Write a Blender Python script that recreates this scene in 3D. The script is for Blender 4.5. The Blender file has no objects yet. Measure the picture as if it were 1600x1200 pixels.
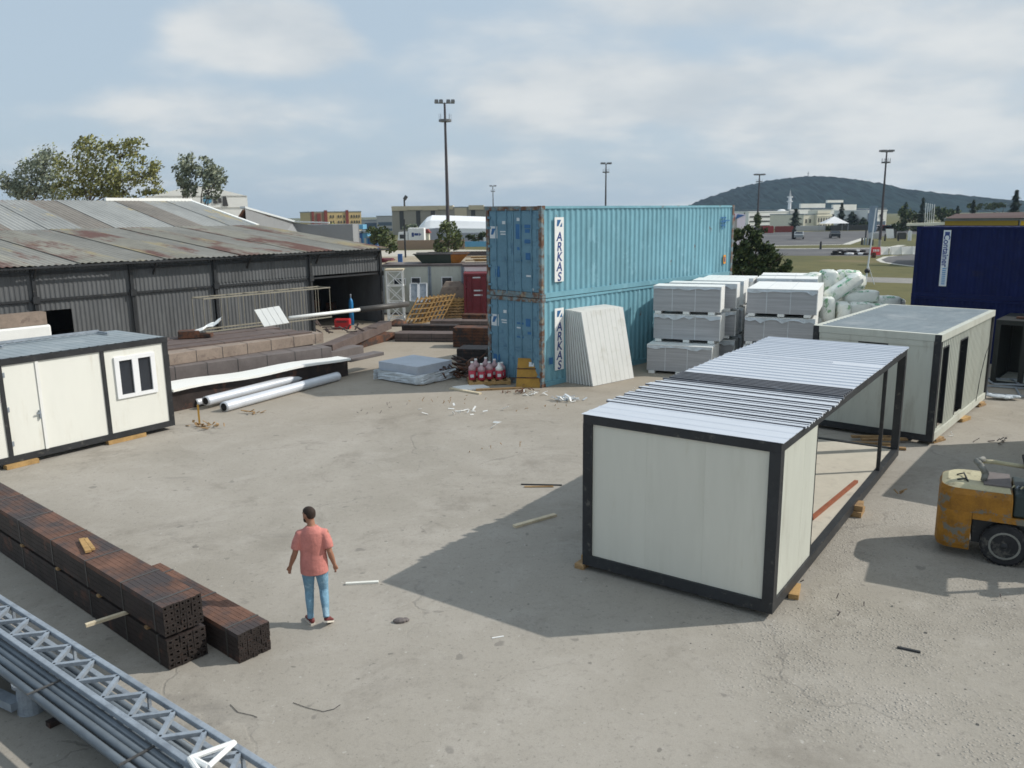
import bpy, math, random
from mathutils import Vector, Matrix
from math import sin, cos, pi, radians as rad
random.seed(7)
S = bpy.context.scene
# ---------------------------------------------------------------- camera
FOC, PITCH, ROLL, CAMH = 1275.0, .206, -.013, 5.562
fw = Vector((0, cos(PITCH), -sin(PITCH))); up0 = Vector((0, sin(PITCH), cos(PITCH))); rx0 = Vector((1, 0, 0))
rx = rx0*cos(ROLL)+up0*sin(ROLL); up = -rx0*sin(ROLL)+up0*cos(ROLL)
cd = bpy.data.cameras.new('camera'); cam = bpy.data.objects.new('camera', cd)
S.collection.objects.link(cam); S.camera = cam
cam.matrix_world = Matrix(((rx.x, up.x, -fw.x, 0), (rx.y, up.y, -fw.y, 0), (rx.z, up.z, -fw.z, CAMH), (0, 0, 0, 1)))
cd.sensor_fit = 'HORIZONTAL'; cd.sensor_width = 36; cd.lens = 36*FOC/1600; cd.clip_start = .1; cd.clip_end = 6000
S.render.resolution_x = 1024; S.render.resolution_y = 768
# ---------------------------------------------------------------- light, sky, exposure
SUN_AZ, SUN_EL = 83.0, 39.0          # degrees clockwise from +Y, above horizon
w = bpy.data.worlds.new('World'); S.world = w; w.use_nodes = True
nt = w.node_tree; N = nt.nodes; LK = nt.links
bg = N['Background']; bg.inputs['Strength'].default_value = .1
sky = N.new('ShaderNodeTexSky'); sky.sky_type = 'NISHITA'; sky.sun_disc = False
sky.sun_elevation = rad(SUN_EL); sky.sun_rotation = rad(SUN_AZ); sky.dust_density = 2.2; sky.air_density = 1.0; sky.ozone_density = 1.5
def nd(tree, t, **kw):
    n = tree.nodes.new(t)
    for k, v in kw.items():
        if k.startswith('i_'): n.inputs[k[2:].replace('_', ' ')].default_value = v
        else: setattr(n, k, v)
    return n
def mth(tree, op, a, b=None, clamp=False):
    n = tree.nodes.new('ShaderNodeMath'); n.operation = op; n.use_clamp = clamp
    for i, q in enumerate((a, b)):
        if q is None: continue
        if isinstance(q, (int, float)): n.inputs[i].default_value = q
        else: tree.links.new(q, n.inputs[i])
    return n.outputs[0]
def mixc(tree, f, a, b, bt='MIX'):
    n = tree.nodes.new('ShaderNodeMix'); n.data_type = 'RGBA'; n.blend_type = bt
    for i, q in ((0, f), (6, a), (7, b)):
        if isinstance(q, (int, float)): n.inputs[i].default_value = q
        elif isinstance(q, (tuple, list)): n.inputs[i].default_value = (*q[:3], 1)
        else: tree.links.new(q, n.inputs[i])
    return n.outputs[2]
def ramp(tree, f, lo, hi, ease=True):
    n = tree.nodes.new('ShaderNodeMapRange'); n.interpolation_type = 'SMOOTHSTEP' if ease else 'LINEAR'
    n.inputs[1].default_value = lo; n.inputs[2].default_value = hi; tree.links.new(f, n.inputs[0]); return n.outputs[0]
tc = nd(nt, 'ShaderNodeTexCoord'); sp = nd(nt, 'ShaderNodeSeparateXYZ'); LK.new(tc.outputs['Generated'], sp.inputs[0])
zz = mth(nt, 'ADD', mth(nt, 'MAXIMUM', sp.outputs[2], 0.0), .26)
cb = nd(nt, 'ShaderNodeCombineXYZ'); LK.new(mth(nt, 'DIVIDE', sp.outputs[0], zz), cb.inputs[0]); LK.new(mth(nt, 'DIVIDE', sp.outputs[1], zz), cb.inputs[1])
n1 = nd(nt, 'ShaderNodeTexNoise', i_Scale=1.15, i_Detail=6.0, i_Roughness=.55, i_Distortion=.25); LK.new(cb.outputs[0], n1.inputs['Vector'])
n2 = nd(nt, 'ShaderNodeTexNoise', i_Scale=3.0, i_Detail=5.0, i_Roughness=.5); LK.new(cb.outputs[0], n2.inputs['Vector'])
cover = mth(nt, 'ADD', mth(nt, 'MULTIPLY', n1.outputs[0], .75), mth(nt, 'MULTIPLY', n2.outputs[0], .25))
# more cloud to the right and high up, clear patch at the upper left
cover = mth(nt, 'ADD', cover, mth(nt, 'MULTIPLY', sp.outputs[0], .16))
def blob(az, el, sx, sy, amt):       # one cloud: azimuth/elevation in degrees, radii in degrees
    ax = mth(nt, 'ARCTAN2', sp.outputs[0], sp.outputs[1]); ez = mth(nt, 'ARCSINE', sp.outputs[2])
    u = mth(nt, 'DIVIDE', mth(nt, 'SUBTRACT', ax, rad(az)), rad(sx)); v = mth(nt, 'DIVIDE', mth(nt, 'SUBTRACT', ez, rad(el)), rad(sy))
    d = mth(nt, 'ADD', mth(nt, 'MULTIPLY', u, u), mth(nt, 'MULTIPLY', v, v))
    return mth(nt, 'MULTIPLY', ramp(nt, d, 1.6, 0.0), amt)
for b in ((-15.2, 11.2, 6.2, 2.4, .24), (4, 7.5, 9, 2.6, .12), (16, 7.0, 8, 2.4, .14), (-20, 6, 7, 2.0, .12), (14, 14, 12, 3, .14), (-29, 12, 7, 5, -.22), (-8, 13.5, 3, 3, -.10), (-19, 15, 5, 1.5, -.1)):
    cover = mth(nt, 'ADD', cover, blob(*b))
fac = mth(nt, 'MULTIPLY', ramp(nt, cover, .42, .66), .85)
shade = ramp(nt, mth(nt, 'ADD', mth(nt, 'MULTIPLY', n2.outputs[0], .6), mth(nt, 'MULTIPLY', n1.outputs[0], .4)), .36, .64)
ccol = mixc(nt, shade, (5.3, 5.8, 6.2), (7.3, 7.45, 7.4))
skyc = mixc(nt, fac, mixc(nt, .80, sky.outputs[0], (4.9, 6.0, 7.0)), ccol)
LK.new(skyc, bg.inputs['Color'])
sd = bpy.data.lights.new('sun', 'SUN'); sd.energy = 3.4; sd.angle = rad(.6); sd.color = (1, .955, .88)
sun = bpy.data.objects.new('sun', sd); S.collection.objects.link(sun)
sv = Vector((cos(rad(SUN_EL))*sin(rad(SUN_AZ)), cos(rad(SUN_EL))*cos(rad(SUN_AZ)), sin(rad(SUN_EL))))
sun.rotation_euler = sv.to_track_quat('Z', 'Y').to_euler()
S.view_settings.view_transform = 'Standard'; S.view_settings.look = 'None'; S.view_settings.exposure = 0.10; S.view_settings.gamma = 1
S.render.engine = 'CYCLES'
try: S.cycles.pixel_filter_type = 'BLACKMAN_HARRIS'; S.cycles.filter_width = 1.6
except Exception: pass
cd.dof.use_dof = True; cd.dof.focus_distance = 17.0; cd.dof.aperture_fstop = 2.0
# ---------------------------------------------------------------- helpers
def ray(x, y): return fw*FOC + rx*(x-800) + up*(600-y)
def G(x, y, z=0.0):                      # point at height z seen at pixel (x, y) of the 1600 px photo
    d = ray(x, y); return Vector((0, 0, CAMH)) + d*((z-CAMH)/d.z)
def P(x, y, D):                          # point at distance D (along +Y)
    d = ray(x, y); return Vector((0, 0, CAMH)) + d*(D/d.y)
class MB:
    def __init__(s): s.v = []; s.f = []; s.m = []; s.cur = 0; s.T = None
    def add(s, vs, fs):
        o = len(s.v)
        s.v += [tuple(s.T @ Vector(v)) for v in vs] if s.T is not None else [tuple(v) for v in vs]
        s.f += [tuple(i+o for i in f) for f in fs]; s.m += [s.cur]*len(fs); return s
    def hexa(s, p):                      # 4 bottom, 4 top (same order, ccw)
        return s.add(p, [(3, 2, 1, 0), (4, 5, 6, 7), (0, 1, 5, 4), (1, 2, 6, 5), (2, 3, 7, 6), (3, 0, 4, 7)])
    def box(s, x0, x1, y0, y1, z0, z1):
        return s.hexa([(x0, y0, z0), (x1, y0, z0), (x1, y1, z0), (x0, y1, z0), (x0, y0, z1), (x1, y0, z1), (x1, y1, z1), (x0, y1, z1)])
    def cbox(s, c, sz, rz=0):
        M_ = Matrix.Translation(Vector(c)) @ Matrix.Rotation(rz, 4, 'Z'); a, b, d = (q/2 for q in sz)
        return s.hexa([M_ @ Vector(q) for q in ((-a, -b, -d), (a, -b, -d), (a, b, -d), (-a, b, -d), (-a, -b, d), (a, -b, d), (a, b, d), (-a, b, d))])
    def beam(s, p, q, w_=.05, h_=.05, upv=(0, 0, 1)):
        p = Vector(p); q = Vector(q); t = (q-p).normalized(); u = Vector(upv)
        sd_ = t.cross(u)
        if sd_.length < 1e-4: sd_ = t.cross(Vector((0, 1, 0)))
        sd_.normalize(); n = sd_.cross(t); a = sd_*w_/2; b = n*h_/2
        return s.hexa([p-a-b, p+a-b, q+a-b, q-a-b, p-a+b, p+a+b, q+a+b, q-a+b])
    def tube(s, p, q, r, n=10, r2=None, cap=True):
        p = Vector(p); q = Vector(q); r2 = r if r2 is None else r2; t = (q-p).normalized()
        a = t.orthogonal().normalized(); b = t.cross(a); vs = []
        for c, rr in ((p, r), (q, r2)):
            for i in range(n): vs.append(c+(a*cos(2*pi*i/n)+b*sin(2*pi*i/n))*rr)
        fs = [(i, (i+1) % n, n+(i+1) % n, n+i) for i in range(n)]
        if cap: fs += [tuple(range(n-1, -1, -1)), tuple(range(n, 2*n))]
        return s.add(vs, fs)
    def quad(s, a, b, c, d): return s.add([a, b, c, d], [(0, 1, 2, 3)])
    def prism(s, pts, vec):              # planar polygon extruded by vec
        vec = Vector(vec); n = len(pts); vs = [Vector(p) for p in pts]; vs += [p+vec for p in vs]
        return s.add(vs, [tuple(range(n-1, -1, -1)), tuple(range(n, 2*n))]+[(i, (i+1) % n, n+(i+1) % n, n+i) for i in range(n)])
    def loft(s, rings, cap=True):
        n = len(rings[0]); vs = [v for r_ in rings for v in r_]; fs = []
        for k in range(len(rings)-1):
            for i in range(n): fs.append((k*n+i, k*n+(i+1) % n, (k+1)*n+(i+1) % n, (k+1)*n+i))
        if cap: fs += [tuple(range(n-1, -1, -1)), tuple(range((len(rings)-1)*n, len(rings)*n))]
        return s.add(vs, fs)
    def corr(s, p0, u, v, n, L, H, pitch=.28, dep=.036, style='trap'):
        p0, u, v, n = (Vector(q) for q in (p0, u, v, n)); k = max(1, round(L/pitch)); pt = L/k; prof = []
        for i in range(k):
            b = i*pt
            if style == 'trap': prof += [(b, 0), (b+pt*.26, 0), (b+pt*.5, -dep), (b+pt*.76, -dep)]
            elif style == 'rib': prof += [(b, 0), (b+pt*.72, 0), (b+pt*.8, dep), (b+pt*.92, dep)]
            else: prof += [(b+pt*j/6, dep*.5*sin(2*pi*j/6)) for j in range(6)]
        prof.append((L, 0)); vs = []
        for a, d in prof: vs.append(p0+u*a+n*d); vs.append(p0+u*a+n*d+v*H)
        return s.add(vs, [(2*i, 2*i+2, 2*i+3, 2*i+1) for i in range(len(prof)-1)])
    def disc(s, c, t, r, n=16):
        c = Vector(c); t = Vector(t).normalized(); a = t.orthogonal().normalized(); b = t.cross(a)
        return s.add([c+(a*cos(2*pi*i/n)+b*sin(2*pi*i/n))*r for i in range(n)], [tuple(range(n))])
    def ball(s, c, r, nu=10, nv=6):
        rr = (r, r, r) if isinstance(r, (int, float)) else r; vs = [(c[0], c[1], c[2]-rr[2])]; fs = []
        for j in range(1, nv):
            t = -pi/2+pi*j/nv
            for i in range(nu): vs.append((c[0]+rr[0]*cos(t)*cos(2*pi*i/nu), c[1]+rr[1]*cos(t)*sin(2*pi*i/nu), c[2]+rr[2]*sin(t)))
        vs.append((c[0], c[1], c[2]+rr[2])); e = len(vs)-1
        for i in range(nu):
            fs.append((0, 1+(i+1) % nu, 1+i)); fs.append((e, e-nu+i, e-nu+(i+1) % nu))
            for j in range(nv-2): a = 1+j*nu; fs.append((a+i, a+(i+1) % nu, a+nu+(i+1) % nu, a+nu+i))
        return s.add(vs, fs)
    def build(s, name, mats, parent=None, smooth=False, loc=None, rz=0):
        me = bpy.data.meshes.new(name); me.from_pydata(s.v, [], s.f); me.update()
        if not isinstance(mats, (list, tuple)): mats = [mats]
        for m_ in mats: me.materials.append(m_)
        me.polygons.foreach_set('material_index', s.m)
        if smooth: me.polygons.foreach_set('use_smooth', [True]*len(s.f))
        o = bpy.data.objects.new(name, me); S.collection.objects.link(o)
        if parent is not None: o.parent = parent
        if loc is not None: o.location = loc
        o.rotation_euler.z = rz
        return o
def tag(o, label=None, cat=None, group=None, kind=None):
    if label: o['label'] = label
    if cat: o['category'] = cat
    if group: o['group'] = group
    if kind: o['kind'] = kind
    return o
def thing(name, label, cat, loc=(0, 0, 0), rz=0, group=None):
    o = bpy.data.objects.new(name, None); S.collection.objects.link(o); o.empty_display_size = .2
    o.location = loc; o.rotation_euler.z = rz; return tag(o, label, cat, group)
def dup(root, loc, rz=None, label=None, scale=None):
    def cp(o, par):
        c = o.copy(); S.collection.objects.link(c); c.parent = par
        for ch in list(o.children): cp(ch, c)
        return c
    r = cp(root, None); r.location = loc
    if rz is not None: r.rotation_euler.z = rz
    if scale is not None: r.scale = (scale,)*3 if isinstance(scale, (int, float)) else scale
    if label: r['label'] = label
    return r
def bevel(o, wd=.02, seg=2):
    m_ = o.modifiers.new('bevel', 'BEVEL'); m_.width = wd; m_.segments = seg; m_.limit_method = 'ANGLE'; return o
def bake(o):
    dg = bpy.context.evaluated_depsgraph_get(); me = bpy.data.meshes.new_from_object(o.evaluated_get(dg)); o.modifiers.clear(); o.data = me; return o
def text(name, s, size, mat_, parent, M_, ext=.002, bold=0, shear=0):
    cu = bpy.data.curves.new(name, 'FONT'); cu.body = s; cu.size = size; cu.extrude = ext; cu.offset = bold; cu.shear = shear; cu.align_x = 'CENTER'; cu.align_y = 'CENTER'
    t = bpy.data.objects.new(name, cu); S.collection.objects.link(t)
    dg = bpy.context.evaluated_depsgraph_get(); me = bpy.data.meshes.new_from_object(t.evaluated_get(dg))
    bpy.data.objects.remove(t); me.materials.clear(); me.materials.append(mat_)
    o = bpy.data.objects.new(name, me); S.collection.objects.link(o); o.parent = parent; o.matrix_local = M_; return o
def frame(o, u, v):                      # matrix with x axis u, y axis v, origin o
    u = Vector(u).normalized(); v = Vector(v).normalized(); n = u.cross(v)
    return Matrix(((u.x, v.x, n.x, o[0]), (u.y, v.y, n.y, o[1]), (u.z, v.z, n.z, o[2]), (0, 0, 0, 1)))
# ---------------------------------------------------------------- materials
def M(name, c, rough=.7, metal=0, var=.12, sc=1.5, bump=.1, bsc=30, c2=None, c2t=.6, c2s=2.0, c2w=.06, stretch=(1, 1, 1), c3=None, c3t=.7, c3s=1.0, spec=.4, alpha=1, trans=0):
    m_ = bpy.data.materials.new(name); m_.use_nodes = True; t = m_.node_tree; b = t.nodes['Principled BSDF']
    b.inputs['Roughness'].default_value = rough; b.inputs['Metallic'].default_value = metal; b.inputs['Specular IOR Level'].default_value = spec
    co = nd(t, 'ShaderNodeTexCoord'); oi = nd(t, 'ShaderNodeObjectInfo')
    ad = nd(t, 'ShaderNodeVectorMath', operation='ADD'); t.links.new(co.outputs['Object'], ad.inputs[0])
    sc_ = nd(t, 'ShaderNodeVectorMath', operation='SCALE'); sc_.inputs[0].default_value = (37, 53, 71); t.links.new(oi.outputs['Random'], sc_.inputs['Scale'])
    t.links.new(sc_.outputs[0], ad.inputs[1]); V = ad.outputs[0]
    mp = nd(t, 'ShaderNodeMapping'); mp.inputs['Scale'].default_value = stretch; t.links.new(V, mp.inputs[0]); VS = mp.outputs[0]
    n = nd(t, 'ShaderNodeTexNoise', i_Scale=sc, i_Detail=6.0, i_Roughness=.65); t.links.new(VS, n.inputs['Vector'])
    nf = nd(t, 'ShaderNodeTexNoise', i_Scale=sc*9, i_Detail=3.0); t.links.new(VS, nf.inputs['Vector'])
    f = ramp(t, mth(t, 'ADD', mth(t, 'MULTIPLY', n.outputs[0], .75), mth(t, 'MULTIPLY', nf.outputs[0], .25)), .3, .7)
    col = mixc(t, f, tuple(q*(1-var) for q in c), tuple(min(1, q*(1+var)) for q in c))
    for k, (cc, th, s_) in enumerate(((c2, c2t, c2s), (c3, c3t, c3s))):
        if cc is None: continue
        n2_ = nd(t, 'ShaderNodeTexNoise', i_Scale=s_, i_Detail=8.0, i_Roughness=.68)
        o2 = nd(t, 'ShaderNodeVectorMath', operation='ADD'); o2.inputs[1].default_value = (11*k+3, 5, 7); t.links.new(VS, o2.inputs[0]); t.links.new(o2.outputs[0], n2_.inputs['Vector'])
        col = mixc(t, ramp(t, n2_.outputs[0], th-c2w, th+c2w), col, cc)
    t.links.new(col, b.inputs['Base Color'])
    if bump:
        nb = nd(t, 'ShaderNodeTexNoise', i_Scale=bsc, i_Detail=4.0); t.links.new(V, nb.inputs['Vector'])
        bp = nd(t, 'ShaderNodeBump', i_Strength=bump, i_Distance=.02); t.links.new(nb.outputs[0], bp.inputs['Height']); t.links.new(bp.outputs[0], b.inputs['Normal'])
    if alpha < 1: b.inputs['Alpha'].default_value = alpha
    if trans: b.inputs['Transmission Weight'].default_value = trans
    return m_
RUST = (.13, .062, .036)
m = dict(
 dark=M('dark_frame_paint', (.026, .028, .031), .5, var=.3, bump=.1, c2=(.10, .095, .085), c2t=.64, c2s=6),
 panel=M('sandwich_panel', (.66, .645, .565), .5, var=.04, sc=.6, bump=.03, bsc=3, c2=(.62, .605, .525), c2t=.60, c2s=2.2, c2w=.12, stretch=(1.2, 1.2, .16), c3=(.58, .55, .45), c3t=.70, c3s=5),
 panelw=M('white_panel', (.76, .76, .70), .5, var=.03, sc=.8, bump=.02, bsc=4, c2=(.66, .64, .56), c2t=.62, c2s=2.2, c2w=.1, stretch=(1.2, 1.2, .2)),
 panelx=M('leaning_panel_white', (.68, .69, .67), .5, var=.04, sc=.8, bump=.03, bsc=4, c2=(.58, .58, .54), c2t=.62, c2s=2, c2w=.1),
 panelg=M('grey_panel', (.54, .555, .49), .5, var=.06, sc=.9, bump=.03, bsc=5, c2=(.43, .43, .37), c2t=.60, c2s=2.2, c2w=.1, stretch=(1.2, 1.2, .2), c3=(.33, .31, .25), c3t=.70, c3s=5),
 roofw=M('painted_roof_sheet', (.53, .57, .63), .45, var=.06, sc=3, bump=.05, c2=(.20, .22, .27), c2t=.69, c2s=5, c2w=.03, stretch=(6, .6, 1)),
 roofd=M('bare_sheet_and_shadow_gap', (.10, .105, .12), .5, var=.3, sc=3, c2=(.45, .5, .58), c2t=.66, c2s=3, stretch=(5, .6, 1)),
 roofg=M('grey_roof_sheet', (.25, .29, .31), .5, var=.12, sc=.8, c2=(.36, .39, .4), c2t=.6, c2s=1.2, c2w=.12),
 floorb=M('cement_board', (.52, .48, .40), .75, var=.08, sc=1.2, c2=(.36, .33, .28), c2t=.63, c2s=2, c2w=.1),
 wood=M('old_timber', (.33, .21, .10), .8, var=.3, sc=4, stretch=(1, 1, 3), bump=.3, c2=(.16, .1, .06), c2t=.6, c2s=5),
 pine=M('raw_pine', (.40, .25, .10), .8, var=.25, sc=4, bump=.2),
 plank=M('pale_plank', (.58, .50, .36), .8, var=.2, sc=5, bump=.2),
 rust=M('rusty_steel', (.13, .055, .03), .85, var=.35, sc=2, bump=.3, c2=(.05, .035, .03), c2t=.52, c2s=3),
 rustbar=M('red_primer_bar', (.27, .085, .04), .7, var=.2, sc=5),
 tube=M('mill_scale_tube', (.036, .027, .025), .6, var=.35, sc=2.5, bump=.15, c2=(.10, .05, .035), c2t=.6, c2s=2.5, spec=.3),
 tuberust=M('rust_bloom_tube', (.135, .068, .045), .75, var=.4, sc=1.2, bump=.15, c2=(.055, .045, .045), c2t=.49, c2s=.9, c2w=.09, stretch=(1, 1, 1)),
 tubeend=M('dark_tube_end', (.022, .016, .014), .8, var=.4, sc=6, bump=.2, c2=(.06, .03, .02), c2t=.66, c2s=7),
 strap=M('steel_strap', (.07, .065, .06), .5, var=.2),
 galv=M('galvanised_steel', (.30, .34, .385), .5, metal=.3, var=.2, sc=4, c2=(.22, .25, .29), c2t=.6, c2s=5),
 tubeg=M('grey_steel_tube', (.13, .155, .18), .5, metal=.3, var=.25, sc=2, stretch=(.4, .4, 3)),
 white=M('white_plastic', (.83, .84, .85), .4, var=.03, bump=.03),
 whitep=M('white_paint', (.78, .78, .75), .55, var=.05, c2=(.55, .52, .46), c2t=.7),
 film=M('clear_wrap_film', (.55, .60, .64), .25, var=.15, sc=6, bump=.8, bsc=9, spec=.8),
 glass=M('dark_window_glass', (.02, .025, .035), .1, var=.1, bump=0, spec=.8),
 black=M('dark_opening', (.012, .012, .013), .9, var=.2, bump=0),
 rubber=M('black_rubber', (.022, .022, .024), .85, var=.3, sc=9, c2=(.09, .085, .075), c2t=.58, c2s=6),
 cont=M('teal_container_paint', (.175, .37, .445), .5, var=.13, sc=.9, bump=.06, bsc=12, c2=(.17, .085, .045), c2t=.665, c2s=2.0, c2w=.025, c3=(.22, .43, .51), c3t=.6, c3s=1.3, stretch=(1, 1, .55)),
 contd=M('blue_door_paint', (.12, .24, .32), .5, var=.12, sc=1.2, bump=.08, bsc=8, c2=(.085, .18, .26), c2t=.6, c2s=2.4, c2w=.04),
 contr=M('rusty_container_rail', (.16, .24, .27), .7, var=.25, sc=3, bump=.2, c2=RUST, c2t=.49, c2s=3.5, c2w=.09, c3=(.30, .27, .2), c3t=.6, c3s=4),
 navy=M('navy_container_paint', (.004, .010, .062), .6, var=.18, sc=1.2, spec=.15, bump=.06, c2=(.012, .015, .05), c2t=.62, c2s=2),
 maroon=M('maroon_container_paint', (.16, .022, .03), .55, var=.2, sc=1.5),
 navytxt=M('navy_lettering', (.03, .06, .22), .5, var=.05, bump=0),
 bluepatch=M('overpaint_blue', (.03, .13, .30), .5, var=.15, bump=0),
 sticker=M('sticker_white', (.60, .64, .66), .5, var=.06, bump=0, c2=(.4, .45, .5), c2t=.68),
 orange=M('orange_decal', (.75, .30, .03), .5, var=.1, bump=0),
 yellow=M('yellow_board', (.36, .20, .03), .6, var=.2, sc=2, c2=(.22, .12, .03), c2t=.62, c2s=3),
 foil=M('grey_wrapped_core', (.40, .405, .42), .4, var=.18, sc=1.0, stretch=(.4, .4, 14), bump=.15, bsc=8),
 foilw=M('white_wrap', (.82, .83, .81), .45, var=.04, sc=2, bump=.15, bsc=7),
 bag=M('insulation_bag', (.74, .77, .72), .35, var=.08, sc=2.5, bump=.9, bsc=6, c2=(.22, .40, .22), c2t=.60, c2s=2.6, c2w=.03, c3=(.42, .40, .30), c3t=.66, c3s=1.8),
 wallsheet=M('shed_wall_sheet', (.105, .11, .115), .6, var=.2, sc=.8, stretch=(1.5, 1.5, .4), c2=(.13, .137, .14), c2t=.62, c2s=1.5, c2w=.1, c3=(.10, .07, .055), c3t=.74, c3s=2),
 shedroof=M('weathered_roof', (.31, .315, .30), .6, var=.22, sc=.35, stretch=(1, .18, 1), c2=(.17, .085, .06), c2t=.67, c2s=.5, c2w=.03, c3=(.42, .36, .22), c3t=.62, c3s=.6),
 shedroofb=M('brown_roof_sheet', (.21, .19, .165), .7, var=.25, sc=.5, stretch=(1, .25, 1), c2=(.16, .085, .06), c2t=.60, c2s=.5, c2w=.05),
 shedroof3=M('ochre_grey_roof', (.26, .245, .20), .6, var=.25, sc=.4, stretch=(1, .3, 1), c2=(.15, .07, .05), c2t=.55, c2s=.5, c2w=.06, c3=(.36, .30, .17), c3t=.58, c3s=.45),
 shedroof2=M('grey_weathered_roof', (.25, .24, .21), .6, var=.22, sc=.4, stretch=(1, .3, 1), c2=(.17, .08, .055), c2t=.6, c2s=.55, c2w=.05, c3=(.34, .29, .18), c3t=.63, c3s=.5),
 beigeprof=M('beige_profile', (.27, .215, .175), .7, var=.18, sc=2, c2=(.19, .145, .12), c2t=.6, c2s=3),
 brownprof=M('brown_profile', (.12, .09, .08), .7, var=.2, sc=2, c2=(.10, .075, .07), c2t=.58, c2s=3),
 greyprof=M('grey_profile', (.15, .13, .125), .7, var=.18, sc=2),
 whitesheet=M('glossy_white_sheet', (.9, .9, .86), .3, var=.02, bump=.1, bsc=3),
 pipe=M('white_gutter', (.62, .65, .70), .35, var=.06, sc=2, bump=.03, metal=.2),
 yel=M('forklift_yellow', (.30, .135, .012), .5, var=.3, sc=4, bump=.2, c2=(.16, .15, .12), c2t=.555, c2s=4, c2w=.03, c3=(.08, .04, .02), c3t=.66, c3s=7),
 cream=M('forklift_cream', (.47, .43, .28), .6, var=.12, sc=4, bump=.1, c2=(.26, .22, .14), c2t=.63, c2s=5),
 dkgreen=M('forklift_hood', (.025, .04, .04), .5, var=.25, sc=3),
 rimg=M('wheel_rim_grey', (.20, .20, .18), .7, var=.25, sc=9),
 skin=M('skin', (.33, .16, .10), .6, var=.08, bump=.02), hair=M('dark_hair', (.035, .022, .016), .8, var=.2),
 shirt=M('salmon_shirt', (.54, .205, .175), .9, var=.16, sc=4, bump=.8, bsc=9), jeans=M('light_jeans', (.17, .31, .42), .9, var=.25, sc=6, bump=.8, bsc=12, c2=(.30, .45, .55), c2t=.6, c2s=5),
 shoe=M('maroon_shoe', (.16, .035, .035), .7), sole=M('shoe_sole', (.65, .6, .52), .7),
 red=M('red_paint', (.48, .025, .03), .5, var=.12), bluecyl=M('blue_cylinder', (.03, .22, .50), .4, var=.1),
 pink=M('bottle_red', (.42, .035, .06), .35, var=.2, sc=9), pinkc=M('bottle_clear', (.48, .33, .35), .3, var=.15),
 bark=M('bark', (.12, .09, .065), .9, var=.3, sc=5, bump=.4),
 pole=M('lamp_mast_steel', (.075, .065, .07), .6, var=.15), polelight=M('mast_base_pale', (.35, .34, .28), .7), lampg=M('lamp_head_grey', (.14, .145, .15), .5), lampf=M('lamp_glass', (.45, .45, .43), .3),
 conc=M('pale_concrete', (.40, .39, .36), .85, var=.12),
)
LEAFM = {}
def leafmat(n, c):
    if n not in LEAFM: LEAFM[n] = M(n, c, .75, var=.45, sc=1.1, bump=0, spec=.2)
    return LEAFM[n]
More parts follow.
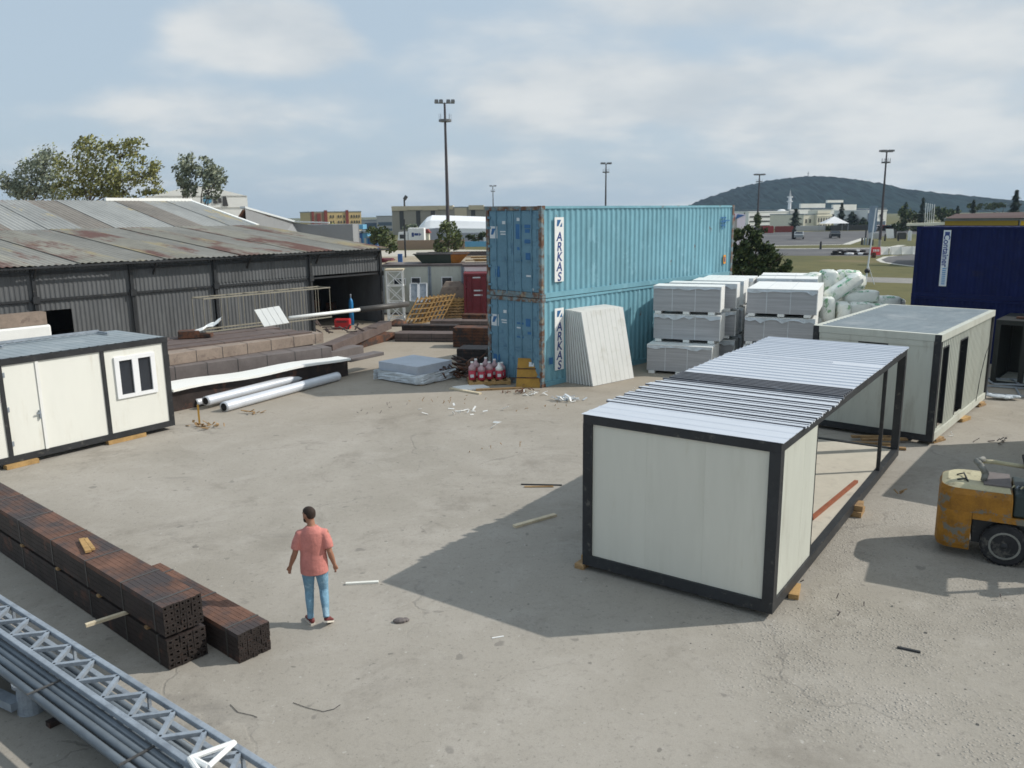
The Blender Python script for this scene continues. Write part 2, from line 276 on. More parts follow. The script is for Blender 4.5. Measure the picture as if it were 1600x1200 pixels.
# ---------------------------------------------------------------- ground
def gmat(name, build):
    m_ = bpy.data.materials.new(name); m_.use_nodes = True; t = m_.node_tree; b = t.nodes['Principled BSDF']; b.inputs['Roughness'].default_value = .92; b.inputs['Specular IOR Level'].default_value = .2
    co = nd(t, 'ShaderNodeTexCoord'); build(t, b, co.outputs['Object']); return m_
def noise(t, V, s, d=6.0, r=.6, dist=0.0, mp=None):
    if mp:
        q = nd(t, 'ShaderNodeMapping'); q.inputs['Scale'].default_value = mp[:3]; 
        if len(mp) > 3: q.inputs['Rotation'].default_value = (0, 0, mp[3])
        t.links.new(V, q.inputs[0]); V = q.outputs[0]
    n = nd(t, 'ShaderNodeTexNoise', i_Scale=s, i_Detail=d, i_Roughness=r, i_Distortion=dist); t.links.new(V, n.inputs['Vector']); return n.outputs[0]
def yard(t, b, V):
    big = noise(t, V, .16, 8, .62, .6); mid = noise(t, V, .9, 8, .65, .3); fine = noise(t, V, 9, 6, .7); grain = noise(t, V, 60, 3, .7)
    col = mixc(t, ramp(t, big, .35, .66), (.31, .286, .246), (.378, .35, .307))
    col = mixc(t, mth(t, 'MULTIPLY', ramp(t, mid, .46, .68), .45), col, (.42, .392, .35))
    col = mixc(t, mth(t, 'MULTIPLY', ramp(t, noise(t, V, .45, 8, .75, .5), .50, .72), .62), col, (.20, .18, .152))      # dust and damp stains
    col = mixc(t, mth(t, 'MULTIPLY', ramp(t, noise(t, V, 2.6, 6, .7, .5), .60, .74), .5), col, (.185, .17, .155))
    col = mixc(t, mth(t, 'MULTIPLY', ramp(t, noise(t, V, .8, 7, .7, 0, (.25, 1.4, 1, .7)), .62, .74), .35), col, (.16, .15, .14))  # tyre smears
    col = mixc(t, mth(t, 'MULTIPLY', ramp(t, fine, .52, .72), .38), col, (.19, .175, .155))
    for s_, a0, a1, cc, am in ((7.0, .70, .76, (.12, .11, .10), .6), (13.0, .70, .75, (.52, .50, .46), .5), (3.2, .69, .74, (.14, .13, .12), .5), (24.0, .66, .72, (.13, .12, .11), .4)): col = mixc(t, mth(t, 'MULTIPLY', ramp(t, noise(t, V, s_, 2, .5), a0, a1), am), col, cc)   # specks and chips
    # worn, pitted patch: right foreground
    sx = nd(t, 'ShaderNodeSeparateXYZ'); t.links.new(V, sx.inputs[0])
    q = mth(t, 'ADD', mth(t, 'ADD', mth(t, 'MULTIPLY', sx.outputs[0], 1.0), mth(t, 'MULTIPLY', sx.outputs[1], 1.15)), mth(t, 'MULTIPLY', mth(t, 'SUBTRACT', mid, .5), 2.0))
    worn = mth(t, 'MULTIPLY', ramp(t, q, 11.9, 12.5), ramp(t, sx.outputs[0], 1.8, 3.6))
    worn = mth(t, 'MULTIPLY', worn, ramp(t, sx.outputs[1], 17, 12.5))
    worn = mth(t, 'MULTIPLY', worn, ramp(t, noise(t, V, .75, 5, .7), .36, .60))
    vp = nd(t, 'ShaderNodeTexVoronoi', i_Scale=19.0, i_Randomness=1.0); t.links.new(V, vp.inputs['Vector'])
    peb = ramp(t, vp.outputs['Distance'], .42, .12)
    col = mixc(t, mth(t, 'MULTIPLY', worn, mth(t, 'MULTIPLY', ramp(t, noise(t, V, 18, 5, .8, 0, (1, 2.2, 1, .5)), .54, .66), .8)), col, (.14, .13, .11))
    col = mixc(t, mth(t, 'MULTIPLY', worn, mth(t, 'MULTIPLY', peb, .25)), col, (.48, .46, .42))
    # cracks
    nv = nd(t, 'ShaderNodeTexNoise', i_Scale=.7, i_Detail=6.0); t.links.new(V, nv.inputs['Vector'])
    vm = nd(t, 'ShaderNodeVectorMath', operation='MULTIPLY_ADD'); t.links.new(nv.outputs['Color'], vm.inputs[0]); vm.inputs[1].default_value = (2.2, 2.2, 0); t.links.new(V, vm.inputs[2])
    vo = nd(t, 'ShaderNodeTexVoronoi', feature='DISTANCE_TO_EDGE', i_Scale=.17); t.links.new(vm.outputs[0], vo.inputs['Vector'])
    crk = mth(t, 'MULTIPLY', ramp(t, vo.outputs['Distance'], .006, .001), ramp(t, noise(t, V, .35, 3), .48, .58))
    col = mixc(t, mth(t, 'MULTIPLY', crk, .22), col, (.09, .085, .08))
    col = mixc(t, mth(t, 'MULTIPLY', ramp(t, grain, .35, .7), .16), col, (.13, .12, .11))
    # yard gets sandier far back
    col = mixc(t, mth(t, 'MULTIPLY', ramp(t, sx.outputs[1], 18, 30), .45), col, (.33, .265, .19))
    t.links.new(col, b.inputs['Base Color'])
    h = mth(t, 'ADD', mth(t, 'MULTIPLY', fine, .35), mth(t, 'MULTIPLY', grain, .15)); h = mth(t, 'ADD', h, mth(t, 'MULTIPLY', mth(t, 'MULTIPLY', worn, mth(t, 'ADD', peb, noise(t, V, 22, 5, .7))), .8)); h = mth(t, 'SUBTRACT', h, mth(t, 'MULTIPLY', crk, .3))
    bp = nd(t, 'ShaderNodeBump', i_Strength=.7, i_Distance=.02); t.links.new(h, bp.inputs['Height']); t.links.new(bp.outputs[0], b.inputs['Normal'])
def simple_ground(a, bb, s, c3=None, t3=.6, s3=.1):
    def f(t, b, V):
        col = mixc(t, ramp(t, noise(t, V, s, 8, .65, .3), .35, .65), a, bb)
        col = mixc(t, mth(t, 'MULTIPLY', ramp(t, noise(t, V, s*14, 5, .7), .5, .72), .5), col, tuple(q*.6 for q in a))
        if c3: col = mixc(t, ramp(t, noise(t, V, s3, 7, .65), t3-.05, t3+.05), col, c3)
        t.links.new(col, b.inputs['Base Color'])
        bp = nd(t, 'ShaderNodeBump', i_Strength=.5, i_Distance=.05); t.links.new(noise(t, V, s*20, 5, .7), bp.inputs['Height']); t.links.new(bp.outputs[0], b.inputs['Normal'])
    return f
def sheet(name, pts, z, mat_, kind='structure'):
    b = MB(); b.add([(p[0], p[1], z) for p in pts], [tuple(range(len(pts)))]); o = b.build(name, mat_)
    if o.data.polygons[0].normal.z < 0: o.data.flip_normals()
    return tag(o, kind=kind)
def GP(*pts): return [G(x, y)[:2] for x, y in pts]
mg = gmat('grass_ground', simple_ground((.085, .09, .036), (.135, .125, .05), .05, (.17, .14, .07), .62, .035))
sheet('ground', [(-2200, -60), (2200, -60), (2200, 2500), (-2200, 2500)], 0, mg)
mdirt = gmat('sandy_dirt', simple_ground((.30, .25, .18), (.38, .33, .25), .12, (.25, .17, .09), .58, .05))
sheet('dirt_lot', [(-130, 47), (-3, 47), (-1.2, 62), (-1, 118), (-60, 170), (-200, 170), (-200, 47)], .004, mdirt)
sheet('yard', [(-45, -20), (34, -20), (34, 30), (24, 44), (13, 50), (2, 56), (-45, 52)], .010, gmat('yard_concrete', yard))
masph = gmat('asphalt', simple_ground((.10, .10, .105), (.135, .135, .138), .05, (.17, .165, .16), .60, .05))
sheet('asphalt_lot', GP((1140, 384), (1190, 384), (1322, 381.5), (1350, 372), (1420, 366), (1640, 366), (1640, 361), (1420, 360), (1310, 361), (1140, 364.5)), .004, masph)
sheet('track_straight', GP((1120, 399), (1375, 400), (1385, 392), (1440, 387), (1440, 384), (1380, 386.5), (1120, 389.6)), .004, masph)
sheet('track_bend', GP((1372, 406), (1383, 401), (1400, 399.5), (1440, 397), (1500, 396), (1500, 420), (1440, 417.5), (1400, 413), (1380, 410)), .004, masph)
mline = M('kerb_line_pale', (.50, .49, .44), .8, var=.15, sc=.3, bump=0)
def strip(name, pts, wd, z, mat_):
    q = [Vector((*G(*p)[:2], z)) for p in pts]; b = MB()
    for i in range(len(q)-1):
        t_ = (q[i+1]-q[i]).normalized(); n_ = Vector((-t_.y, t_.x, 0))*wd/2; b.quad(q[i]-n_, q[i+1]-n_, q[i+1]+n_, q[i]+n_)
    return tag(b.build(name, mat_), kind='structure')
strip('track_edge_line', [(1140, 388.8), (1260, 388.6), (1385, 388), (1410, 383)], 1.2, .012, mline)
strip('bend_edge_line', [(1400, 399.8), (1384, 401.2), (1372.5, 406), (1380, 410), (1400, 413), (1440, 417.7)], .55, .012, mline)
strip('lot_edge_line', [(1140, 384.4), (1190, 384.4), (1322, 382), (1350, 372.6)], 1.3, .012, mline)
sheet('field_path', GP((1230, 430), (1360, 433), (1500, 437), (1500, 445), (1360, 441), (1230, 437)), .004, gmat('path_grey', simple_ground((.22, .215, .2), (.28, .27, .25), .2)))
sheet('sand_path', GP((560, 402), (757, 398), (800, 398), (800, 391), (700, 390), (560, 393)), .008, gmat('pale_sand', simple_ground((.42, .39, .33), (.50, .47, .41), .1)))
# gravel and grit on the worn patch
b = MB(); rnd = random.Random(3)
for i in range(700):
    x = rnd.uniform(2.2, 12); y = rnd.uniform(5.2, 13)
    if x+1.15*y < 12.2+rnd.uniform(-.2, .6) and rnd.random() < .93: continue
    s_ = rnd.uniform(.004, .012)*(1.8 if rnd.random() < .04 else 1); a_ = rnd.uniform(0, pi)
    b.hexa([Matrix.Translation((x, y, .01)) @ Matrix.Rotation(a_, 4, 'Z') @ Vector(q) for q in ((-s_, -s_, 0), (s_*1.6, -s_*.7, 0), (s_, s_, 0), (-s_, s_*.8, 0), (-s_*.5, -s_*.5, s_), (s_*.8, -s_*.4, s_*.8), (s_*.5, s_*.5, s_), (-s_*.5, s_*.4, s_))])
tag(b.build('gravel', M('grit_stone', (.27, .25, .22), .9, var=.4, sc=8)), 'loose grit scattered over the worn concrete', 'gravel', kind='stuff')
# hill: a ridge about 1.3 km away
ridge = [(960, 338), (1040, 334), (1072, 325), (1105, 309), (1150, 293), (1200, 281), (1240, 276.5), (1270, 275), (1310, 280), (1350, 292), (1400, 298), (1450, 305), (1500, 312), (1530, 318), (1570, 322), (1640, 328), (1800, 330)]
def ridge_at(x):
    for (a, ya), (c, yc) in zip(ridge, ridge[1:]):
        if a <= x <= c: t_ = (x-a)/(c-a); return ya+(yc-ya)*t_
    return 334
b = MB(); NX, NY = 260, 26; vs = []; hr = random.Random(5)
for j in range(NY):
    k = j/(NY-1); D_ = 900+600*k
    for i in range(NX):
        px = 960+(1800-960)*i/(NX-1); top = P(px, ridge_at(px), 1300); x = top.x
        prof = sin(min(1, k/.667)*pi/2)**1.3 if k < .667 else cos((k-.667)/.333*pi/2)
        h = max(0, top.z)*prof+(hr.uniform(-1, 1)*1.5+1.2*sin(i*.9+j*2.1))*min(1, prof*2)*min(1, max(0, top.z)/20)
        vs.append((x, D_, h-2))
b.add(vs, [(j*NX+i, j*NX+i+1, (j+1)*NX+i+1, (j+1)*NX+i) for j in range(NY-1) for i in range(NX-1)])
hill = b.build('hill', M('wooded_hill', (.014, .030, .034), .95, var=.5, sc=.06, bump=0, c2=(.022, .040, .040), c2t=.58, c2s=.02, spec=.0), smooth=False); tag(hill, kind='structure')
# ---------------------------------------------------------------- frame module with the loose roof sheets
def blocks(items, label_fn, group):
    for i, (x, y, z, rz, sz, mt) in enumerate(items):
        b = MB(); b.cbox((0, 0, sz[2]/2), sz); b.cbox((.02, .01, sz[2]*1.5+.002), (sz[0]*.8, sz[1], sz[2]), .1) if z else None
        o = b.build('timber_block', m[mt], loc=(x, y, .012), rz=rz); tag(o, label_fn[i], 'wood block', group)
AO, AA, AL, AW, AH, AB = (3.546, 10.359), .958, 8.99, 3.013, 2.54, .10
A = thing('frame_module', 'unfinished black framed portable module with loose white roof sheets and open right side', 'portable module', (*AO, 0), AA)
b = MB()
for y in (0, AW-.12): b.box(0, AL, y, y+.12, AB, AB+.17)
for x in (0, AL-.12): b.box(x, x+.12, .12, AW-.12, AB, AB+.17)
b.build('base_frame', m['dark'], A)
b = MB(); b.box(.125, AL-.125, .125, AW-.125, AB+.09, AB+.15); b.build('floor', m['floorb'], A)
b = MB()
for y in (0, AW-.12): b.box(0, AL, y, y+.12, AH-.13, AH)
for x in (0, AL-.12): b.box(x, x+.12, .12, AW-.12, AH-.13, AH)
for i in range(1, 8): b.box(i*AL/8-.03, i*AL/8+.03, .12, AW-.12, AH-.09, AH-.02)
b.build('top_frame', m['dark'], A)
for x, y in ((0, 0), (0, AW-.15), (AL-.15, 0), (AL-.15, AW-.15)):
    b = MB(); b.box(x-.003, x+.153, y-.003, y+.153, AB+.171, AH-.131); b.build('corner_post', m['dark'], A)
b = MB(); b.box(7.0, 7.06, .02, .09, AB+.171, AH-.131); b.build('door_post', m['dark'], A)
b = MB(); b.box(7.0, 7.06, AW-.09, AW-.02, AB+.171, AH-.131); b.build('door_post', m['dark'], A)
for k in range(3):                        # end wall panels
    y0 = .155+k*.9015; b = MB(); b.box(.035, .085, y0+.0005, y0+.9010, AB+.172, AH-.132); b.build('end_panel', m['panel'], A)
for x0, x1, mm in ((.155, 1.27, 'panelg'), (1.273, 1.90, 'panelg')):
    b = MB(); b.box(x0, x1, .03, .08, AB+.172, AH-.132); b.build('side_panel', m[mm], A)
b = MB(); b.box(1.903, 1.935, .025, .085, AB+.172, AH-.132); b.build('panel_edge_trim', m['dark'], A)
b = MB()
for y0 in (.155, 1.9, ): pass
b.box(.155, 6.9, AW-.08, AW-.03, AB+.172, AB+.173+.001); b.build('sill_strip', m['dark'], A)
rs = random.Random(11)
def roof(x0, x1, z, pitch, dep, mt, ov=.0, style='rib'):
    n_ = max(1, round((x1-x0)/1.0)); wd = (x1-x0)/n_
    for k in range(n_):
        a = x0+k*wd; b = MB(); e = ov*rs.random(); th = .004*(k % 2)
        b.corr((a, -.02-e*.3, z+th), (1, 0, 0), (0, 1, 0), (0, 0, 1), wd+.012, AW+.05+e, pitch, dep, style)
        b.quad((a, -.02-e*.3, z+th-.006), (a+wd, -.02-e*.3, z+th-.006), (a+wd, AW+.03, z+th-.006), (a, AW+.03, z+th-.006))
        b.build('roof_sheet', m[mt], A)
roof(.0, .92, AH+.012, .3, .008, 'roofw', .03)
# stack of nested sheets, every rib edge showing, each slid a little further
for k in range(22):
    x0 = .92+k*.1023; e = rs.uniform(0, .12); b = MB(); w1 = .0963 if k not in (9, 16) else .19
    lift = .022 if k % 3 else .034
    b.hexa([(x0, -.03-e*.3, AH+.008), (x0+w1*.72, -.03-e*.3, AH+.004), (x0+w1*.72, AW+.04+e, AH+.004), (x0, AW+.04+e, AH+.008),
            (x0+.012, -.03-e*.3, AH+lift), (x0+w1*.66, -.03-e*.3, AH+lift), (x0+w1*.66, AW+.04+e, AH+lift), (x0+.012, AW+.04+e, AH+lift)])
    b.hexa([(x0+w1*.73, -.02, AH+.002), (x0+w1+.01, -.02, AH+.002), (x0+w1+.01, AW+.02+e, AH+.002), (x0+w1*.73, AW+.02+e, AH+.002),
            (x0+w1*.73, -.02, AH+.008), (x0+w1+.01, -.02, AH+.008), (x0+w1+.01, AW+.02+e, AH+.008), (x0+w1*.73, AW+.02+e, AH+.008)])
    b.m = [0, 0, 0, 1, 0, 1]+[0 if k in (0, 1, 9, 16) else 1]*6  # dark rib edges; low strips coloured dark as shadow gaps between sheets
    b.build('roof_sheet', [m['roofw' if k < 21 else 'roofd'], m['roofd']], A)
for k in range(6):
    x0 = 3.18+k*.115; b = MB()
    b.box(x0, x0+.055, -.02, AW+.02, AH+.006, AH+.05); b.box(x0+.055, x0+.116, -.02, AW+.01, AH+.001, AH+.014); b.build('roof_sheet', m['roofd'], A)
roof(3.88, 6.02, AH+.03, .25, .018, 'roofw', .10)
for k in range(3):
    x0 = 6.03+k*.1; b = MB(); b.box(x0, x0+.05, .9, AW+.05, AH+.01, AH+.05); b.box(x0, x0+.1, -.02, .9, AH+.01, AH+.034); b.box(x0+.05, x0+.1, .9, AW+.03, AH+.004, AH+.02); b.build('roof_sheet', m['roofw'], A)
roof(6.33, 8.97, AH+.03, .25, .018, 'roofw', .10)
def AP(x, y, z=0): return Vector((AO[0]+x*cos(AA)-y*sin(AA), AO[1]+x*sin(AA)+y*cos(AA), z))
b = MB(); p0 = G(1268, 810, .285); p1 = G(1338, 752, .285); b.beam(p0, p1, .07, .05); b.box  # loose bar on the floor
tag(b.build('steel_bar', m['rustbar']), 'red primed steel bar lying on the floor inside the open framed module', 'steel bar')
lab = ['splintered yellow timber wedge under the right edge of the open framed module', 'timber block under the far right base of the open framed module', 'small timber block at the left foot of the open framed module', 'pale timber offcut on the ground left of the framed module']
q = [AP(1.0, -.02), AP(4.9, -.03), AP(.1, AW+.05), AP(.6, AW+.2)]
blocks([(q[0].x, q[0].y, 0, AA+.2, (.42, .14, .075), 'pine'), (q[1].x, q[1].y, 1, AA+.05, (.42, .2, .10), 'wood'), (q[2].x, q[2].y, 0, AA, (.25, .16, .08), 'wood'), (q[3].x, q[3].y, 0, AA+.1, (.5, .1, .06), 'pine')], lab, 'timber packing under the modules')
# stack of timber slats behind the module
for k, (px, py, a_) in enumerate(((1372, 697, -.2), (1385, 690, -.1), (1395, 703, -.3), (1400, 694, .0))):
    g_ = G(px, py); b = MB(); b.cbox((0, 0, .03+.055*(k % 2)), (1.1, .12, .05)); tag(b.build('loose_plank', m['wood'], loc=g_+Vector((-.25, .1, .015)), rz=a_), ['brown plank at the left of the loose pile between the two large modules', 'upper brown plank in the loose pile between the two large modules', 'lowest plank of the loose pile, nearest the open module corner post', 'plank of the loose pile nearest the ribbed cabin corner'][k], 'plank', 'timber slats between the modules')
# ---------------------------------------------------------------- white ribbed module behind (two tall openings)
BO, BA, BL, BW, BH = (9.976, 18.72), .865, 5.98, 2.957, 2.68
Bm = thing('cabin_module', 'grey white portable cabin with ribbed side and two tall dark openings behind the framed module', 'portable cabin', (*BO, 0), BA)
b = MB(); b.box(.1, BL-.1, .1, .16, .28, BH-.17)
b = MB()
cuts = [(.14, .33), (.78, .95)]
def ribwall(x0, x1, z0, z1):
    b.corr((x0, .05, z0), (1, 0, 0), (0, 0, 1), (0, -1, 0), x1-x0, z1-z0, .17, .018, 'rib')
ribwall(.14, .42, .29, BH-.18); ribwall(.42, .98, 2.32, BH-.18); ribwall(.98, 2.16, .29, BH-.18); ribwall(2.16, 2.98, 2.28, BH-.18); ribwall(2.98, BL-.14, .29, BH-.18)
b.quad((.42, .05, .29), (.98, .05, .29), (.98, .05, .36), (.42, .05, .36)); b.quad((2.16, .05, .29), (2.98, .05, .29), (2.98, .05, .34), (2.16, .05, .34))
b.build('ribbed_side', m['panelg'], Bm)
for x0, x1, z1, z0 in ((.42, .98, 2.32, .36), (2.16, 2.98, 2.28, .34)):
    b = MB()
    for q0, q1, q2, q3 in ((x0, x0+.03, z0, z1), (x1-.03, x1, z0, z1)): b.box(q0, q1, .02, .20, q2, q3)
    b.box(x0+.03, x1-.03, .02, .20, z1-.03, z1); f_ = b.build('opening_frame', m['dark'], Bm)  # dark jambs and the black board stand in for shade inside the opening
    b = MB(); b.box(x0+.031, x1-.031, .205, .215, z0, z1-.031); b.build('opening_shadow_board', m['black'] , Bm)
b = MB(); b.box(-.0, .06, .145, BW-.145, .26, BH-.17); b.box(-.012, .0, .145, BW-.145, BH-.30, BH-.17); b.build('end_wall', m['panelg'], Bm)
b = MB(); b.box(-.006, -.001, 1.15, 1.85, BH-.345, BH-.31); b.build('vent_slot', m['dark'], Bm)
b = MB(); b.box(.145, BL-.145, BW-.08, BW-.02, .26, BH-.17); b.build('back_wall', m['panelg'], Bm)
b = MB(); b.box(BL-.06, BL, .145, BW-.145, .26, BH-.17); b.build('end_wall', m['panelg'], Bm)
b = MB(); b.box(.02, BL, -.01, .13, .10, .28); b.box(.02, BL, BW-.13, BW+.01, .10, .28); b.build('base_rail', m['panelg'], Bm)
b = MB(); b.box(-.02, .02, 0, BW, .10, .26); b.build('base_rail', m['dark'], Bm)
b = MB(); b.box(-.02, BL+.02, -.02, .12, BH-.165, BH); b.box(-.02, .12, .12, BW-.12, BH-.165, BH); b.box(-.02, BL+.02, BW-.12, BW+.02, BH-.165, BH); b.box(BL-.12, BL+.02, .12, BW-.12, BH-.165, BH); b.build('roof_fascia', m['panelg'], Bm)
for x, y in ((-.025, -.015), (-.025, BW-.13), (BL-.12, -.015), (BL-.12, BW-.13)):
    b = MB(); b.box(x, x+.145, y, y+.145, .10, BH-.005 if x < 0 else BH-.167); b.build('corner_post', m['dark'], Bm)
b = MB(); b.corr((.1, .1, BH-.012), (1, 0, 0), (0, 1, 0), (0, 0, 1), BL-.2, BW-.2, .25, .014, 'rib'); b.build('roof_sheet', m['roofg'], Bm)
def BP(x, y, z=0): return Vector((BO[0]+x*cos(BA)-y*sin(BA), BO[1]+x*sin(BA)+y*cos(BA), z))
b = MB(); pts = [BP(4.5, -.03, .28), BP(4.75, -.035, 1.0), BP(5.1, -.04, 1.5), BP(5.45, -.035, 1.7), BP(5.8, -.04, 2.5)]
for p0, p1 in zip(pts, pts[1:]): b.tube(p0, p1, .011, 5)
tag(b.build('cable', m['dark']), 'thin dark cable hanging down the far end of the ribbed cabin side', 'cable')
q = [BP(.5, .0), BP(3.1, -.02), BP(5.2, -.02)]
blocks([(q[0].x, q[0].y, 1, BA-.3, (.5, .16, .045), 'wood'), (q[1].x, q[1].y, 0, BA-.2, (.5, .2, .09), 'pine'), (q[2].x, q[2].y, 1, BA-.2, (.45, .15, .05), 'wood')],
       ['timber packing under the near corner of the ribbed grey cabin', 'timber packing under the middle of the ribbed grey cabin side', 'timber packing under the far end of the ribbed grey cabin side'], 'timber packing under the modules')
# module outside the frame whose shadow falls across the yard
C3 = thing('cabin_module', 'plain portable cabin standing just beyond the right edge, casting its shadow across the yard', 'portable cabin', (10.55, 15.7, 0), .90)
b = MB(); b.box(0, 4.4, -2.4, 0, .12, 2.55); b.build('wall', m['panel'], C3)
b = MB(); b.box(-.03, 4.43, -2.43, .03, 2.552, 2.66); b.build('roof', m['roofg'], C3)
b = MB(); b.box(-.02, 4.42, -2.42, .02, .0, .118); b.build('base_frame', m['dark'], C3)
# ---------------------------------------------------------------- left cabin with window and door
LO, LA, LLEN, LWD, LH, LB = (-9.045, 21.228), 4.085, 7.0, 2.45, 2.51, .12
Lm = thing('cabin_module', 'cream portable cabin with dark frame, white double window and plain door at the left', 'portable cabin', (*LO, 0), LA)
def lb(x0, x1, y0, y1, z0, z1, name, mt, par=None):
    b = MB(); b.box(x0, x1, -y1, -y0, z0, z1); return b.build(name, m[mt], par or Lm)
for x in (0, 1.70, 4.03, LLEN-.14): lb(x, x+(.13 if x in (0, LLEN-.14) else .09), 0, .13, LB+.151, LH-.141, 'post', 'dark')
for x in (0, LLEN-.14): lb(x, x+.13, LWD-.13, LWD, LB+.151, LH-.141, 'post', 'dark')
b = MB(); b.box(0, LLEN, -.13, .0, LB, LB+.15); b.box(0, LLEN, -LWD, -LWD+.13, LB, LB+.15); b.box(0, .13, -LWD+.13, -.13, LB, LB+.15); b.box(LLEN-.13, LLEN, -LWD+.13, -.13, LB, LB+.15); b.build('base_frame', m['dark'], Lm)
b = MB(); b.box(-.01, LLEN, -.13, .01, LH-.14, LH); b.box(0, LLEN, -LWD, -LWD+.13, LH-.14, LH); b.box(-.01, .13, -LWD+.13, -.13, LH-.14, LH); b.box(LLEN-.13, LLEN, -LWD+.13, -.13, LH-.14, LH); b.build('top_frame', m['dark'], Lm)
W0, W1, WZ0, WZ1 = .42, 1.44, 1.14, 2.15
b = MB()
for x0, x1, z0, z1 in ((.131, W0, LB+.15, LH-.141), (W1, 1.698, LB+.15, LH-.141), (W0, W1, LB+.15, WZ0), (W0, W1, WZ1, LH-.141)): b.box(x0, x1, -.09, -.03, z0, z1)
b.build('wall_panel', m['panelw'], Lm)
wf = MB(); wf.box(W0-.03, W1+.03, -.03, .015, WZ0-.03, WZ0+.06); wf.box(W0-.03, W1+.03, -.03, .015, WZ1-.08, WZ1+.02)
for x0, x1 in ((W0-.03, W0+.09), (W1-.09, W1+.03), ((W0+W1)/2-.08, (W0+W1)/2+.08)): wf.box(x0, x1, -.03, .013, WZ0+.06, WZ1-.08)
win = wf.build('window', m['white'], Lm)
for x0, x1 in ((W0+.09, (W0+W1)/2-.08), ((W0+W1)/2+.08, W1-.09)): lb(x0, x1, .045, .05, WZ0+.06, WZ1-.08, 'pane', 'glass', win)
lb(1.792, 3.24, .03, .09, LB+.15, LH-.141, 'wall_panel', 'panelw'); lb(3.25, 3.32, .0, .08, LB+.15, LH-.141, 'door_jamb', 'whitep')
d_ = lb(3.325, 4.025, .025, .07, LB+.155, LH-.145, 'door', 'panelw'); lb(3.34, 3.37, -.03, .02, 1.02, 1.22, 'handle', 'galv', d_); lb(3.34, 3.44, -.045, -.025, 1.14, 1.17, 'handle', 'galv', d_)
for zh in (.5, 1.3, 2.1): lb(3.985, 4.045, .005, .03, zh, zh+.11, 'hinge', 'galv', d_)
lb(4.122, LLEN-.142, .03, .09, LB+.15, LH-.141, 'wall_panel', 'panelw')
b = MB(); b.box(.03, .09, -LWD+.13, -.13, LB+.15, LH-.141); b.build('end_wall', m['panelw'], Lm)
b = MB(); b.box(.13, LLEN-.13, -LWD+.03, -LWD+.09, LB+.15, LH-.141); b.build('back_wall', m['panelw'], Lm)
b = MB(); b.corr((.05, -LWD+.04, LH+.008), (1, 0, 0), (0, 1, 0), (0, 0, 1), LLEN-.1, LWD-.08, .22, .008, 'rib'); b.build('roof_sheet', m['roofg'], Lm)
for s_ in ((2.6, 2.2), (5.2, 2.25)):
    b = MB(); b.beam((s_[0]-1.9, -s_[1]+.1, LH+.09), (s_[0]+1.5, -s_[1]+.1, LH+.10), .06, .06); b.beam((s_[0]-1.9, -1.6, LH+.06), (s_[0]-1.9, -2.2, LH+.06), .05, .05)
    b.T = None; o = b.build('roof_rail', m['galv'], Lm)
def LP(x, y, z=0): return Vector((LO[0]+x*cos(LA)-y*sin(LA), LO[1]+x*sin(LA)+y*cos(LA), z))
q = [LP(1.35, -.05), LP(3.9, .0)]
blocks([(q[0].x, q[0].y, 0, LA, (1.0, .16, .10), 'pine'), (q[1].x, q[1].y, 0, LA, (.7, .2, .10), 'pine')], ['yellowish timber beam under the cream cabin below its double window', 'yellowish timber beam under the cream cabin at the left photo edge'], 'timber packing under the modules')
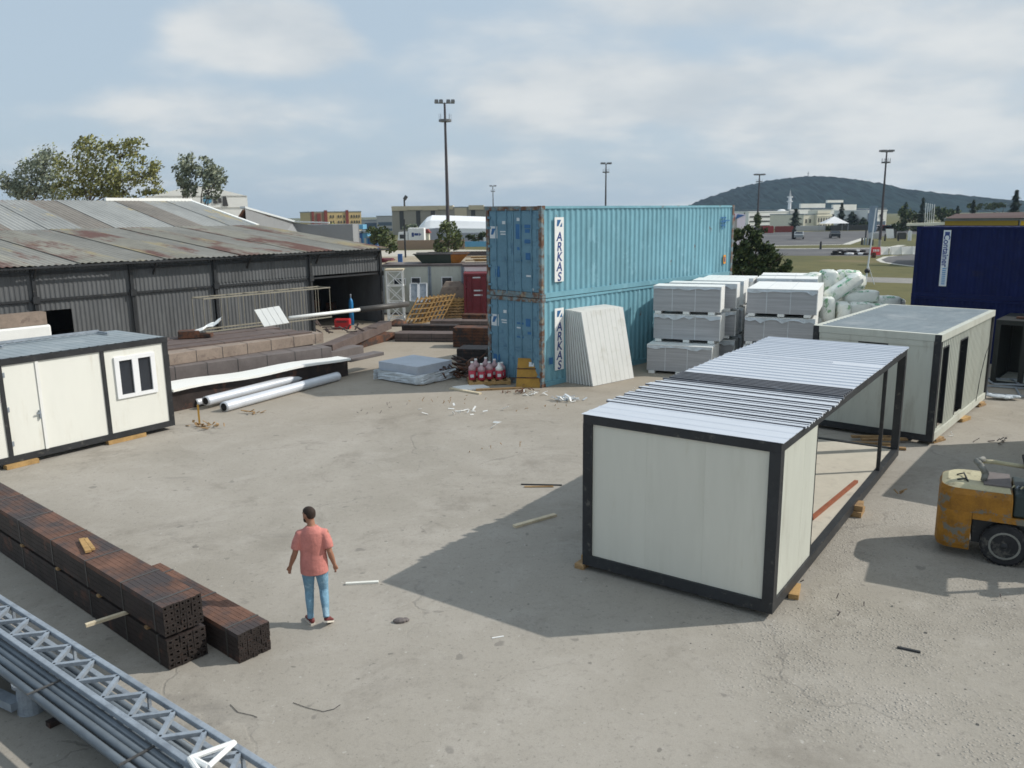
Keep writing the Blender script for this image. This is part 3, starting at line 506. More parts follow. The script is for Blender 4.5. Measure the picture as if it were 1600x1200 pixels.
# ---------------------------------------------------------------- teal shipping containers
def container(name, label, O, a_, L, W, H, z0, side, door, rail, group, logo=None, extra=None):
    c = thing(name, label, 'container', (O[0], O[1], z0), a_, group)
    b = MB()
    b.box(0, L, 0, .07, .0, .16); b.box(0, L, W-.07, W, .0, .16); b.box(0, L, .0, .07, H-.09, H-.01); b.box(0, L, W-.07, W, H-.09, H-.01)
    b.box(L-.12, L, .07, W-.07, 0, .16); b.box(L-.12, L, .07, W-.07, H-.1, H-.01)
    b.build('side_rail', m[side], c)
    b = MB(); b.box(0, .13, .12, W-.12, .0, .17); b.box(0, .13, .12, W-.12, H-.13, H-.01); b.box(.0, .13, 0-.006, .12, .13, H-.12); b.box(.0, .13, W-.12, W+.006, .13, H-.12); b.build('door_frame', m[rail], c)
    for ya, yb_ in ((-.006, .1), (W-.1, W+.006)): b = MB(); b.box(L-.13, L+.004, ya, yb_, .13, H-.12); b.build('corner_post', m[rail], c)
    for x in (0, L-.178):
        for y in (-.012, W-.15):
            for z in (0, H-.118):
                b = MB(); b.box(x-.01 if x == 0 else x, x+.178 if x == 0 else x+.188, y, y+.162, z, z+.118); b.build('corner_casting', m[rail], c)
    b = MB(); b.corr((.13, .022, .162), (1, 0, 0), (0, 0, 1), (0, -1, 0), L-.26, H-.253, .28, .036); b.build('side_wall', m[side], c)
    b = MB(); b.corr((.13, W-.022, .162), (1, 0, 0), (0, 0, 1), (0, 1, 0), L-.26, H-.253, .28, .036); b.build('side_wall', m[side], c)
    b = MB(); b.corr((L-.03, .1, .162), (0, 1, 0), (0, 0, 1), (1, 0, 0), W-.2, H-.262, .28, .036); b.build('end_wall', m[side], c)
    b = MB(); b.corr((.13, .06, H-.03), (1, 0, 0), (0, 1, 0), (0, 0, 1), L-.26, W-.12, .3, .02); b.build('roof', m[side], c)
    hw = (W-.26)/2
    for k in (0, 1):
        y0 = .13+k*hw; b = MB(); b.box(.03, .05, y0+.01, y0+hw-.01, .18, H-.14)
        for j in range(5): zc = .18+(H-.32)*(j+.5)/5; b.box(.018, .031, y0+.08, y0+hw-.08, zc-(H-.32)*.07, zc+(H-.32)*.07)
        d = b.build('door', m[door], c)
        for yy in (y0+hw*.27, y0+hw*.70):
            bb = MB(); bb.tube((0, yy, .10), (0, yy, H-.08), .02, 8)
            for zc in (.25, .9, 1.6, H-.35): bb.cbox((.01, yy, zc), (.04, .09, .06))
            bb.box(-.03, .0, yy, yy+hw*.22, 1.15, 1.19); bb.build('lock_rod', m[door], d)
        for zc in (.35, .95, 1.6, 2.2, H-.35): bb = MB(); bb.cbox((.01, y0+(.02 if k == 0 else hw-.02), zc), (.05, .13, .07)); bb.build('hinge', m[door], d)
    if extra: extra(c, L, W, H, hw)
    return c
def arkas(c, L, W, H, hw):
    up_ = c.location.z > 1
    b = MB(); b.box(.62, 1.07, -.022, -.016, (.48 if not up_ else .48), 2.52); lp = b.build('logo_panel', m['foilw'], c)
    for i, ch in enumerate('ARKAS'): text('letter', ch, .40, m['navytxt'], lp, frame((.84, -.024, 1.90-i*.318), (1, 0, 0), (0, 0, 1)), bold=.008, shear=.15)
    b = MB(); b.prism([(.72, -.024, 2.24), (.80, -.024, 2.24), (.93, -.024, 2.44), (.74, -.024, 2.44)], (0, -.003, 0)); b.prism([(.86, -.024, 2.22), (.98, -.024, 2.22), (.98, -.024, 2.36)], (0, -.003, 0)); b.build('emblem', m['bluepatch'], lp)
    def st(y0, y1, z0, z1, mt, nm='sticker'): b = MB(); b.box(.008 if True else 0, .016, y0, y1, z0, z1); return b.build(nm, m[mt], c)
    s_ = st(1.93, 2.27, 1.86, 2.25, 'sticker'); b = MB(); b.prism([(.004, 2.22, 1.98), (.004, 2.12, 1.98), (.004, 2.0, 2.18), (.004, 2.16, 2.18)], (.003, 0, 0)); b.build('emblem', m['bluepatch'], s_)
    st(1.50, 1.80, 2.06, 2.10, 'sticker', 'lettering'); st(1.50, 1.78, 1.98, 2.02, 'sticker', 'lettering'); st(1.56, 1.70, 2.32, 2.42, 'sticker', 'lettering')
    if up_:
        for y0, y1, z0, z1 in ((.86, 1.10, 1.85, 2.32), (.42, .72, 2.2, 2.3), (.5, .7, 2.05, 2.16), (.45, .72, 1.72, 1.84), (.9, 1.05, 1.5, 1.6), (.48, .68, 1.2, 1.42), (.85, 1.0, 1.15, 1.2), (1.85, 2.05, .6, .95)): st(y0, y1, z0, z1, 'bluepatch', 'painted_over_patch')
        st(.42, .66, .66, .72, 'sticker', 'lettering'); st(.9, 1.05, 2.42, 2.52, 'sticker', 'lettering'); st(.35, .45, .22, .3, 'sticker', 'lettering')
    else:
        for y0, y1, z0, z1 in ((.8, 1.1, 2.0, 2.06), (.5, .7, 1.95, 2.2), (.42, .62, 1.7, 1.78), (.8, 1.1, 1.55, 1.6), (1.9, 2.2, .7, .9)): st(y0, y1, z0, z1, 'bluepatch', 'painted_over_patch')
        st(.88, 1.1, 1.86, 1.90, 'sticker', 'lettering')
        b = MB(); b.box(.34, .52, -.022, -.016, .72, .94); b.build('painted_over_patch', m['bluepatch'], c)
    b = MB(); b.box(11.42, 11.60, -.022, -.016, .50, .86); dd = b.build('warning_decal', m['orange'], c); b = MB(); b.box(11.47, 11.55, -.027, -.023, .58, .78); b.build('lettering', m['navytxt'], dd)
    if up_:
        for k, (x0, x1, z0, z1) in enumerate(((11.05, 11.5, 2.36, 2.4), (11.05, 11.5, 2.2, 2.24), (11.1, 11.45, 2.05, 2.1), (11.3, 11.8, 2.24, 2.28), (11.2, 11.25, 1.9, 2.4), (11.4, 11.45, 1.95, 2.42))):
            b = MB(); b.box(x0, x1, -.021-.001*k, -.0165, z0, z1); b.build('painted_over_patch', m['bluepatch'], c)
KO, KA = (.975, 25.873), .813
g_ = 'teal shipping containers stacked in pair'
container('shipping_container', 'teal forty foot container on the ground, white panels leaning on its side', KO, KA, 12.192, 2.438, 2.88, .012, 'cont', 'contd', 'contr', g_, extra=arkas)
container('shipping_container', 'upper teal forty foot container with rust patches along its lower edge, stacked on the other', KO, KA, 12.192, 2.438, 2.88, 2.906, 'cont', 'contd', 'contr', g_, extra=arkas)
def navyx(c, L, W, H, hw):
    if c.location.z < 1: return
    b = MB(); b.box(L-1.18, L-.93, W+.012, W+.018, .42, 2.46); lp = b.build('logo_panel', m['sticker'], c)
    text('lettering', 'Container', .29, m['navytxt'], lp, frame((L-1.05, W+.02, 1.72), (0, 0, -1), (-1, 0, 0)), bold=.006)
    b = MB()
    for k in range(9): b.box(L-1.12, L-1.0, W+.019, W+.022, 1.05-k*.07, 1.085-k*.07)
    b.build('faded_lettering', m['bluecyl'], lp)
    b = MB(); b.box(L-1.14, L-.98, W+.019, W+.022, 2.28, 2.40); b.build('emblem', m['navytxt'], lp)
    b = MB(); b.ball((L-4.0, W+.01, 1.55), (.09, .012, .17)); b.build('orange_decal', m['orange'], c)
# the navy pair: long side faces the yard (built along local -x so the side with the logo looks at the camera)
ND = -.757; NL = 12.192
ns = Vector((15.22, 31.0, 0)); dirn = Vector((cos(ND), sin(ND), 0)); far = ns+dirn*NL
aN = math.atan2(-dirn.y, -dirn.x)          # local x runs back toward the left end
def navyc(label, z0, H):
    # local y+ side faces the camera
    O = far; nrm = Vector((-sin(aN), cos(aN), 0)); O2 = O-nrm*2.438
    return container('shipping_container', label, (O2.x, O2.y), aN, NL, 2.438, H, z0, 'navy', 'navy', 'navy', 'navy containers stacked at the right', extra=navyx)
navyc('navy blue container at the bottom of the right pair, mostly hidden behind the cabin', .012, 2.29)
navyc('navy blue container with white lettered strip, on top of the right pair', 2.305, 2.59)
# ---------------------------------------------------------------- open dark frame unit at right with rusty load
FO = G(1546, 600); FA = -.72
m['odark'] = M('unit_black_paint', (.012, .015, .014), .65, var=.3)
Fm = thing('open_frame_unit', 'empty dark steel frame unit with pale floor below the navy containers', 'steel frame', FO, FA)
FL, FW, FH = 5.0, 2.2, 2.05
b = MB()
for z in (.0, FH-.12):
    b.box(0, FL, 0, .12, z, z+.12); b.box(0, FL, FW-.12, FW, z, z+.12); b.box(0, .12, .12, FW-.12, z, z+.12); b.box(FL-.12, FL, .12, FW-.12, z, z+.12)
b.build('frame', m['odark'], Fm)
for x, y in ((0, 0), (FL-.14, 0), (0, FW-.14), (FL-.14, FW-.14), (.75, 0)):
    b = MB(); b.box(x, x+.14, y, y+.14, .121, FH-.121); b.build('post', m['odark'], Fm)
b = MB(); b.box(.13, FL-.13, .13, FW-.13, .05, .10); b.build('floor', m['panelg'], Fm)
b = MB(); b.box(.14, FL-.14, FW-.1, FW-.04, .121, FH-.121); b.box(0.03, .08, .14, FW-.14, .121, FH-.121); b.build('back_panel', m['odark'], Fm)
b = MB(); b.box(.0, FL, 0, FW, FH+.002, FH+.03); b.build('top_board', m['odark'], Fm)
rr = random.Random(4)
for k in range(5):
    b = MB(); b.cbox((0, 0, .03), (rr.uniform(1.2, 2.6), .12, .06)); pz = FH+.035+.06*(k % 2)
    c_ = Vector((FO.x, FO.y, 0))+Matrix.Rotation(FA, 3, 'Z') @ Vector((1.2+k*.55, .5+.3*k % 1.2, 0))
    tag(b.build('steel_offcut', m['rust'], loc=(c_.x, c_.y, pz), rz=FA+rr.uniform(-.25, .25)), ['leftmost', 'second', 'third', 'fourth', 'rightmost'][k]+' rusty steel offcut lying on top of the empty dark frame unit', 'steel offcut', 'rusty offcuts on the dark frame unit')
b = MB(); b.ball((0, 0, 0), (.12, .09, .11)); c_ = Vector((FO.x, FO.y, 0))+Matrix.Rotation(FA, 3, 'Z') @ Vector((.95, .05, 1.75))
tag(b.build('hanging_lamp', m['orange'], loc=c_), 'small orange red lamp hanging on the front of the dark frame unit', 'lamp')
# white ladder frames on the ground
def ladder(px, py, rz, L, W, n, label, z=.02):
    g = G(px, py); t = thing('ladder_frame', label, 'steel frame', g+Vector((0, 0, z)), rz, 'pale welded frames lying on the ground')
    b = MB()
    for y in (0, W): b.beam((0, y, .04), (L, y, .04), .05, .05)
    b.build('side_bar', m['galv'], t); b = MB()
    for i in range(n+1): b.beam((L*i/n, .03, .04), (L*i/n, W-.03, .04), .04, .04)
    b.build('rung', m['galv'], t)
ladder(1543, 618, -.45, 4.2, 1.3, 5, 'pale welded ladder frame lying nearest the far end of the ribbed cabin')
ladder(1552, 606, -.25, 4.5, .9, 6, 'second pale welded frame, lying against the foot of the dark frame unit', .09)
b = MB(); rr = random.Random(9)
for k in range(9): b.ball((rr.uniform(-.5, .5), rr.uniform(-.15, .15), .06+rr.random()*.05), (rr.uniform(.1, .25), .09, .05), 7, 5)
tag(b.build('plastic_scrap', m['film'], loc=G(1575, 625)+Vector((0, 0, .02)), rz=-.4), 'crumpled pale plastic lying on the welded frames', 'plastic sheet')
# ---------------------------------------------------------------- forklift (rear end in view)
FK = thing('forklift', 'worn yellow and cream forklift with dark green hood at the right edge', 'forklift', (7.11, 12.97, .012), -.50)
def ringxy(pts, z): return [(x, y, z) for x, y in pts]
def rr_(x0, x1, hw, r, n=7, taper=0):      # plan outline, rounded at the rear (x0)
    pts = []
    for i in range(n): a = pi+pi/2*i/(n-1); pts.append((x0+r+r*cos(a), -hw+r+r*sin(a)))
    pts += [(x1, -hw), (x1, hw)]
    for i in range(n): a = pi/2+pi/2*i/(n-1); pts.append((x0+r+r*cos(a), hw-r+r*sin(a)))
    return pts
b = MB(); b.loft([ringxy(rr_(.03, .50, .50, .22), .16), ringxy(rr_(.0, .50, .53, .24), .24), ringxy(rr_(.0, .50, .54, .26), .80)])
b.build('counterweight', m['yel'], FK, smooth=False)
b = MB(); b.loft([ringxy(rr_(.0, 1.04, .54, .26), .801), ringxy(rr_(.0, 1.03, .54, .26), 1.08), ringxy(rr_(.03, 1.02, .51, .28), 1.17)]); b.build('rear_cowl', m['yel'], FK)
b = MB(); b.loft([ringxy(rr_(.035, 1.00, .50, .28), 1.172), ringxy(rr_(.12, .98, .43, .28), 1.225)]); b.build('top_cover', m['cream'], FK)
b = MB(); b.box(.62, 1.0, -.36, .36, 1.2255, 1.25); b.build('grille_plate', m['greyprof'], FK)
b = MB(); b.hexa([(1.045, -.54, .82), (2.0, -.54, .82), (2.0, .54, .82), (1.045, .54, .82), (1.045, -.52, 1.19), (1.9, -.50, 1.12), (1.9, .50, 1.12), (1.045, .52, 1.19)]); bevel(b.build('hood', m['dkgreen'], FK), .04, 3)
b = MB(); b.box(.52, 2.2, -.42, .42, .28, .80); b.box(1.35, 2.2, -.55, .55, .30, .62); b.build('chassis', m['dark'], FK)
b = MB(); b.box(.505, 2.1, -.545, -.43, .70, .80); b.box(.505, 2.1, .43, .545, .70, .80); b.box(2.1, 2.5, -.55, .55, .30, .62); b.build('side_frame', m['yel'], FK)
def arc(pts, r, n=8, mt='galv', nm='pipe', par=FK):
    b = MB()
    for p0, p1 in zip(pts, pts[1:]): b.tube(p0, p1, r, n)
    for p_ in pts[1:-1]: b.ball(p_, r*1.02, 8, 6)
    return b.build(nm, m[mt], par, smooth=True)
arc([(.62, -.16, 1.24), (.64, -.16, 1.36), (.56, -.13, 1.48), (.50, -.08, 1.53), (.60, .02, 1.55)], .048, 10, 'rimg', 'exhaust_pipe')
arc([(.55, .05, 1.50), (.75, .02, 1.52), (1.5, -.05, 1.50)], .035, 8, 'cream', 'hose_rail')
arc([(.25, -.25, 1.235), (.36, -.18, 1.25), (.40, -.28, 1.24), (.34, .05, 1.27), (.24, .02, 1.235)], .012, 6, 'dark', 'latch_bar')
for k in range(7): arc([(.95+k*.06, -.25, 1.20), (.98+k*.06, -.22, 1.235), (1.0+k*.06, -.18, 1.20)], .012, 6, 'cream' if k % 2 else 'galv', 'seat_spring')
b = MB(); b.box(1.3, 1.8, -.25, .25, 1.15, 1.27); b.hexa([(1.25, -.25, 1.2), (1.33, -.25, 1.2), (1.33, .25, 1.2), (1.25, .25, 1.2), (1.12, -.24, 1.65), (1.2, -.24, 1.65), (1.2, .24, 1.65), (1.12, .24, 1.65)]); bevel(b.build('seat', m['black'], FK), .03)
def wheel(x, y, r, wd, par):
    t = Vector((0, 1 if y > 0 else -1, 0)); b = MB(); c = Vector((x, y, r)); prof = ((.0, r*.62), (.01, r*.9), (.045, r), (wd-.045, r), (wd-.01, r*.9), (wd, r*.66)); rings = []
    for a_, rad_ in prof: rings.append([(x+rad_*cos(2*pi*i/28), y-t.y*(wd/2)+t.y*a_, r+rad_*sin(2*pi*i/28)) for i in range(28)])
    wl = b.loft(rings).build('wheel', m['rubber'], par)
    b = MB(); e = y+t.y*wd/2
    rings = [[(x+q*r*cos(2*pi*i/24), e+t.y*o_, r+q*r*sin(2*pi*i/24)) for i in range(24)] for q, o_ in ((.68, -.01), (.66, .004), (.58, .004), (.50, -.05), (.30, -.055), (.22, -.02), (.10, -.015))]
    rim = b.loft(rings).build('rim', m['rimg'], wl)
    b = MB()
    for i in range(6): b.ball((x+.38*r*cos(i*pi/3), e-t.y*.045, r+.38*r*sin(i*pi/3)), (.014, .012, .014), 6, 4)
    b.ball((x, e-t.y*.01, r), (.05, .03, .05), 8, 6); b.build('hub', m['dark'], wl)
    b = MB()
    for i in range(26):
        a_ = 2*pi*i/26; b.add([(x+q*cos(a_+dd), y+sy*wd*.42, r+q*sin(a_+dd)) for sy in (-1, 1) for dd in (-.06, .06) for q in (r*.985, r*1.022)], [(0, 2, 3, 1), (4, 5, 7, 6), (0, 1, 5, 4), (2, 6, 7, 3), (1, 3, 7, 5), (0, 4, 6, 2)])
    b.build('tread', m['rubber'], wl); return wl
for y in (-.46, .46): wheel(.98, y, .335, .23, FK)
for y in (-.5, .5): wheel(2.45, y, .36, .26, FK)
b = MB()
for y in (-.46, .46): b.beam((1.55, y*.98, 1.1), (1.5, y, 2.22), .06, .05); b.beam((2.45, y, .75), (2.35, y, 2.22), .06, .05); b.beam((1.4, y, 2.24), (2.5, y, 2.24), .06, .05)
b.box(1.4, 2.5, -.43, .43, 2.262, 2.275)
for k in range(6): b.beam((1.45+k*.2, -.43, 2.24), (1.45+k*.2, .43, 2.24), .04, .03)
b.build('overhead_guard', m['dark'], FK)
b = MB()
for y in (-.3, .3): b.box(2.75, 2.87, y-.05, y+.05, .08, 2.1)
for z in (.4, 1.2, 2.0): b.box(2.87, 2.92, -.35, .35, z, z+.1)
b.build('mast', m['dark'], FK)
for y in (-.25, .25): b = MB(); b.box(2.93, 4.0, y-.06, y+.06, .06, .10); b.box(2.93, 2.98, y-.06, y+.06, .101, .7); b.build('fork', m['strap'], FK)
b = MB()
for i in range(16): b.tube((2.15+.02*sin(2*pi*i/16), .18*cos(2*pi*i/16), 1.15+.18*sin(2*pi*i/16)), (2.15+.02*sin(2*pi*(i+1)/16), .18*cos(2*pi*(i+1)/16), 1.15+.18*sin(2*pi*(i+1)/16)), .014, 6)
b.tube((2.15, 0, 1.15), (2.4, 0, .7), .025, 8); b.build('steering_wheel', m['black'], FK)
# ---------------------------------------------------------------- the person walking away
def tubering(c, t, rx_, ry_, n=14, fwd=Vector((0, 1, 0))):
    t = Vector(t).normalized(); a = fwd.cross(t)
    if a.length < .05: a = Vector((1, 0, 0)).cross(t)
    a.normalize(); bb = t.cross(a).normalized(); c = Vector(c)
    return [c+a*rx_*cos(2*pi*i/n)+bb*ry_*sin(2*pi*i/n) for i in range(n)]
def limb(b, pts, n=14, fwd=Vector((0, 1, 0))):    # pts: (pos, rx, ry)
    rings = []
    for i, (p, a, c) in enumerate(pts):
        p = Vector(p); t = Vector(pts[min(i+1, len(pts)-1)][0])-Vector(pts[max(i-1, 0)][0]); rings.append(tubering(p, t, a, c, n, fwd))
    b.loft(rings)
def remesh(o, vs, sm=2):
    r_ = o.modifiers.new('r', 'REMESH'); r_.mode = 'VOXEL'; r_.voxel_size = vs; r_.use_smooth_shade = True
    s_ = o.modifiers.new('s', 'SMOOTH'); s_.iterations = sm; s_.factor = .5; return bake(o)
# local frame: faces +y (away from the camera), x to the right
legL = [(-.09, 0, .93), (-.10, .06, .50), (-.10, .0, .09)]; legR = [(.09, .0, .93), (.11, .04, .50), (.145, -.15, .16)]
shL, elL, wrL = (-.185, -.01, 1.395), (-.25, -.03, 1.12), (-.345, .05, .885)
shR, elR, wrR = (.185, -.01, 1.395), (.235, -.05, 1.12), (.285, .03, .875)
b = MB()
limb(b, [((0, 0, .86), .14, .10), ((0, 0, .95), .165, .115), ((0, .0, 1.08), .145, .105), ((0, -.005, 1.25), .165, .115), ((0, -.01, 1.38), .185, .11), ((0, -.01, 1.45), .14, .085), ((0, 0, 1.50), .065, .06)], 20)
limb(b, [((0, -.01, 1.44), .062, .06), ((-.005, .005, 1.52), .056, .058), ((-.015, .02, 1.58), .055, .06)])
hd = Vector((-.03, .03, 1.655)); tf = Vector((-.8, .6, 0)).normalized(); ts = Vector((.6, .8, 0))   # head turned to the left
rings = []
for z, a, c, off in ((-.125, .025, .03, .055), (-.11, .045, .055, .035), (-.08, .06, .075, .02), (-.03, .072, .092, .005), (.02, .077, .10, -.003), (.06, .072, .094, -.006), (.09, .052, .068, -.008), (.108, .02, .03, -.01)):
    cc = hd+tf*off+Vector((0, 0, z)); rings.append([cc+ts*a*cos(2*pi*i/16)+tf*c*sin(2*pi*i/16) for i in range(16)])
b.loft(rings)
limb(b, [(hd+tf*.085+Vector((0, 0, .012)), .010, .008), (hd+tf*.105+Vector((0, 0, -.02)), .014, .012), (hd+tf*.09+Vector((0, 0, -.035)), .012, .01)], 8)
for s_ in (-1, 1): b.ball(hd+ts*.077*s_-tf*.005, (.014, .022, .03), 8, 6)
for sh, el, wr, s_ in ((shL, elL, wrL, -1), (shR, elR, wrR, 1)):
    sh, el, wr = Vector(sh), Vector(el), Vector(wr)
    limb(b, [(sh-Vector((.06*s_, 0, 0)), .05, .05), (sh, .055, .055), (sh.lerp(el, .5), .048, .05), (el, .040, .042), (el.lerp(wr, .35), .042, .042), (wr, .025, .029)])
    t = (wr-el).normalized(); sd2 = t.cross(Vector((0, 1, 0))).normalized(); pn = Vector((0, 1, 0)); pn = (pn-t*pn.dot(t)).normalized()
    pc = wr+t*.05; limb(b, [(wr, .024, .024), (wr+t*.03, .017, .036), (wr+t*.085, .014, .040)], 12, fwd=sd2)
    for k in range(4):
        base = wr+t*.08+pn*(.03-.020*k); ln = (.07, .08, .075, .058)[k]; cu = sd2*(-s_)*-.0
        d1 = (t*.85-sd2*s_*-.0+Vector((-.25*s_, .1, 0))).normalized(); d2 = (t*.5+Vector((-.7*s_, .05, -.1))).normalized()
        limb(b, [(base, .0095, .0095), (base+d1*ln*.5, .0085, .0085), (base+d1*ln*.5+d2*ln*.5, .007, .007)], 8)
    limb(b, [(wr+t*.02+pn*.02, .012, .012), (wr+t*.05+pn*.052, .011, .011), (wr+t*.095+pn*.06-sd2*0, .008, .008)], 8)
def legc(b, L3, s=1.0):
    h, k, a = (Vector(q) for q in L3)
    limb(b, [(h+Vector((0, 0, .02)), .088*s, .10*s), (h.lerp(k, .35), .083*s, .088*s), (h.lerp(k, .8), .064*s, .068*s), (k, .058*s, .062*s), (k.lerp(a, .3)-Vector((0, .012, 0)), .055*s, .062*s), (k.lerp(a, .75), .042*s, .046*s), (a, .04*s, .045*s)])
legc(b, legL, .93); legc(b, legR, .93)
person = remesh(b.build('person', m['skin'], smooth=True), .009, 2)
gp = G(497, 975); person.location = (gp.x, gp.y, .012); person.scale = (.95, .97, .96); person.rotation_euler.z = .12
tag(person, 'man in salmon shirt and light jeans walking away, head turned to the left', 'person')
b = MB()                                     # shirt
limb(b, [((0, .0, .80), .198, .152), ((0, 0, .84), .20, .152), ((0, 0, .95), .198, .148), ((0, 0, 1.10), .184, .135), ((0, -.005, 1.25), .188, .135), ((0, -.01, 1.36), .19, .128), ((0, -.01, 1.42), .172, .118), ((0, -.008, 1.465), .125, .10), ((0, -.005, 1.505), .078, .078)], 24)
for sh, el, s_ in ((shL, elL, -1), (shR, elR, 1)):
    sh, el = Vector(sh), Vector(el); limb(b, [(sh-Vector((.12*s_, 0, -.02)), .060, .080), (sh+Vector((-.02*s_, 0, -.006)), .072, .078), (sh.lerp(el, .45), .074, .078), (sh.lerp(el, .80), .074, .078)])
remesh(b.build('shirt', m['shirt'], person, smooth=True), .011, 2)
b = MB(); limb(b, [((0, 0, .82), .150, .118), ((0, 0, .90), .166, .122), ((0, 0, .97), .162, .118)], 22); legc(b, legL, 1.16); legc(b, legR, 1.16)
remesh(b.build('jeans', m['jeans'], person, smooth=True), .011, 2)
b = MB(); rings = []
for z, a, c, off in ((-.04, .058, .045, -.045), (-.01, .074, .062, -.038), (.03, .081, .080, -.024), (.05, .083, .100, -.006), (.08, .070, .092, -.004), (.108, .045, .06, -.006), (.122, .015, .02, -.008)):
    cc = hd+tf*off+Vector((0, 0, z)); rings.append([cc+ts*a*cos(2*pi*i/16)+tf*c*sin(2*pi*i/16) for i in range(16)])
remesh(b.loft(rings).build('hair', m['hair'], person, smooth=True), .010, 1)
b = MB(); b.ball(hd+tf*.05+Vector((0, 0, -.085)), (.05, .05, .045), 12, 8)
for s_ in (-1, 1): b.ball(hd+tf*.03+ts*.045*s_+Vector((0, 0, -.065)), (.03, .03, .035), 10, 6)
b.build('beard', m['hair'], person, smooth=True)
for s_ in (-1, 1): b = MB(); b.ball(hd+tf*.088+ts*.03*s_+Vector((0, 0, .02)), (.011, .011, .008), 8, 6); b.build('eye', m['black'], person, smooth=True)
def shoe(c, yaw, pitch):
    M_ = Matrix.Translation(Vector(c)) @ Matrix.Rotation(yaw, 4, 'Z') @ Matrix.Rotation(pitch, 4, 'X')
    b = MB(); b.T = M_; rings = []
    for y, w_, h_ in ((-.09, .028, .05), (-.07, .038, .075), (-.01, .042, .085), (.06, .045, .055), (.13, .046, .04), (.17, .03, .025)): rings.append([(w_*cos(2*pi*i/12), y, .022+h_/2+h_/2*sin(2*pi*i/12)) for i in range(12)])
    b.loft(rings); o = b.build('shoe', m['shoe'], person, smooth=True)
    b = MB(); b.T = M_; b.prism([(-.03, -.095, 0), (.03, -.095, 0), (.042, -.02, 0), (.05, .08, 0), (.045, .15, 0), (0, .18, 0), (-.045, .15, 0), (-.05, .08, 0), (-.042, -.02, 0)], (0, 0, .024)); b.build('sole', m['sole'], o)
shoe((-.105, .04, .0), .45, 0); shoe((.15, -.09, .05), -.25, -.45)
# ---------------------------------------------------------------- big tube bundles, front left
tdir = Vector((-.76, .65, 0)).normalized(); tn = Vector((tdir.y, -tdir.x, 0))   # tn points away from the camera side
if tn.y < 0: tn = -tn
def bundle(o, L, W, H, nx, nz, top, label, seps, z=0.02, yaw=0, grp='bundles of dark square steel tube'):
    a_ = math.atan2(tdir.y, tdir.x)+yaw
    t = thing('tube_bundle', label, 'tube bundle', (o.x, o.y, z), a_, grp); sy = -1   # local x runs along tubes, local y to -> camera side is +y
    b = MB(); w_ = W/nx; h_ = H/nz; r_ = random.Random(int(L*10+z*50)); g_ = .002
    for i in range(nx):
        for j in range(nz):
            e = r_.uniform(-.012, .01); y0 = -W+i*w_+g_; y1 = -W+(i+1)*w_-g_; z0 = j*h_+g_; z1 = (j+1)*h_-g_; q = .023
            b.cur = 1 if (j == nz-1 and top) else 0
            o1 = [(e, y0, z0), (e, y1, z0), (e, y1, z1), (e, y0, z1)]; i1 = [(e, y0+q, z0+q), (e, y1-q, z0+q), (e, y1-q, z1-q), (e, y0+q, z1-q)]; i2 = [(e+.05, *v[1:]) for v in i1]; o2 = [(L, *v[1:]) for v in o1]
            vs = o1+i1+i2+o2; fs = [(k, (k+1) % 4, 4+(k+1) % 4, 4+k) for k in range(4)]+[(4+k, 4+(k+1) % 4, 8+(k+1) % 4, 8+k) for k in range(4)]+[(12+k, 12+(k+1) % 4, (k+1) % 4, k) for k in range(4)]+[(15, 14, 13, 12), (8, 9, 10, 11)]
            b.add(vs, fs); b.m[-14:] = [2]*8+[b.cur]*4+[2]*2
    b.build('tubes', [m['tube'], m['tuberust'], m['tubeend']], t)
    for x in seps:
        b = MB(); e = .004; b.box(x, x+.035, -W-e, e, H, H+.003); b.box(x, x+.035, 0.001, .004, 0, H); b.box(x, x+.035, -W-.004, -W-.001, 0, H); b.build('strap', m['strap'], t)
    return t
# local +y = camera/left side. put origin at the camera-side near corner
n0 = Vector((-4.33, 9.27, 0))
sep = (.22, 1.1, 2.2, 3.4, 4.7, 6.0)
bundle(n0, 7.2, .52, .40, 6, 5, False, 'dark square tube bundle on the ground at the bottom of the left pile', sep)
b = MB()
for k in range(6): c_ = n0+tdir*(.5+k*1.2); b.cbox((c_.x+tn.x*.26, c_.y+tn.y*.26, .445), (.07, .62, .045), math.atan2(tdir.y, tdir.x))
tag(b.build('timber_spacer', m['wood']), 'timber spacers between the two stacked dark tube bundles', 'wood spacer') if False else None
for k in range(5):
    c_ = n0+tdir*(.5+k*1.4)+tn*.26; b = MB(); b.cbox((0, 0, 0), (.07, .56, .036)); tag(b.build('timber_spacer', m['wood'], loc=(c_.x, c_.y, .442), rz=math.atan2(tdir.y, tdir.x)), ['nearest', 'second', 'third', 'fourth', 'farthest'][k]+' timber spacer squeezed between the two stacked dark tube bundles, counted from their open ends', 'wood spacer', 'timber spacers between tube bundles')
bundle(n0+tdir*.02, 7.2, .52, .40, 7, 5, True, 'rust topped square tube bundle lying on top of the left pile', sep, z=.464)
bundle(Vector((-3.50, 9.42, 0)), 2.9, .46, .40, 7, 6, True, 'single low tube bundle lying alongside the taller pile, nearest the walking man', (.25, 1.3, 2.5), z=.012)
g1 = G(133, 853, .885); b = MB(); b.cbox((0, 0, 0), (.58, .08, .03), 0); b.cbox((0, .06, .004), (.5, .05, .03), .05)
tag(b.build('timber_offcut', m['pine'], loc=g1+Vector((0, 0, .012)), rz=-.95), 'yellow timber offcut lying on the rusty top of the tube pile', 'wood offcut')
g1 = G(190, 960, .42); b = MB(); b.cbox((0, 0, 0), (.62, .055, .04)); tag(b.build('timber_spacer', m['plank'], loc=(g1.x-.08, g1.y-.12, .442), rz=.75), 'pale timber stick poking out between the stacked tube bundles', 'wood stick')
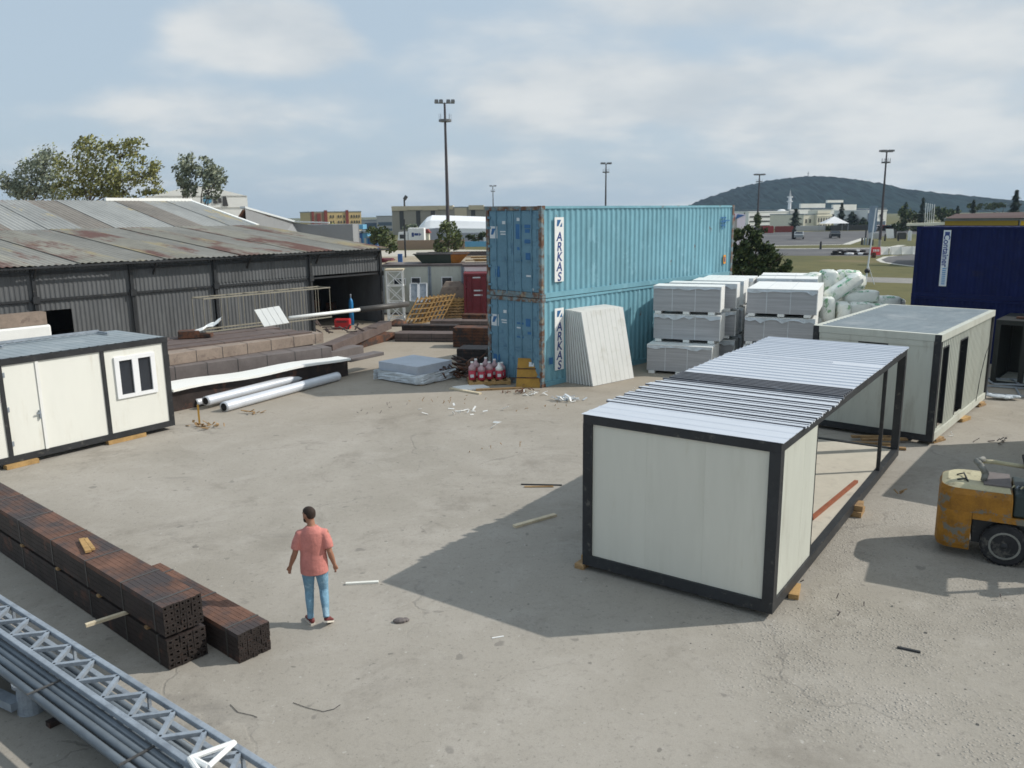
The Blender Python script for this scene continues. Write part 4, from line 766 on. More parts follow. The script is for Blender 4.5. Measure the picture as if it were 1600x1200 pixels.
# ---------------------------------------------------------------- truss and grey tubes on trestles, bottom left
TZ = 1.0
def along(px0, px1, z): return G(*px0, z), G(*px1, z)
r0, r1 = along((0, 932), (430, 1203), TZ); l0, l1 = along((0, 985), (330, 1203), TZ)
dT = (r1-r0).normalized(); r0 -= dT*1.2; r1 += dT*.0; wT = .33
nT = Vector((dT.y, -dT.x, 0)); 
if nT.y > 0: nT = -nT
TL = (r1-r0).length+.05
aT = math.atan2(dT.y, dT.x)
lw = abs((l0-r0).dot(nT))
T = thing('lattice_truss', 'grey welded lattice truss lying flat on the trestles above the grey tubes', 'truss', (r0.x, r0.y, TZ), aT)
# local x along dT; camera side is local y negative (nT)
sg = -1 if Vector((-sin(aT), cos(aT), 0)).dot(nT) < 0 else 1
for yy in (0, lw*sg):
    for z in (0, -.20): b = MB(); b.beam((0, yy, z-.03), (TL, yy, z-.03), .06, .06); bevel(b.build('chord', m['galv'], T), .008)
npan = 13; b = MB()
for k in range(npan):
    x0 = TL*k/npan; x1 = TL*(k+1)/npan; xm = (x0+x1)/2
    for z in (-.03,): b.beam((x0, .03*sg, z), (xm, (lw-.03)*1*sg, z), .045, .04); b.beam((xm, (lw-.03)*sg, z), (x1, .03*sg, z), .045, .04)
    if k % 3 == 0:
        for yy in (0, lw*sg): b.beam((x0, yy, -.20), (x0, yy, -.06), .03, .03)
b.beam((TL, .0, -.03), (TL, lw*sg, -.03), .06, .06); b.beam((TL, .0, -.23), (TL, lw*sg, -.23), .06, .06)
b.build('lacing', m['galv'], T)
b = MB(); xx = TL-.62
for p0, p1 in (((xx, .0, .02), (xx-.12, lw*.95*sg, .02)), ((xx-.12, lw*.95*sg, .02), (xx+.10, lw*.9*sg, .02)), ((xx+.10, lw*.9*sg, .02), (xx, 0, .02)), ((xx-.12, lw*sg, .03), (xx+.12, lw*1.1*sg, -.02))): b.tube(p0, p1, .026, 7)
tag(b.build('white_rope', m['foilw'], loc=(r0.x, r0.y, TZ), rz=aT), 'white plastic ribbon tied round the near end of the lattice truss', 'ribbon')
# tubes: a wide low bundle just on the camera side
b = MB(); rt = random.Random(2); nrow = 4; y = lw+.03
for k in range(nrow):
    for j in range(2):
        e = rt.uniform(-.25, .0); yy = (y+k*.079-(.04 if j else 0))*sg; z = -.12-j*.07+rt.uniform(-.006, .006)
        b.tube((0, yy, z), (TL+.5+e, yy+rt.uniform(-.02, .02), z), .038, 9)
tb = thing('tube_bundle', 'long grey steel tubes lying side by side on the trestles beside the truss', 'tube bundle', (r0.x, r0.y, TZ), aT); b.build('tubes', m['tubeg'], tb, smooth=True)
for x in (1.6, 3.6, 5.4): b = MB(); b.box(x, x+.03, min((y-.04)*sg, (y+nrow*.078)*sg), max((y-.04)*sg, (y+nrow*.078)*sg), -.078, -.072); b.build('strap', m['strap'], tb)
lower = thing('tube_bundle', 'lower stack of grey steel tubes added underneath the lattice truss, on the ground', 'tube bundle', (r0.x, r0.y, .012), aT); b = MB()  # stack added so its shadow fills the lit gap beside the tubes
for j in range(7):
    for k in range(4): b.tube((.0+rt.uniform(0, .1), (-.06+k*.078+(.039 if j % 2 else 0))*sg, .10+j*.072), (TL-1.3+rt.uniform(-.15, .1), (-.06+k*.078+(.039 if j % 2 else 0))*sg, .10+j*.072), .038, 8)
b.build('tubes', m['tubeg'], lower, smooth=True)
for x in (.8, 2.8, 4.6): b = MB(); b.box(x, x+.1, min(-.1*sg, .28*sg), max(-.1*sg, .28*sg), 0, .06); b.build('timber_bearer', m['tube'], lower)
for k, x in enumerate((1.5, TL+.35)):
    t = thing('trestle', ['steel trestle carrying the truss and tubes at the left photo edge', 'steel trestle below the near end of the lattice truss'][k], 'trestle', r0+dT*x-Vector((0, 0, TZ-.012)), aT, 'trestles under the truss')
    b = MB(); y1 = (lw+.36)*sg; b.beam((0, .05*-sg, .54), (0, y1, .54), .1, .1); b.build('crossbeam', m['tubeg'], t)
    for yy in (.0, y1*.95):
        for s_ in (-1, 1): b = MB(); b.beam((0, yy, .49), (.25*s_, yy, 0), .06, .06); b.build('leg', m['tubeg'], t)
# round column base and arm, at left edge
g1 = G(48, 1092, .15); b = MB(); b.tube((0, 0, 0), (0, 0, .34), .15, 18, .13); b.tube((0, 0, .34), (0, 0, .38), .17, 18); b.tube((.22, .12, .0), (.22, .12, .28), .08, 12); b.beam((-.05, .05, .42), (-1.6, 1.05, .50), .14, .10); b.beam((-.1, -.1, .12), (-1.6, .7, .15), .14, .1)
tag(b.build('pipe_stand', m['galv'], loc=(g1.x, g1.y, .012)), 'round galvanised stand with two square arms on the ground at the left corner', 'steel stand')
# ---------------------------------------------------------------- leaning white panels against the lower teal container
pf = Vector((cos(.70), sin(.70), 0)); pnrm = Vector((sin(.70), -cos(.70), 0))
for k in range(11):
    bo = .10+k*.118; to = .06+k*.078; hz = 2.44
    s0 = Vector((1.66, 26.90, 0))+pf*(.015*k)+pnrm*bo; top_off = pnrm*(to-bo)-pf*(.0+.012*k); zt = math.sqrt(max(.1, hz*hz-top_off.length**2))
    t = thing('wall_panel', 'front white grooved sandwich panel leaning on the teal container, fully lit' if k == 10 else 'rearmost white panel, flat against the teal container side' if k == 0 else 'white sandwich panel in the leaning row, only its narrow edge visible', 'wall panel', s0+Vector((0, 0, .012)), 0, 'white panels leaning on the container')
    upv = (top_off+Vector((0, 0, zt))).normalized(); nn = pf.cross(upv).normalized(); wd = 2.0; b = MB(); ng = 9
    for j in range(ng):
        x0 = wd*j/ng; x1 = wd*(j+1)/ng-.012; q = [pf*x0, pf*x1, pf*x1+nn*.06, pf*x0+nn*.06]; q = [v-nn*.06 if False else v for v in q]
        b.hexa([v for v in q]+[v+upv*hz for v in q]); 
        if j < ng-1: q = [pf*x1, pf*(x1+.012), pf*(x1+.012)+nn*.052, pf*x1+nn*.052]; b.hexa(q+[v+upv*hz for v in q])
    b.build('panel_face', m['panelx'], t)
# ---------------------------------------------------------------- wrapped panel packs
def pack(label, loc, rz, L, D_, H, grp='grey wrapped panel packs in stacks'):
    t = thing('panel_pack', label, 'panel pack', loc, rz, grp); b = MB(); f = .10
    b.box(0, L-.03, .02, D_-.02, f, H-.03); b.build('panel_stack', m['foil'], t)
    b = MB(); b.box(L-.029, L, .0, D_, f, H-.03); b.box(-.005, L+.002, .0, D_, H-.029, H); b.build('white_cover', m['foilw'], t)
    for x in (L*.28, L*.62):
        b = MB(); b.box(x, x+.022, .012, .019, f, H); b.box(x, x+.022, .012, D_, H+.001, H+.004); b.build('strap', m['sticker'], t)
    rq = random.Random(int(loc[0]*100+loc[2]*10)); b = MB(); n = 14; z0 = H-.03; vs = [(L*i/(n-1), -.006-.02*rq.random(), z0) for i in range(n)]+[(L*i/(n-1), -.01-.03*rq.random(), z0-.05-.13*rq.random()**2) for i in range(n)]
    b.add(vs, [(i, i+1, n+i+1, n+i) for i in range(n-1)]); b.build('loose_wrap', m['film'], t)
    for x in (.06, L*.45, L*.82): b = MB(); b.box(x, x+.22, .01, D_-.01, 0, f-.002); b.build('foam_foot', m['foilw'], t)
    return t
PR = -.39
pk = [('front grey panel pack on the ground, set forward below the left stack', (4.74, 28.19, .012), 2.25, 1.5, 1.02),
 ('middle grey panel pack of the left stack beside the teal container', (5.05, 28.75, 1.05), 2.33, .95, .98), ('top grey panel pack of the left stack beside the teal container', (5.02, 28.75, 2.04), 2.33, .95, .98)]
for z, nm in ((.012, 'bottom'), (1.05, 'middle'), (2.04, 'top')): pk.append((nm+' pack of the narrow looking stack seen between the two wide stacks', (5.8, 29.95, z), 2.42, .8, .98))
for z, nm in ((.012, 'bottom'), (1.0, 'middle'), (1.98, 'top')): pk.append((nm+' grey panel pack of the right stack behind the big cabin', (8.12+.04*(z > 1.5), 28.2, z), 2.3, 3.1, .95))
for i, (x, y, l_) in enumerate(((6.9, 31.1, 1.9), (7.6, 32.3, 1.9), (9.5, 31.6, 2.2), (10.15, 33.2, 2.1))):
    for z, nm in ((.012, 'bottom'), (1.02, 'middle'), (2.0, 'top')): pk.append((nm+' pack of a rear stack, '+['close to the teal container side', 'farthest back by the teal container end', 'directly behind the right stack', 'at the rear beside the insulation bags'][i], (x, y, z), l_, 1.35, 1.0))
for lb_, loc, L_, D_, H_ in pk:
    t = pack(lb_, loc, PR+random.uniform(-.03, .03), L_, D_, H_)
    if loc[1] > 31 and loc[2] > 1.5: b = MB(); b.box(L_*.4, L_*.4+.38, -.012, -.006, .45, .95); b.box(0, L_-.03, -.005, .018, .1, H_-.03); b.build('label_sheet', [m['foilw']], t); b = MB(); b.box(L_*.55, L_*.55+.35, -.02, -.014, .40, .88); b.build('dark_label', m['foil'], t)
# ---------------------------------------------------------------- insulation bags
def bag(label, px, z, sz, rz, ry=0, D_=32.0, rxx=0):
    c = P(*px, D_); b = MB(); L, W_, H_ = sz; rings = []; n = 20
    for k in range(11):
        u = k/10; e = .90+.10*math.sin(pi*min(1, max(0, u))) if 0 < k < 10 else .80; x = (u-.5)*L
        rings.append([(x, math.copysign(abs(cos(2*pi*i/n))**.42, cos(2*pi*i/n))*W_/2*e*(1+.03*sin(i*3+k)), math.copysign(abs(sin(2*pi*i/n))**.42, sin(2*pi*i/n))*H_/2*e*(1+.04*sin(i*2+k*1.7))) for i in range(n)])
    o = b.loft(rings).build('insulation_bag', m['bag'], loc=c, smooth=True); o.rotation_euler = (rxx, ry, rz)
    tag(o, label, 'insulation bag', 'white and green insulation bags piled behind the packs')
    b = MB(); s0 = [((x), math.copysign(abs(cos(t_))**.42, cos(t_))*W_/2*1.02, math.copysign(abs(sin(t_))**.42, sin(t_))*H_/2*1.02) for x in (-L*.22, L*.22) for t_ in [2*pi*i/n for i in range(n)]]
    b.add([v for v in s0], [(i, (i+1) % n, n+(i+1) % n, n+i) for i in range(n) if i % 5 in (1, 2)]); b.build('green_print', M_green, o)
    return o
M_green = M('green_print', (.10, .33, .18), .4, var=.3, sc=6, bump=.2, c2=(.7, .75, .7), c2t=.5, c2s=5)
for i, a in enumerate((
 ('flat white green insulation bag at the left of the pile top', (1262, 440), (1.0, .7, .5), .3, -.35, 32.5), ('upright insulation bag with green print in the middle of the pile top', (1294, 440), (.9, .62, .95), 1.5, .0, 32.6),
 ('squarish brownish insulation bag at the top right of the pile', (1322, 438), (1.0, .8, .85), .2, .0, 33.2), ('long white insulation roll leaning diagonally on the pile', (1318, 449), (1.5, .5, .5), .25, -.5, 31.4),
 ('rounded white insulation bag end beside the diagonal roll', (1338, 440), (.8, .6, .6), .9, .2, 32.4), ('white grey insulation bag lying right of the diagonal roll', (1342, 464), (1.4, .6, .5), .1, -.05, 31.6),
 ('small white insulation bag wedged below the roll end', (1330, 455), (.7, .5, .4), .4, .1, 32.2), ('grey green insulation bag at the far right of the pile', (1382, 474), (1.1, .7, .6), .1, .0, 32.0),
 ('white insulation bag behind the grey green one at the right end', (1400, 478), (.8, .6, .6), .9, .1, 32.6), ('upright green striped insulation bag in the lower row beside the right stack', (1316, 490), (.9, .5, .9), 1.4, .0, 30.6),
 ('green striped insulation bag in the lower row, second from the stack', (1340, 487), (.9, .6, .75), .2, .0, 30.9), ('pale insulation bag in the lower row at the stack edge', (1292, 484), (.9, .5, 1.0), 1.4, .1, 30.9),
 ('white insulation bag in the lower row nearest the ribbed cabin roof', (1368, 486), (1.0, .6, .6), .1, .1, 31.3), ('low insulation bag under the pale one', (1296, 512), (1.1, .7, .9), .1, 0, 31.0),
 ('low insulation bag hidden under the diagonal roll', (1330, 512), (1.3, .8, .9), .1, 0, 31.6), ('low insulation bag under the right end of the pile', (1375, 507), (1.3, .8, .8), .1, 0, 32.0),
 ('low insulation bag under the middle of the pile', (1300, 470), (1.3, .9, .9), .1, 0, 32.8))): bag(a[0], a[1], 0, a[2], a[3], a[4], a[5])
q = P(1345, 540, 32); b = MB()
for x in range(6): b.box(-1.8+x*.72, -1.2+x*.72, -.9, .9, 0, .11)
for y in range(4): b.box(-1.85, 2.35, -.9+y*.55, -.75+y*.55, .112, .14)
tag(b.build('pallet', m['wood'], loc=(13.3, 32.2, .012)), 'wide timber pallet under the pile of insulation bags', 'pallet')
for k, (x, y, z) in enumerate(((12.4, 31.2, .7), (13.4, 31.3, .7), (14.4, 32.0, .65), (12.7, 32.6, .8), (13.8, 32.6, .8), (14.6, 32.7, .6), (12.4, 32.2, 1.6), (13.3, 32.2, 1.5), (14.2, 32.4, 1.25))):
    b = MB(); n = 18; rings = []
    for j in range(9):
        e = 1 if 0 < j < 8 else .7; rings.append([((j/8-.5)*1.15, math.copysign(abs(cos(2*pi*i/n))**.55, cos(2*pi*i/n))*.5*e, math.copysign(abs(sin(2*pi*i/n))**.55, sin(2*pi*i/n))*.5*e) for i in range(n)])
    o = b.loft(rings).build('insulation_bag', m['bag'], loc=(x, y, z), smooth=True, rz=random.uniform(-.2, .3)); tag(o, 'white insulation bag filling the pile: '+['lower left front', 'lower middle front', 'lower right front', 'lower left back', 'lower middle back', 'lower right back', 'upper left', 'upper middle', 'upper right'][k]+' one', 'insulation bag', 'white and green insulation bags piled behind the packs')
# ---------------------------------------------------------------- long metal shed on the left
SU = Vector((.664, .748, 0)).normalized(); SN = Vector((-SU.y, SU.x, 0)); SA = math.atan2(SU.y, SU.x)
SR = Vector((-6.75, 42.8, 0)); SLEN = 24.0; SO = SR-SU*SLEN
sh = thing('metal_shed', 'long grey corrugated metal shed with rust streaked low roof and dark doorways', 'shed', SO, SA)
EH = 3.85; OPN = [(SLEN-17.4, SLEN-15.3, 2.2), (SLEN-4.35, SLEN-.12, 2.75)]
def wallseg(x0, x1, z0, z1, y=0): b = MB(); b.corr((x0, y, z0), (1, 0, 0), (0, 0, 1), (0, -1, 0), x1-x0, z1-z0, .17, .022); return b.build('wall_sheet', m['wallsheet'], sh)
wallseg(0, OPN[0][0], 0, 2.6); wallseg(OPN[0][1], 14.6, 0, 2.6); wallseg(14.75, OPN[1][0], 0, 2.75)
wallseg(OPN[0][0], OPN[0][1], 2.2, 2.6)
wallseg(0, 14.7, 2.6, EH, -.02); wallseg(14.7, SLEN, 2.75, EH, -.02)
b = MB(); b.box(0, SLEN, -.09, -.055, 2.58, 2.66); b.box(0, SLEN, -.09, -.055, EH-.3, EH-.2); b.build('wall_rail', m['dark'], sh)
for x in (2.5, 7.4, 11.0, 14.62, OPN[1][0]-.1, SLEN-.14): b = MB(); b.box(x, x+.13, -.13, -.05, 0, EH-.05); b.box(x-.05, x+.18, -.18, -.06, 2.5, 2.75); b.build('post', m['dark'], sh)
b = MB(); b.box(0, SLEN, 11.5, 11.6, 0, 5.0); b.box(SLEN-.06, SLEN, .05, 11.5, 0, EH); b.hexa([(SLEN-.06, .05, EH), (SLEN, .05, EH), (SLEN, 11.5, EH), (SLEN-.06, 11.5, EH), (SLEN-.06, .05, EH+.01), (SLEN, .05, EH+.01), (SLEN, 11.5, 5.0), (SLEN-.06, 11.5, 5.0)]); b.box(0, .06, .05, 11.5, 0, 4.6); b.build('wall_sheet', m['wallsheet'], sh)
dR = Vector((0, 12.25, 1.16)).normalized(); rl = math.hypot(12.25, 1.16)
rnr = random.Random(21)
for k in range(15):
    x0 = -1+k*(SLEN+1.2)/15; b = MB(); e = rnr.uniform(-.12, .12)
    b.corr((x0, -.5+e, 3.92-.02*(k % 2)), (1, 0, 0), dR, (0, -dR.z, dR.y), (SLEN+1.2)/15+.03, rl-e, .25, .04, 'sine'); o = b.build('roof_sheet', m['shedroof2' if k % 2 else 'shedroof3'], sh)
b = MB(); b.beam((-1, -.48, 3.84), (SLEN+.2, -.48, 3.84), .06, .08); b.build('eave_beam', m['dark'], sh)
for x in (3, 7.5, 12, 16.3, 20, SLEN-.3): b = MB(); b.beam((x, 0, 3.3), (x, -.45, 3.84), .06, .06); b.build('eave_bracket', m['dark'], sh)
b = MB(); b.box(17, 22, 3, 3.5, 0, 1.2); b.box(19.5, 22.5, 4, 5, 0, 1.8); b.box(.5+6.2, 8.2, 2, 2.5, 0, 1.0)
for i in range(10):
    px_ = rnr.uniform(SLEN-4, SLEN-.5); b.cbox((px_, rnr.uniform(2.5, 5), rnr.uniform(.2, 1.2)), (rnr.uniform(.3, 1), .4, rnr.uniform(.2, .5)), rnr.uniform(0, 3))
tag(b.build('stored_goods', m['rust'], loc=SO, rz=SA), 'dim stored material piled inside the shed doorways', 'stored goods', kind='stuff')
# second, higher shed behind
s2 = thing('metal_shed', 'higher rear shed with pale rust patched roof and white ridge strip', 'shed', SO+SN*11.8, SA)
L2 = SLEN+.1; d2 = Vector((0, 7.9, 1.62)).normalized(); r2 = math.hypot(7.9, 1.62)
for k in range(18):
    x0 = -6+k*(L2+6)/18; b = MB(); b.corr((x0, 0, 5.05+.015*(k % 2)), (1, 0, 0), d2, (0, -d2.z, d2.y), (L2+6)/18+.03, r2, .25, .04, 'sine'); b.build('roof_sheet', m['shedroof' if k % 3 else 'shedroofb'], s2)
b = MB(); b.box(-6, L2, 7.9, 15, 0, 6.5); b.box(-5.9, L2-.1, .05, 7.9, 0, 5.0); b.prism([(L2-.04, 0, 0), (L2-.04, 7.9, 0), (L2-.04, 7.9, 6.6), (L2-.04, 0, 4.98)], (.06, 0, 0)); b.build('wall', m['wallsheet'], s2)
b = MB(); b.beam((L2-5.5, 7.85, 6.74), (L2+.1, 7.85, 6.72), .3, .18); b.beam((L2+.08, 7.9, 6.68), (L2+.08, -.1, 5.08), .22, .08); b.build('ridge_strip', m['whitesheet'], s2)
# ---------------------------------------------------------------- goods along the shed
def along_box(name, pA, pB, wd, z0, z1, mt, label, cat, grp=None, seams=0, smt='dark', ext=0.0):
    pA = Vector((pA.x, pA.y, 0)); pB = Vector((pB.x, pB.y, 0)); d = pB-pA; L = d.length+ext; a_ = math.atan2(d.y, d.x)
    pA = pA-d.normalized()*ext; b = MB(); b.box(0, L, 0, wd, 0, z1-z0); o = b.build(name, m[mt], loc=(pA.x, pA.y, z0), rz=a_); bevel(o, .012)
    tag(o, label, cat, grp)
    if seams:
        b = MB()
        for k in range(seams): x = L*(k+.6)/seams; b.box(x, x+.018, -.004, -.001, 0, z1-z0); b.box(x, x+.018, 0, wd, z1-z0+.001, z1-z0+.004)
        b.build('strap', m[smt], o)
    return o
gb = 'long profile bundles stacked along the shed'
q0 = G(268, 592, .62); q1 = G(519, 558, .62)
along_box('profile_bundle', q0, q1, .9, .012, .985, 'greyprof', 'grey brown long profile bundle directly behind the glossy white sheets', 'profile bundle', gb, 7, ext=1.5)
q2 = q0+SN*.12; q3 = G(506, 535, 1.0)
along_box('profile_bundle', G(266, 571, 1.0), q3, .8, .99, 1.36, 'beigeprof', 'beige profile bundle with vertical seams on top of the grey brown one', 'profile bundle', gb, 8, ext=1.5)
for k in range(4):
    p0 = G(265, 546, 1.4)+SN*(k*.62+.05); p1 = G(489, 519, 1.4)+SN*(k*.62+.05)-SU*(.25*k % .6)
    along_box('profile_bundle', p0, p1, .57, .012, 1.42+.02*(k % 2), 'brownprof', ['nearest', 'second', 'third', 'rearmost'][k]+' flat topped brown steel bundle between the beige bundle and the shed wall', 'profile bundle', gb, 3, ext=2)
q0 = G(271, 611, .66); q1 = G(548, 560, .66)
along_box('profile_bundle', q0+SN*.15, G(546, 566, .5)+SN*.1, .9, .012, .62, 'tube', 'dark steel bundle on the ground supporting the glossy white sheets', 'profile bundle', gb, ext=.8)
d = (q1-q0).normalized(); nn = Vector((-d.y, d.x, 0)); b = MB(); rr = random.Random(8)
for j in range(5):
    for i in range(14):
        a0 = q0+d*((q1-q0).length*i/14); a1 = q0+d*((q1-q0).length*(i+1)/14); w_ = lambda k: .14+.10*(1-k/14); f_ = lambda k: .03*sin(k*.8)
        o0 = nn*(j*w_(i)*1.0); o1 = nn*((j+1)*w_(i)*1.0-.01); o2 = nn*(j*w_(i+1)); o3 = nn*((j+1)*w_(i+1)-.01); z = .625
        b.hexa([Vector((*(a0+o0)[:2], z+f_(i))), Vector((*(a1+o2)[:2], z+f_(i+1))), Vector((*(a1+o3)[:2], z+f_(i+1))), Vector((*(a0+o1)[:2], z+f_(i))), Vector((*(a0+o0)[:2], z+.07+f_(i))), Vector((*(a1+o2)[:2], z+.07+f_(i+1))), Vector((*(a1+o3)[:2], z+.075+f_(i+1))), Vector((*(a0+o1)[:2], z+.075+f_(i)))])
tag(b.build('white_sheets', m['whitesheet']), 'glossy white folded sheets lying full length on the dark bundle', 'white sheet')
p0 = G(548, 560, .64); p1 = G(600, 549, .64); along_box('profile_bundle', p0, p1, .5, .50, .62, 'greyprof', 'dark grey profiles sticking out past the right end of the white sheets', 'profile bundle', gb)
p0 = G(518, 550, .5); p1 = G(568, 540, .5); along_box('profile_bundle', p0, p1, .6, .012, .5, 'greyprof', 'short grey profile bundle behind the right end of the white sheets', 'profile bundle', gb)
# white gutters on the ground
for k, (a0, a1, r_) in enumerate((((350, 636), (527, 588), .16), ((322, 632), (500, 586), .15), ((305, 629), (470, 588), .12))):
    p0 = G(*a0, .15); p1 = G(*a1, .15); b = MB(); d = (p1-p0); L = d.length; ang = math.atan2(d.y, d.x); n = 12; rg = []
    for x in (0, .04, L*.5, L-.1, L): rg.append([(x, (r_+.02)*cos(2*pi*i/n), max(-.13, (r_)*sin(2*pi*i/n))) for i in range(n)])
    b.loft(rg, cap=True); o = b.build('white_pipe', m['pipe'], loc=(p0.x, p0.y, .15+(.10 if k == 1 else 0)), rz=ang, smooth=True)
    e_ = o; bb = MB(); bb.tube((-.012, 0, .0), (-.004, 0, .0), r_*.72, 12); bb.build('pipe_mouth', m['black'], o)
    tag(o, ['nearest white wrapped pipe on the ground below the glossy white sheets', 'middle white pipe lying slightly raised between its two neighbours', 'rear thin white pipe against the dark bundle foot'][k], 'pipe', 'white pipes on the ground')
# rusty beams right of the stacks
p0 = G(520, 546, .55); p1 = G(612, 507, .55)
along_box('steel_beam', p0, p1, .55, .35, .72, 'brownprof', 'long brown rusty beam lying slantwise toward the shed doorway', 'steel beam', 'rusty beams on the yard')
p0 = G(552, 548, .0); p1 = G(618, 530, .0); along_box('steel_plate', p0, p1, 1.0, .012, .33, 'rust', 'deep rust coloured plate stack under the slanting brown beam', 'steel plate')
b = MB(); rr = random.Random(14)
for k in range(16): c_ = Vector((rr.uniform(-1.1, 1.1), rr.uniform(-.4, .4), rr.uniform(0, .35))); e_ = c_+Vector((rr.uniform(-.5, .5), rr.uniform(-.3, .3), rr.uniform(-.1, .4))); b.beam(c_, e_, .05, .05)
tag(b.build('scrap_pile', m['brownprof'], loc=G(535, 520, .72)), 'tangled brown scrap metal heaped at the near end of the slanting beam', 'scrap', kind=None)
for k, (x0, x1, yb, h, wd, mt, lb_) in enumerate(((617, 725, 534, .38, .9, 'brownprof', 'long brown steel bundle nearest the silver wrapped pack'), (628, 712, 521, .4, .7, 'tube', 'dark steel bundle behind the nearest brown one'), (672, 765, 512, .35, .8, 'brownprof', 'brown steel bundle just below the maroon container'),
        (708, 775, 543, .85, .8, 'rust', 'rusty steel bundle stack against the teal container doors'), (714, 775, 572, .65, 1.0, 'tube', 'dark steel bundle stack nearest the red bottles, beside the teal container'), (722, 760, 503, .4, .6, 'rust', 'rusty beam pile at the foot of the maroon container'))):
    p0 = G(x0, yb); p1 = G(x1, yb+1); p1.x = min(p1.x, -.95 if yb < 560 else -.95)
    o = along_box('steel_bundle', p0, p1, wd, .012, h, mt, lb_, 'steel bundle', 'steel bundles left of the teal containers', 3); 
    b = MB(); L = (p1-p0).length; nl = int(h/.13)
    for j in range(nl): b.box(.0, L, -.012, -.0045, j*.13+.02, j*.13+.035)
    b.build('edge_gap', m['black'], o)
# white panel, lattice cage, white boom
g_ = G(433, 508, 1.45); t = thing('white_board', 'white ribbed board tilted on top of the brown bundles', 'board', g_, 0); b = MB(); u = Vector((.95, .25, .12)).normalized(); v = Vector((-.55, .45, .75)).normalized(); nn = u.cross(v)
for k in range(4): b.hexa([u*(k*.24-.48)+q for q in (Vector(), u*.225, u*.225+nn*.04, nn*.04)]+[u*(k*.24-.48)+q+v*.85 for q in (Vector(), u*.225, u*.225+nn*.04, nn*.04)])
b.hexa([-u*.48-nn*.01, u*.46-nn*.01, u*.46, -u*.48]+[q+v*.83 for q in (-u*.48-nn*.01, u*.46-nn*.01, u*.46, -u*.48)]); b.build('board_face', m['whitesheet'], t)
p0 = G(452, 497, 1.5); p1 = p0+SU*6.2+Vector((0, 0, .05)); b = MB(); b.tube(p0, p0+SU*3.6, .08, 10)
o = tag(b.build('long_pipe', m['whitesheet'], smooth=True), 'white pipe lying level beside the tilted white board, pointing to the doorway', 'pipe')
b = MB(); b.tube(p0+SU*3.62, p0+SU*6.4, .13, 12); tag(b.build('dark_pipe', m['strap'], smooth=True), 'thick dark pipe continuing past the white pipe across the shed doorway', 'pipe')
c0 = Vector((-12.4, 32.9, 0)); t = thing('wire_cage', 'tall thin wire lattice cage standing in front of the shed wall', 'wire cage', c0, SA); b = MB()
for z in (1.0, 2.35): b.beam((0, 0, z), (6.2, 0, z), .05, .05); b.beam((0, .9, z), (6.2, .9, z), .05, .05)
for k in range(9): b.beam((k*.77, 0, 0 if k % 3 == 0 else 1.0), (k*.77, 0, 2.35), .018, .018); b.beam((k*.77, .9, 0 if k % 3 == 0 else 1.0), (k*.77, .9, 2.35), .018, .018); b.beam((k*.77, 0, 2.35), (k*.77, .9, 2.35), .03, .03)
b.build('lattice', M('weathered_wire', (.27, .25, .20), .8), t)
rr = random.Random(31); b = MB(); q = [[Vector((i*.17-.5+rr.uniform(-.05, .05), j*.16+rr.uniform(-.05, .05), .08+i*.07+rr.uniform(-.06, .08))) for i in range(8)] for j in range(4)]
for j in range(3):
    for i in range(7): b.quad(q[j][i], q[j][i+1], q[j+1][i+1], q[j+1][i])
tag(b.build('crumpled_sheet', m['foilw'], loc=G(316, 527, 1.45), rz=.3), 'crumpled pale sheet draped on the brown bundles near the cabin', 'plastic sheet')
t = thing('wrapped_bundle', 'white wrapped bundle resting in the left dark doorway of the shed', 'bundle', SO+SU*(SLEN-18.3)-SN*.9+Vector((0, 0, 1.3)), SA); b = MB(); b.box(0, 1.9, 0, .6, 0, .48); bevel(b.build('wrap', m['foilw'], t), .08, 3); b = MB(); b.box(.1, 1.8, .05, .55, .49, .95); b.build('grey_board', m['beigeprof'], t); b = MB(); b.box(0, .1, .1, .5, -1.29, 0); b.box(1.8, 1.9, .1, .5, -1.29, 0); b.build('stand', m['dark'], t)
b = MB(); b.cbox((0, 0, .12), (.7, .5, .24), .3); b.cbox((.5, .1, .06), (.5, .4, .12), .1); tag(b.build('red_crate', m['rust'], loc=G(296, 527, 1.45)), 'dull red crate on the brown bundles left of the crumpled sheet', 'crate')
# gas cylinder and red box by the doorway
g_ = G(550, 508); t = thing('gas_cylinder', 'blue gas cylinder standing in front of the dark shed doorway', 'gas cylinder', g_+Vector((0, 0, .012)))
b = MB(); b.loft([[(r_*cos(2*pi*i/14), r_*sin(2*pi*i/14), z) for i in range(14)] for z, r_ in ((0, .12), (1.15, .12), (1.28, .10), (1.36, .05), (1.40, .03))]); b.build('body', m['bluecyl'], t, smooth=True)
b = MB(); b.tube((0, 0, 1.4), (0, 0, 1.58), .035, 8); b.ball((0, 0, 1.55), .05, 8, 6); b.build('valve_cap', m['galv'], t)
t = thing('red_box', 'red toolbox on the ground left of the blue gas cylinder', 'box', G(536, 514)+Vector((0, 0, .012))); b = MB(); b.cbox((0, 0, .25), (.75, .5, .5)); bevel(b.build('body', m['red'], t), .03); b = MB(); b.cbox((0, -.26, .38), (.5, .03, .05)); b.build('handle', m['dark'], t)
